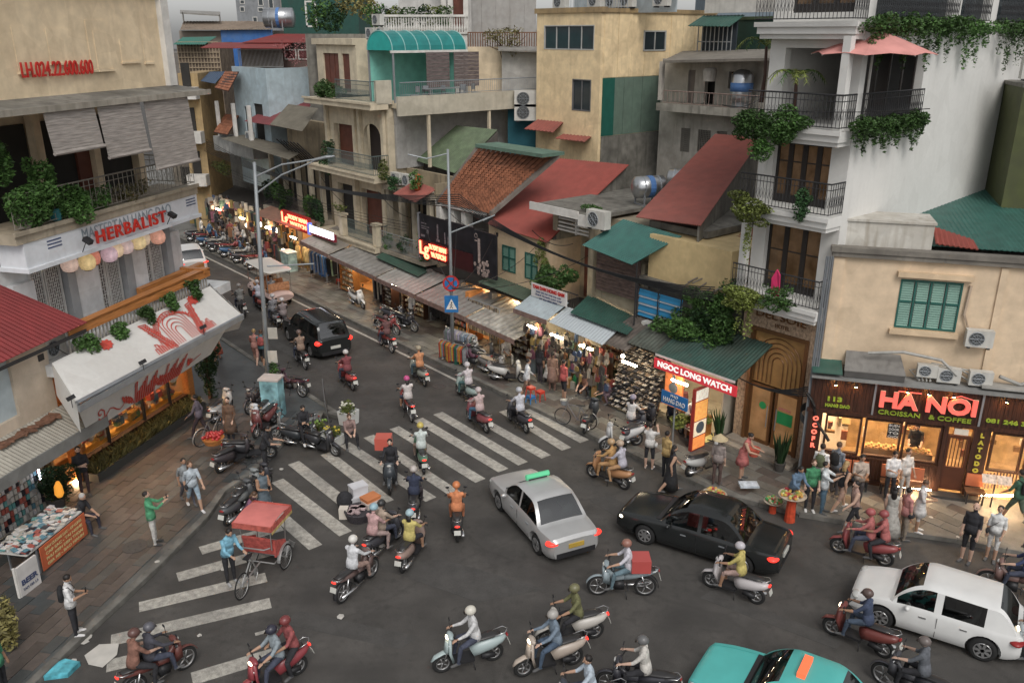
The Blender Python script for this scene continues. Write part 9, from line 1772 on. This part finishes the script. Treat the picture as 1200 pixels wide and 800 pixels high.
c,r=carat((862,822),(1000,878));car('turquoise taxi cut off by the bottom edge',c,r,paint('turquoise_paint',(.02,.46,.42)),4.3,1.75,1.5,'sedan')
o=thing('taxi_roof_sign','orange red lit roof sign on the turquoise taxi','sign',Frame((c.x,c.y),r-math.pi/2),(0,-.1,1.5));part('sign_body',MB().box((-.33,-.17,1.52),(.33,0,1.64)),mat('orange_taxi_sign',(.6,.10,.05),emit=.8,ecol=(1,.15,.05)),o)
c,r=carat((212,298),(236,332));car('white car half hidden behind the timber rail at the far left of the street',c,r,paint('white_paint',(0,0,0)),4.0,1.7,1.5,'hatch',tails=True)
c,r=carat((290,335),(345,368));ec=thing('tourist_cart','open electric tourist cart with a white roof and orange seats far up the street','tourist cart',Frame((c.x,c.y),r-math.pi/2),(0,0,0))
part('roof',MB().tube([(0,-1.9,1.98),(0,-1.7,2.02),(0,1.2,2.05),(0,1.6,1.98)],[(.55,.03),(.75,.06),(.75,.06),(.55,.03)],12),paint('cream_roof',(.60,.57,.50)),ec);part('body',MB().tube([(0,-2.0,.55),(0,-1.8,.6),(0,1.3,.55),(0,1.9,.5)],[(.6,.2),(.72,.28),(.72,.27),(.5,.2)],14),paint('pink_cream',(.55,.38,.33)),ec)
for y in (-1.3,-.4,.5):part('seat',MB().box((-.6,y-.2,.8),(.6,y+.2,.92)),cl((.50,.22,.05)),ec);part('backrest',MB().box((-.6,y-.26,.92),(.6,y-.2,1.3)),cl((.45,.18,.05)),ec)
for s in (-1,1):
 for y in (-1.6,-.2,1.2):part('roof_post',MB().tube([(s*.65,y,.7),(s*.65,y,2.0)],.025,6),CH,ec)
 for y in (-1.3,1.2):part('wheel',MB().ring((s*.62,y,.27),'x',.19,(.08,.07),20,7),TY,ec,True)
for i,y in enumerate((-.95,.0)):person(['tourist in grey on the rear seat of the cart','tourist in beige on the middle seat of the cart'][i],ec.matrix_basis@V(-.25+.5*i,y+.1-.45,.40),r,'stool',top=[(.3,.3,.32),(.4,.33,.25)][i],bot=BKc)
p0=G(312,668);r=hd(283,700,325,650);CY=Frame((p0.x,p0.y),r-math.pi/2);cy=thing('pedal_cart','three wheeled pedal cart with a faded pink red canopy and bright red seat','pedal cart',CY,(0,0,0))
SP=mat('cart_steel',(.38,.38,.37),rough=.35,metal=.6)
def spoked(x,y,R_,nm='wheel'):
 o=part(nm,MB().ring((x,y,R_),'x',R_-.02,(.02,.02),32,6),TY,cy,True);m=MB();m.ring((x,y,R_),'x',R_-.045,(.008,.012),28,4);m.tube([(x-.05,y,R_),(x+.05,y,R_)],.03,8)
 for k in range(20):a=2*math.pi*k/20;m.tube([(x,y,R_),(x,y+(R_-.04)*math.cos(a),R_+(R_-.04)*math.sin(a))],.004,3)
 q=part('rim_and_spokes',m,SP,cy,sub=o);stuff(q)
spoked(-.50,.25,.36);spoked(.50,.25,.36);spoked(0,-1.25,.36)
for s in (-1,1):part('wheel_guard',MB().ring((s*.5,.25,.36),'x',.41,(.006,.05),14,5,(.02,.48)),SP,cy)
RC=cl((.52,.05,.03));part('seat_cushion',MB().box((-.40,-.1,.62),(.40,.42,.74)),RC,cy);part('seat_back',MB().slab([(-.42,-.12,.70),(.42,-.12,.70),(.42,-.28,1.25),(-.42,-.28,1.25)],.07,(0,-1,0)),RC,cy)
for s in (-1,1):part('seat_side',MB().slab([(s*.42,-.2,.62),(s*.42,.42,.62),(s*.42,.38,.85),(s*.42,-.2,1.15)],.05,(s,0,0)),RC,cy)
m=MB();m.tube([(-.42,-.25,.45),(.42,-.25,.45),(.42,.95,.35),(-.42,.95,.35),(-.42,-.25,.45)],.022,6);m.tube([(0,-.25,.45),(0,-1.25,.36)],.025,6);m.tube([(0,-.5,.43),(0,-.75,.95)],.022,6);m.tube([(0,-1.25,.36),(0,-.75,.80)],.02,6);m.tube([(-.5,.25,.36),(.5,.25,.36)],.025,6);m.tube([(-.4,.95,.35),(-.4,.7,.6)],.02,6);m.tube([(.4,.95,.35),(.4,.7,.6)],.02,6);stuff(part('frame',m,SP,cy))
part('footrest',MB().box((-.40,.55,.28),(.40,1.0,.31)),SP,cy);part('saddle',MB().tube([(0,-.95,.98),(0,-.75,.98),(0,-.6,.96)],[(.10,.03),(.08,.03),(.02,.02)],8),BPL,cy);part('push_bar',MB().tube([(-.4,-.35,1.0),(-.3,-.5,1.02),(.3,-.5,1.02),(.4,-.35,1.0)],.02,6),SP,cy);part('crank',MB().tube([(.12,-.75,.22),(.12,-.62,.38),(-.12,-.62,.38),(-.12,-.5,.54)],.015,5),SP,cy);part('chain_ring',MB().add(*disc((.06,-.62,.38),.11,'x')),SP,cy)
for s in (-1,1):
 for y,z0 in ((-.3,.9),(.45,.7)):part('canopy_post',MB().tube([(s*.42,y,z0),(s*.45,y+.05*(1 if y>0 else-1),1.72)],.015,5),SP,cy)
m=MB();N_=8
for i in range(N_):
 y0=-.45+1.15*i/N_;y1=-.45+1.15*(i+1)/N_;f=lambda y:1.80-.10*((y-.1)/.6)**2;m.slab([(-.55,y0,f(y0)),(.55,y0,f(y0)),(.55,y1,f(y1)),(-.55,y1,f(y1))],.02)
part('canopy',m,mat('faded_red_canvas',(.55,.17,.15),rough=.8,var=.15,scale=2),cy)
m=MB();m.box((-.57,-.47,1.58),(-.55,.72,1.74));m.box((.55,-.47,1.58),(.57,.72,1.74));m.box((-.57,-.49,1.58),(.57,-.47,1.74));m.box((-.57,.70,1.58),(.57,.72,1.74));part('canopy_valance',m,cl((.50,.06,.03)),cy)
m=MB()
for k in range(40):a=k/40;m.box((-.56+1.12*a,.721,1.50),(-.545+1.12*a,.728,1.58));m.box((.571,-.47+1.18*a,1.50),(.578,-.455+1.18*a,1.58))
stuff(part('yellow_fringe',m,cl((.5,.34,.04)),cy))
def pole(label,u,v,h,z=.135,name='street_lamp',r=.09):
 p=G(u,v,z);t=thing(name,label,'street lamp',WLD,tuple(p));OFF[t.name]=(0,0,0);part('mast',MB().tube([(0,0,0),(0,0,h*.5),(0,0,h)],[r*1.25,r,r*.7],10),mat('galvanised_grey',(.26,.28,.29),rough=.5,metal=.3),t,True);part('base_plate',MB().lathe((0,0,0),[(.2,0),(.2,.04),(r*1.3,.1)],12),STEEL,t);return t,p
LM=mat('galvanised_grey',(.26,.28,.29),rough=.5,metal=.3)
t,p=pole('tall grey street lamp with twin bracket arm on the left kerb',317,474,1,z=.135);
for c_ in list(t.children):bpy.data.objects.remove(c_)
Z=lambda u,v:GY(u,v,p.y).z-p.z
X_=lambda u,v:GY(u,v,p.y).x-p.x
hT=Z(305,190);part('mast',MB().tube([(0,0,0),(X_(311,330)*.5,0,hT*.5),(X_(305,190)*.6,0,hT)],[.11,.085,.06],10),LM,t,True);x0=X_(305,190)*.6
part('bracket_arm',MB().tube([(x0,0,Z(306,207)),(X_(330,195),0,Z(330,193)),(X_(368,188),0,Z(368,187))],[.035,.03,.03],8),LM,t);part('bracket_arm',MB().tube([(x0,0,Z(306,226)),(X_(330,205),0,Z(330,205)),(X_(368,188),0,Z(368,189))],[.035,.03,.03],8),LM,t);part('lamp_head',MB().tube([(X_(366,188),0,Z(368,188)),(X_(383,184),0,Z(383,184)),(X_(392,183),0,Z(392,183))],[(.07,.05),(.13,.06),(.05,.03)],10),LM,t);part('side_arm',MB().tube([(X_(313,312),0,Z(313,312)),(X_(368,309),0,Z(368,309))],.03,6),LM,t)
for i,(v0,v1) in enumerate(((383,396),(410,424))):part('notice_plate',MB().box((X_(314,v0),-.1,Z(314,v1)),(X_(314,v0)+.36,-.07,Z(314,v0))),mat('old_notice',(.45,.43,.38),dirt=.3),t)
m=MB();foliage(m,[((.25,0,Z(322,430)),(.22,.22,.6)),((.2,0,.9),(.2,.2,.5))],380,.12);stuff(part('climbing_leaves',m,LEAF,t))
t,p=pole('slim grey street lamp carrying the no stopping sign on the far kerb',531,424,1,z=.135);
for c_ in list(t.children):bpy.data.objects.remove(c_)
hT=Z(527,175);part('mast',MB().tube([(0,0,0),(0,0,hT)],[.09,.05],10),LM,t,True);part('bracket_arm',MB().tube([(0,0,Z(530,273)),(X_(568,257),0,Z(568,257))],.035,6),LM,t);part('lamp_head',MB().tube([(X_(566,257),0,Z(566,258)),(X_(580,252),0,Z(580,252))],[(.1,.05),(.05,.03)],8),LM,t);part('top_arm',MB().tube([(0,0,Z(527,180)),(X_(500,188),0,Z(500,186)),(X_(478,181),0,Z(478,181))],.03,6),LM,t)
ss=thing('no_stopping_sign','round blue no stopping sign with a red rim and cross bar','sign',WLD,tuple(p));OFF[ss.name]=(0,0,0);zc=Z(530,331);part('red_disc',MB().add(*disc((0,-.16,zc),.36,'y')),mat('sign_red',(.42,.03,.03),rough=.4),ss);part('blue_disc',MB().add(*disc((0,-.168,zc),.28,'y')),mat('sign_blue',(0,0,0)),ss);part('bar',MB().bx((0,-.175,zc),(.28,.004,.035),ry=.78),mat('sign_red',(0,0,0)),ss);part('bar',MB().bx((0,-.18,zc),(.28,.004,.035),ry=-.78),mat('sign_red',(0,0,0)),ss)
cs=thing('crossing_sign','square blue pedestrian crossing sign with a white triangle','sign',WLD,tuple(p));OFF[cs.name]=(0,0,0);zc=Z(530,355);part('plate',MB().box((-.3,-.16,zc-.38),(.3,-.13,zc+.38)),mat('sign_blue',(0,0,0)),cs);part('white_triangle',MB().slab([(-.24,-.165,zc-.24),(.24,-.165,zc-.24),(0,-.165,zc+.24)],.004,(0,1,0)),TRIM,cs);m=MB();m.ell((.01,-.17,zc+.07),(.035,.006,.035),8,5);m.tube([(0,-.172,zc+.03),(-.01,-.172,zc-.08),(-.07,-.172,zc-.2)],.014,4);m.tube([(-.01,-.172,zc-.08),(.06,-.172,zc-.2)],.014,4);m.tube([(-.07,-.172,zc-.02),(.06,-.172,zc-.03)],.012,4);stuff(part('walking_figure',m,BPL,cs))
p=G(322,487,.135);ub=thing('painted_utility_box','tall utility box painted with a blue and white landscape on the left kerb','utility box',Frame((p.x,p.y),LEF.a-math.pi/2+.1),(0,0,.135));OFF[ub.name]=(0,0,0)
part('cabinet',MB().box((-.36,-.28,0),(.36,.28,1.55)),mat('blue_mural',(.20,.38,.42),var=.8,scale=2.2,rough=.5),ub);part('white_lid',MB().box((-.4,-.32,1.551),(.4,.32,1.62)),mat('pinkish_lid',(.5,.45,.42)),ub);part('side_strip',MB().box((-.375,-.2,.1),(-.361,.2,1.5)),mat('tan_strip2',(.36,.24,.15)),ub)
a=G(382,470);b=G(394,500);ms_=thing('metal_screen','leaning dark metal screen panel on the crossing corner','screen',WLD,tuple(a));OFF[ms_.name]=(0,0,0);d=b-a;d=G(385,488)-G(392,447);part('panel',MB().slab([(0,0,0),(.55,-2.2,0),(.45,-2.2,1.0),(-.1,0,1.0)],.04,(1,0,0)),mat('dark_panel',(.12,.12,.12),dirt=.4),ms_)
for i,(u,v,w_,dd,h,lab) in enumerate([(391,520,.62,.38,.36,'low wide white flower box at the crossing corner'),(375,512,.5,.4,.34,'left white flower box with yellow flowers'),(409,496,.6,.35,.55,'tall pale flower stand with green bunches')]):
 p=G(u,v);fb=thing('flower_box',lab,'flower box',WLD,tuple(p),None,.25);OFF[fb.name]=(0,0,0);part('box',MB().lathe((0,0,0),[(w_*.62,0),(w_*.7,h),(w_*.62,h),(w_*.6,h-.08)],4),mat('styrofoam',(.55,.56,.54),rough=.8),fb);m=MB();foliage(m,[((0,0,h+.12),(w_*.6,.35,.22))],260,.11);stuff(part('greens',m,LEAFY,fb));m=MB();[m.ell((rs.uniform(-.3,.3),rs.uniform(-.2,.2),h+.2+rs.uniform(0,.12)),(.05,.05,.04),6,4) for _ in range(14)];stuff(part('blooms',m,[mat('yellow_bloom',(.5,.38,.05)),mat('green_bloom',(.2,.32,.08)),mat('white_bloom',(.5,.5,.42))][i],fb))
for i,(u,v,w_,d_,h,c,z,lab,nm) in enumerate([(419,592,.55,.4,.34,(.56,.56,.58),0,'lower white polystyrene box in the middle of the crossing','white_box'),(421,590,.5,.38,.28,(.58,.58,.6),.36,'upper white polystyrene box stacked on the lower one','white_box'),(436,600,.5,.4,.38,(.52,.46,.42),0,'pale box with an orange lid right of the basket','white_box'),(435,599,.5,.38,.10,(.55,.2,.08),.40,'flat orange box of snacks on the pale box','snack_box')]):
 p=G(u,v);t=thing(nm,lab,'box',WLD,(p.x,p.y,z),None,.5+.1*i);OFF[t.name]=(0,0,0);part('box_body',MB().box((-w_/2,-d_/2,0),(w_/2,d_/2,h)),mat('box_%d'%i,c,rough=.7),t);part('lid',MB().box((-w_/2-.015,-d_/2-.015,h),(w_/2+.015,d_/2+.015,h+.05)),mat('box_%d'%i,(0,0,0)),t)
p=G(421,607);t=thing('dark_basket','round dark basket topped with pink packets beside the white boxes','basket',WLD,(p.x,p.y,0));OFF[t.name]=(0,0,0);part('basket',MB().lathe((0,0,0),[(.36,0),(.45,.3),(.43,.32),(.35,.25)],18),mat('dark_wicker',(.05,.045,.05),var=.5,scale=20),t);m=MB();[m.bx((rs.uniform(-.25,.25),rs.uniform(-.25,.25),.32),(.09,.06,.03),rz=rs.uniform(0,3)) for _ in range(16)];stuff(part('packets',m,mat('pink_packets',(.5,.38,.38),isl=.2),t))
p=G(405,596);single('black_sack',MB().ell((0,0,.3),(.27,.24,.32),12,8),cl((.025,.025,.03)),WLD,(0,0,0),'bulging black sack left of the white boxes on the crossing','sack',smooth=True).location=p
p=G(404,606);single('carton_bundle',MB().box((-.15,-.12,0),(.12,.12,.35)),mat('cream_board',(0,0,0)),WLD,(0,0,0),'small cream and yellow carton below the black sack','carton').location=p
st_=thing('phone_case_table','long table covered with phone cases behind the orange banner','table',Frame((G(68,640,.13).x,G(68,640,.13).y),hd(40,668,100,622)),(0,0,.13));OFF[st_.name]=(0,0,0)
a=G(52,672,.13);b=G(103,628,.13);Lb=(b-a).length;fr_=Frame((a.x,a.y),math.atan2(b.y-a.y,b.x-a.x));st_.location=(a.x,a.y,.13);st_.rotation_euler=(0,0,fr_.a)
part('tabletop',MB().box((-.4,.05,.8),(Lb,1.1,.84)),mat('table_white',(.5,.49,.46)),st_);[part('leg',MB().box((x-.02,y-.02,0),(x+.02,y+.02,.8)),STEEL,st_) for x in (0,Lb-.1) for y in (.1,1.0)]
CASE=mat('phone_case_colours',(1,1,1),rough=.35,pal=[(.55,.55,.54),(.50,.49,.46),(.10,.22,.28),(.03,.03,.04),(.58,.57,.55),(.35,.10,.08),(.12,.3,.3),(.4,.38,.34),(.5,.5,.52)])
m=MB();rs=random.Random(14);[m.bx((rs.uniform(-.35,Lb-.05),rs.uniform(.1,1.05),.86+rs.uniform(0,.08)),(rs.uniform(.04,.09),rs.uniform(.06,.11),.012),rz=rs.uniform(-.5,.5)) for _ in range(230)];stuff(part('phone_cases',m,CASE,st_))
bn=thing('orange_banner','orange banner with rows of cream lettering hung before the phone case table','banner',fr_,(0,0,.13));part('banner_cloth',MB().box((0,-.02,.22),(Lb,.01,.93)),mat('orange_banner',(.50,.12,.05),rough=.7),bn)
for k,s_ in enumerate(('DAN CUONG LUC - OP LUNG','CAP SAC - TAI NGHE','PHU KIEN DIEN THOAI','GIA RE - BAO HANH')):text(s_,.14,mat('cream_print',(.60,.48,.22)),bn,(Lb/2,-.028,.80-.155*k),UPR,width=Lb*.82,height=.09,bold=.006,ext=.002)
rk=thing('phone_case_rack','tall white pegboard rack full of phone cases and cables under the grey awning','rack',LEF,(-3.6,.2,.13));part('rack_board',MB().box((-6.2,.55,.2),(-1.6,.6,2.45)),mat('peg_white',(.4,.4,.39)),rk);m=MB()
for i in range(34):
 for j in range(11):
  if rs.random()<.9:x=-6.1+.133*i;z=.3+.195*j;m.box((x,.48-.03*rs.random(),z),(x+.10,.52,z+.16))
stuff(part('hanging_cases',m,CASE,rk));m=MB();[m.bx((-1.75,.35,1.35+.1*k),(.02,.02,.02)) for k in range(11)];stuff(part('led_string',m,mat('cool_led',(.8,.85,1),emit=10,ecol=(.8,.85,1)),rk))
m=MB();[m.box((-4.6+.3*k,.35,1.9),(-4.4+.3*k,.45,2.15)) for k in range(9)];stuff(part('red_boxes',m,mat('red_packets',(.45,.08,.09),isl=.3),rk))
a=G(26,700,.13);b=G(49,682,.13);fr2=Frame((a.x,a.y),math.atan2(b.y-a.y,b.x-a.x));Lb=(b-a).length;qs=thing('beer_board','white framed board with bold black BEER lettering on the left pavement','sign',fr2,(0,0,.13));part('board',MB().box((0,0,.13),(Lb,.06,1.0)),mat('board_white',(0,0,0)),qs);part('board_frame',MB().box((-.05,.01,.13),(-.001,.08,1.03)),TRIM,qs);text('BEER',.3,NAVY,qs,(Lb/2,-.008,.5),UPR,width=Lb*.8,height=.16,bold=.012,ext=.003);text('TAM GIA LA',.1,NAVY,qs,(Lb/2,-.008,.3),UPR,width=Lb*.75,height=.08,ext=.003)
p=LEF.w((-.6,.15,.13));rt=thing('round_bush_pot','dense round dark green bush in a pot beside the craft shop','plant',LEF,(-1.5,.3,.13));m=MB();foliage(m,[((-1.45,.25,1.15),(.65,.6,.6)),((-1.4,.2,.7),(.45,.45,.4))],2600,.09);stuff(part('foliage',m,LEAFD,rt));part('pot',MB().lathe((-1.45,.25,.13),[(.2,0),(.28,.4),(.24,.42)],14),mat('dark_pot',(0,0,0)),rt);part('stem',MB().tube([(-1.45,.25,.5),(-1.45,.25,1.1)],.05,6),DWOOD,rt)
ol=single('orange_jar',MB().tube([(0,0,0),(0,0,.1),(0,0,.35),(.02,0,.5)],[.08,.13,.11,.05],12),mat('orange_glow_jar',(.6,.25,.03),emit=.5,ecol=(1,.4,.05)),WLD,(0,0,0),'orange jar with added glow standing on the phone case table','ornament',smooth=True);ol.location=LEF.w((-2.0,-.5,1.0))  # plain jar in place of an unclear orange object; glow put into its colour
m=MB();foliage(m,[((0,0,.9),(.5,.5,.55)),((.1,0,.4),(.35,.35,.35))],900,.13);pb_=single('potted_shrub',m,LEAFO,WLD,(0,0,0),'dry leafy shrub at the left edge near the kerb','plant');pb_.location=G(6,760,.13)
pc=single('blue_bag',MB().slab([(0,0,0),(.5,.1,0),(.6,.5,0),(.2,.6,0),(-.1,.3,0)],.12,(0,0,1)),mat('crumpled_blue',(.10,.40,.48),rough=.4,var=.5,scale=5),WLD,(0,0,0),'crumpled light blue plastic by the torn white sheet at the kerb','plastic bag');pc.location=G(52,797,.0)
def tray(label,p,r,h,gm,cat='tray'):
 t=thing('seller_tray',label,cat,WLD,tuple(p));OFF[t.name]=(0,0,0);part('tray',MB().lathe((0,0,h),[(r*.8,0),(r,.06),(r*.95,.06),(r*.9,.03)],20),mat('wicker_tray',(.5,.42,.33)),t);m=MB();[m.ell((r*.8*math.sqrt(rs.random())*math.cos(a),r*.8*math.sqrt(rs.random())*math.sin(a),h+.07+rs.uniform(0,.05)),(.05,.05,.045),7,5) for a in [rs.uniform(0,6.28) for _ in range(70)]];stuff(part('produce',m,gm,t));part('stand',MB().lathe((0,0,0),[(r*.4,0),(r*.3,h)],10),mat('orange_bag',(.50,.07,.03),rough=.5,var=.3,scale=8),t);return t
FR=mat('sliced_fruit',(1,1,1),rough=.5,pal=[(.55,.40,.08),(.5,.12,.06),(.55,.3,.08),(.35,.04,.05),(.5,.45,.25),(.25,.32,.08)])
tray('round tray of red and yellow fruit slices over orange bags beside the blue shirted seller',G(925,610),.42,.85,FR);tray('flat tray of yellow snacks at the feet of the conical hat seller',G(836,590),.4,.3,FR);tray('small basket of vegetables and green bags at the kerb behind the black sedan',G(905,600),.3,.35,mat('greens_mix',(1,1,1),pal=[(.05,.25,.08),(.5,.45,.3),(.45,.08,.06),(.2,.35,.1)]))
wb_=single('white_blue_tray',MB().box((-.3,-.18,.35),(.3,.18,.42)),mat('white_blue_tray',(.5,.55,.6),var=.4,scale=5),WLD,(0,0,0),'white tray with a blue pack beside the red basket woman','tray');wb_.location=G(876,580)
rbk=single('red_basket',MB().lathe((0,0,0),[(.15,0),(.22,.26),(.2,.26),(.14,.03)],14),paint('basket_red',(.60,.08,.03)),WLD,(0,0,0),'bright red orange basket held out by the woman in the red dress','basket');rbk.location=G(880,560)+V(0,0,.85)
for i,(u,v) in enumerate([(797,498),(818,497)]):m=MB();foliage(m,[((0,0,0),(.42,.32,.26))],320,.12);o=single('green_bunch',m,LEAFY,WLD,(0,0,0),['left bunch of lime green leaves carried by the white shirted man','right bunch of lime green leaves carried by the white shirted man'][i],'plant');o.location=G(u,v+18,.1)+V(0,-.1,.9)
tray('red meat and greens display in front of the flower carrier',G(812,520,.13),.35,.6,mat('red_mix',(1,1,1),pal=[(.4,.05,.05),(.3,.08,.06),(.5,.35,.3)]))
m=MB()
def wire(a,b,sag,r=.012):
 P=[];a=Vector(a);b=Vector(b)
 for j in range(17):q=j/16;p=a.lerp(b,q);p.z-=sag*4*q*(1-q);P.append(p)
 m.tube(P,r,4,False)
for k in range(4):wire(ROW.w((-62,23.2,5+.2*k)),ROW.w((-36,23.3,4.6+.15*k)),.5)
wire(ROW.w((-17,22.9,11.9)),ROW.w((-11,24.0,12.1)),.15);wire(ROW.w((-20,30,12)),ROW.w((-17,22.9,11.9)),.3);wire(LEF.w((7.2,0,7.5)),ROW.w((-50,23.4,5.2)),.6);wire(LEF.w((-1,.5,6)),LEF.w((0,-.2,4.6)),.1)
for k in range(7):wire(ROW.w((-62,23.0+.05*k,6.2+.13*k)),ROW.w((-31,22.9,6.6+.1*k)),.7+.1*k,.02);wire(ROW.w((-31,22.9,6.6+.1*k)),ROW.w((-17,23.3,5.4+.08*k)),.5+.08*k,.02)
for k in range(5):wire(ROW.w((-50+6*k,22.9,6.4)),ROW.w((-49+6*k,24.3,4.2+.4*k)),.3,.015);wire((X_(527,200)+p.x,p.y,7),ROW.w((-36+3*k,24.2,5.5)),.4,.013)
single('street_wires',m,mat('black_cable',(0,0,0)),WLD,(0,0,0),'thin black wires strung along the row of old houses','wires',kind='stuff')
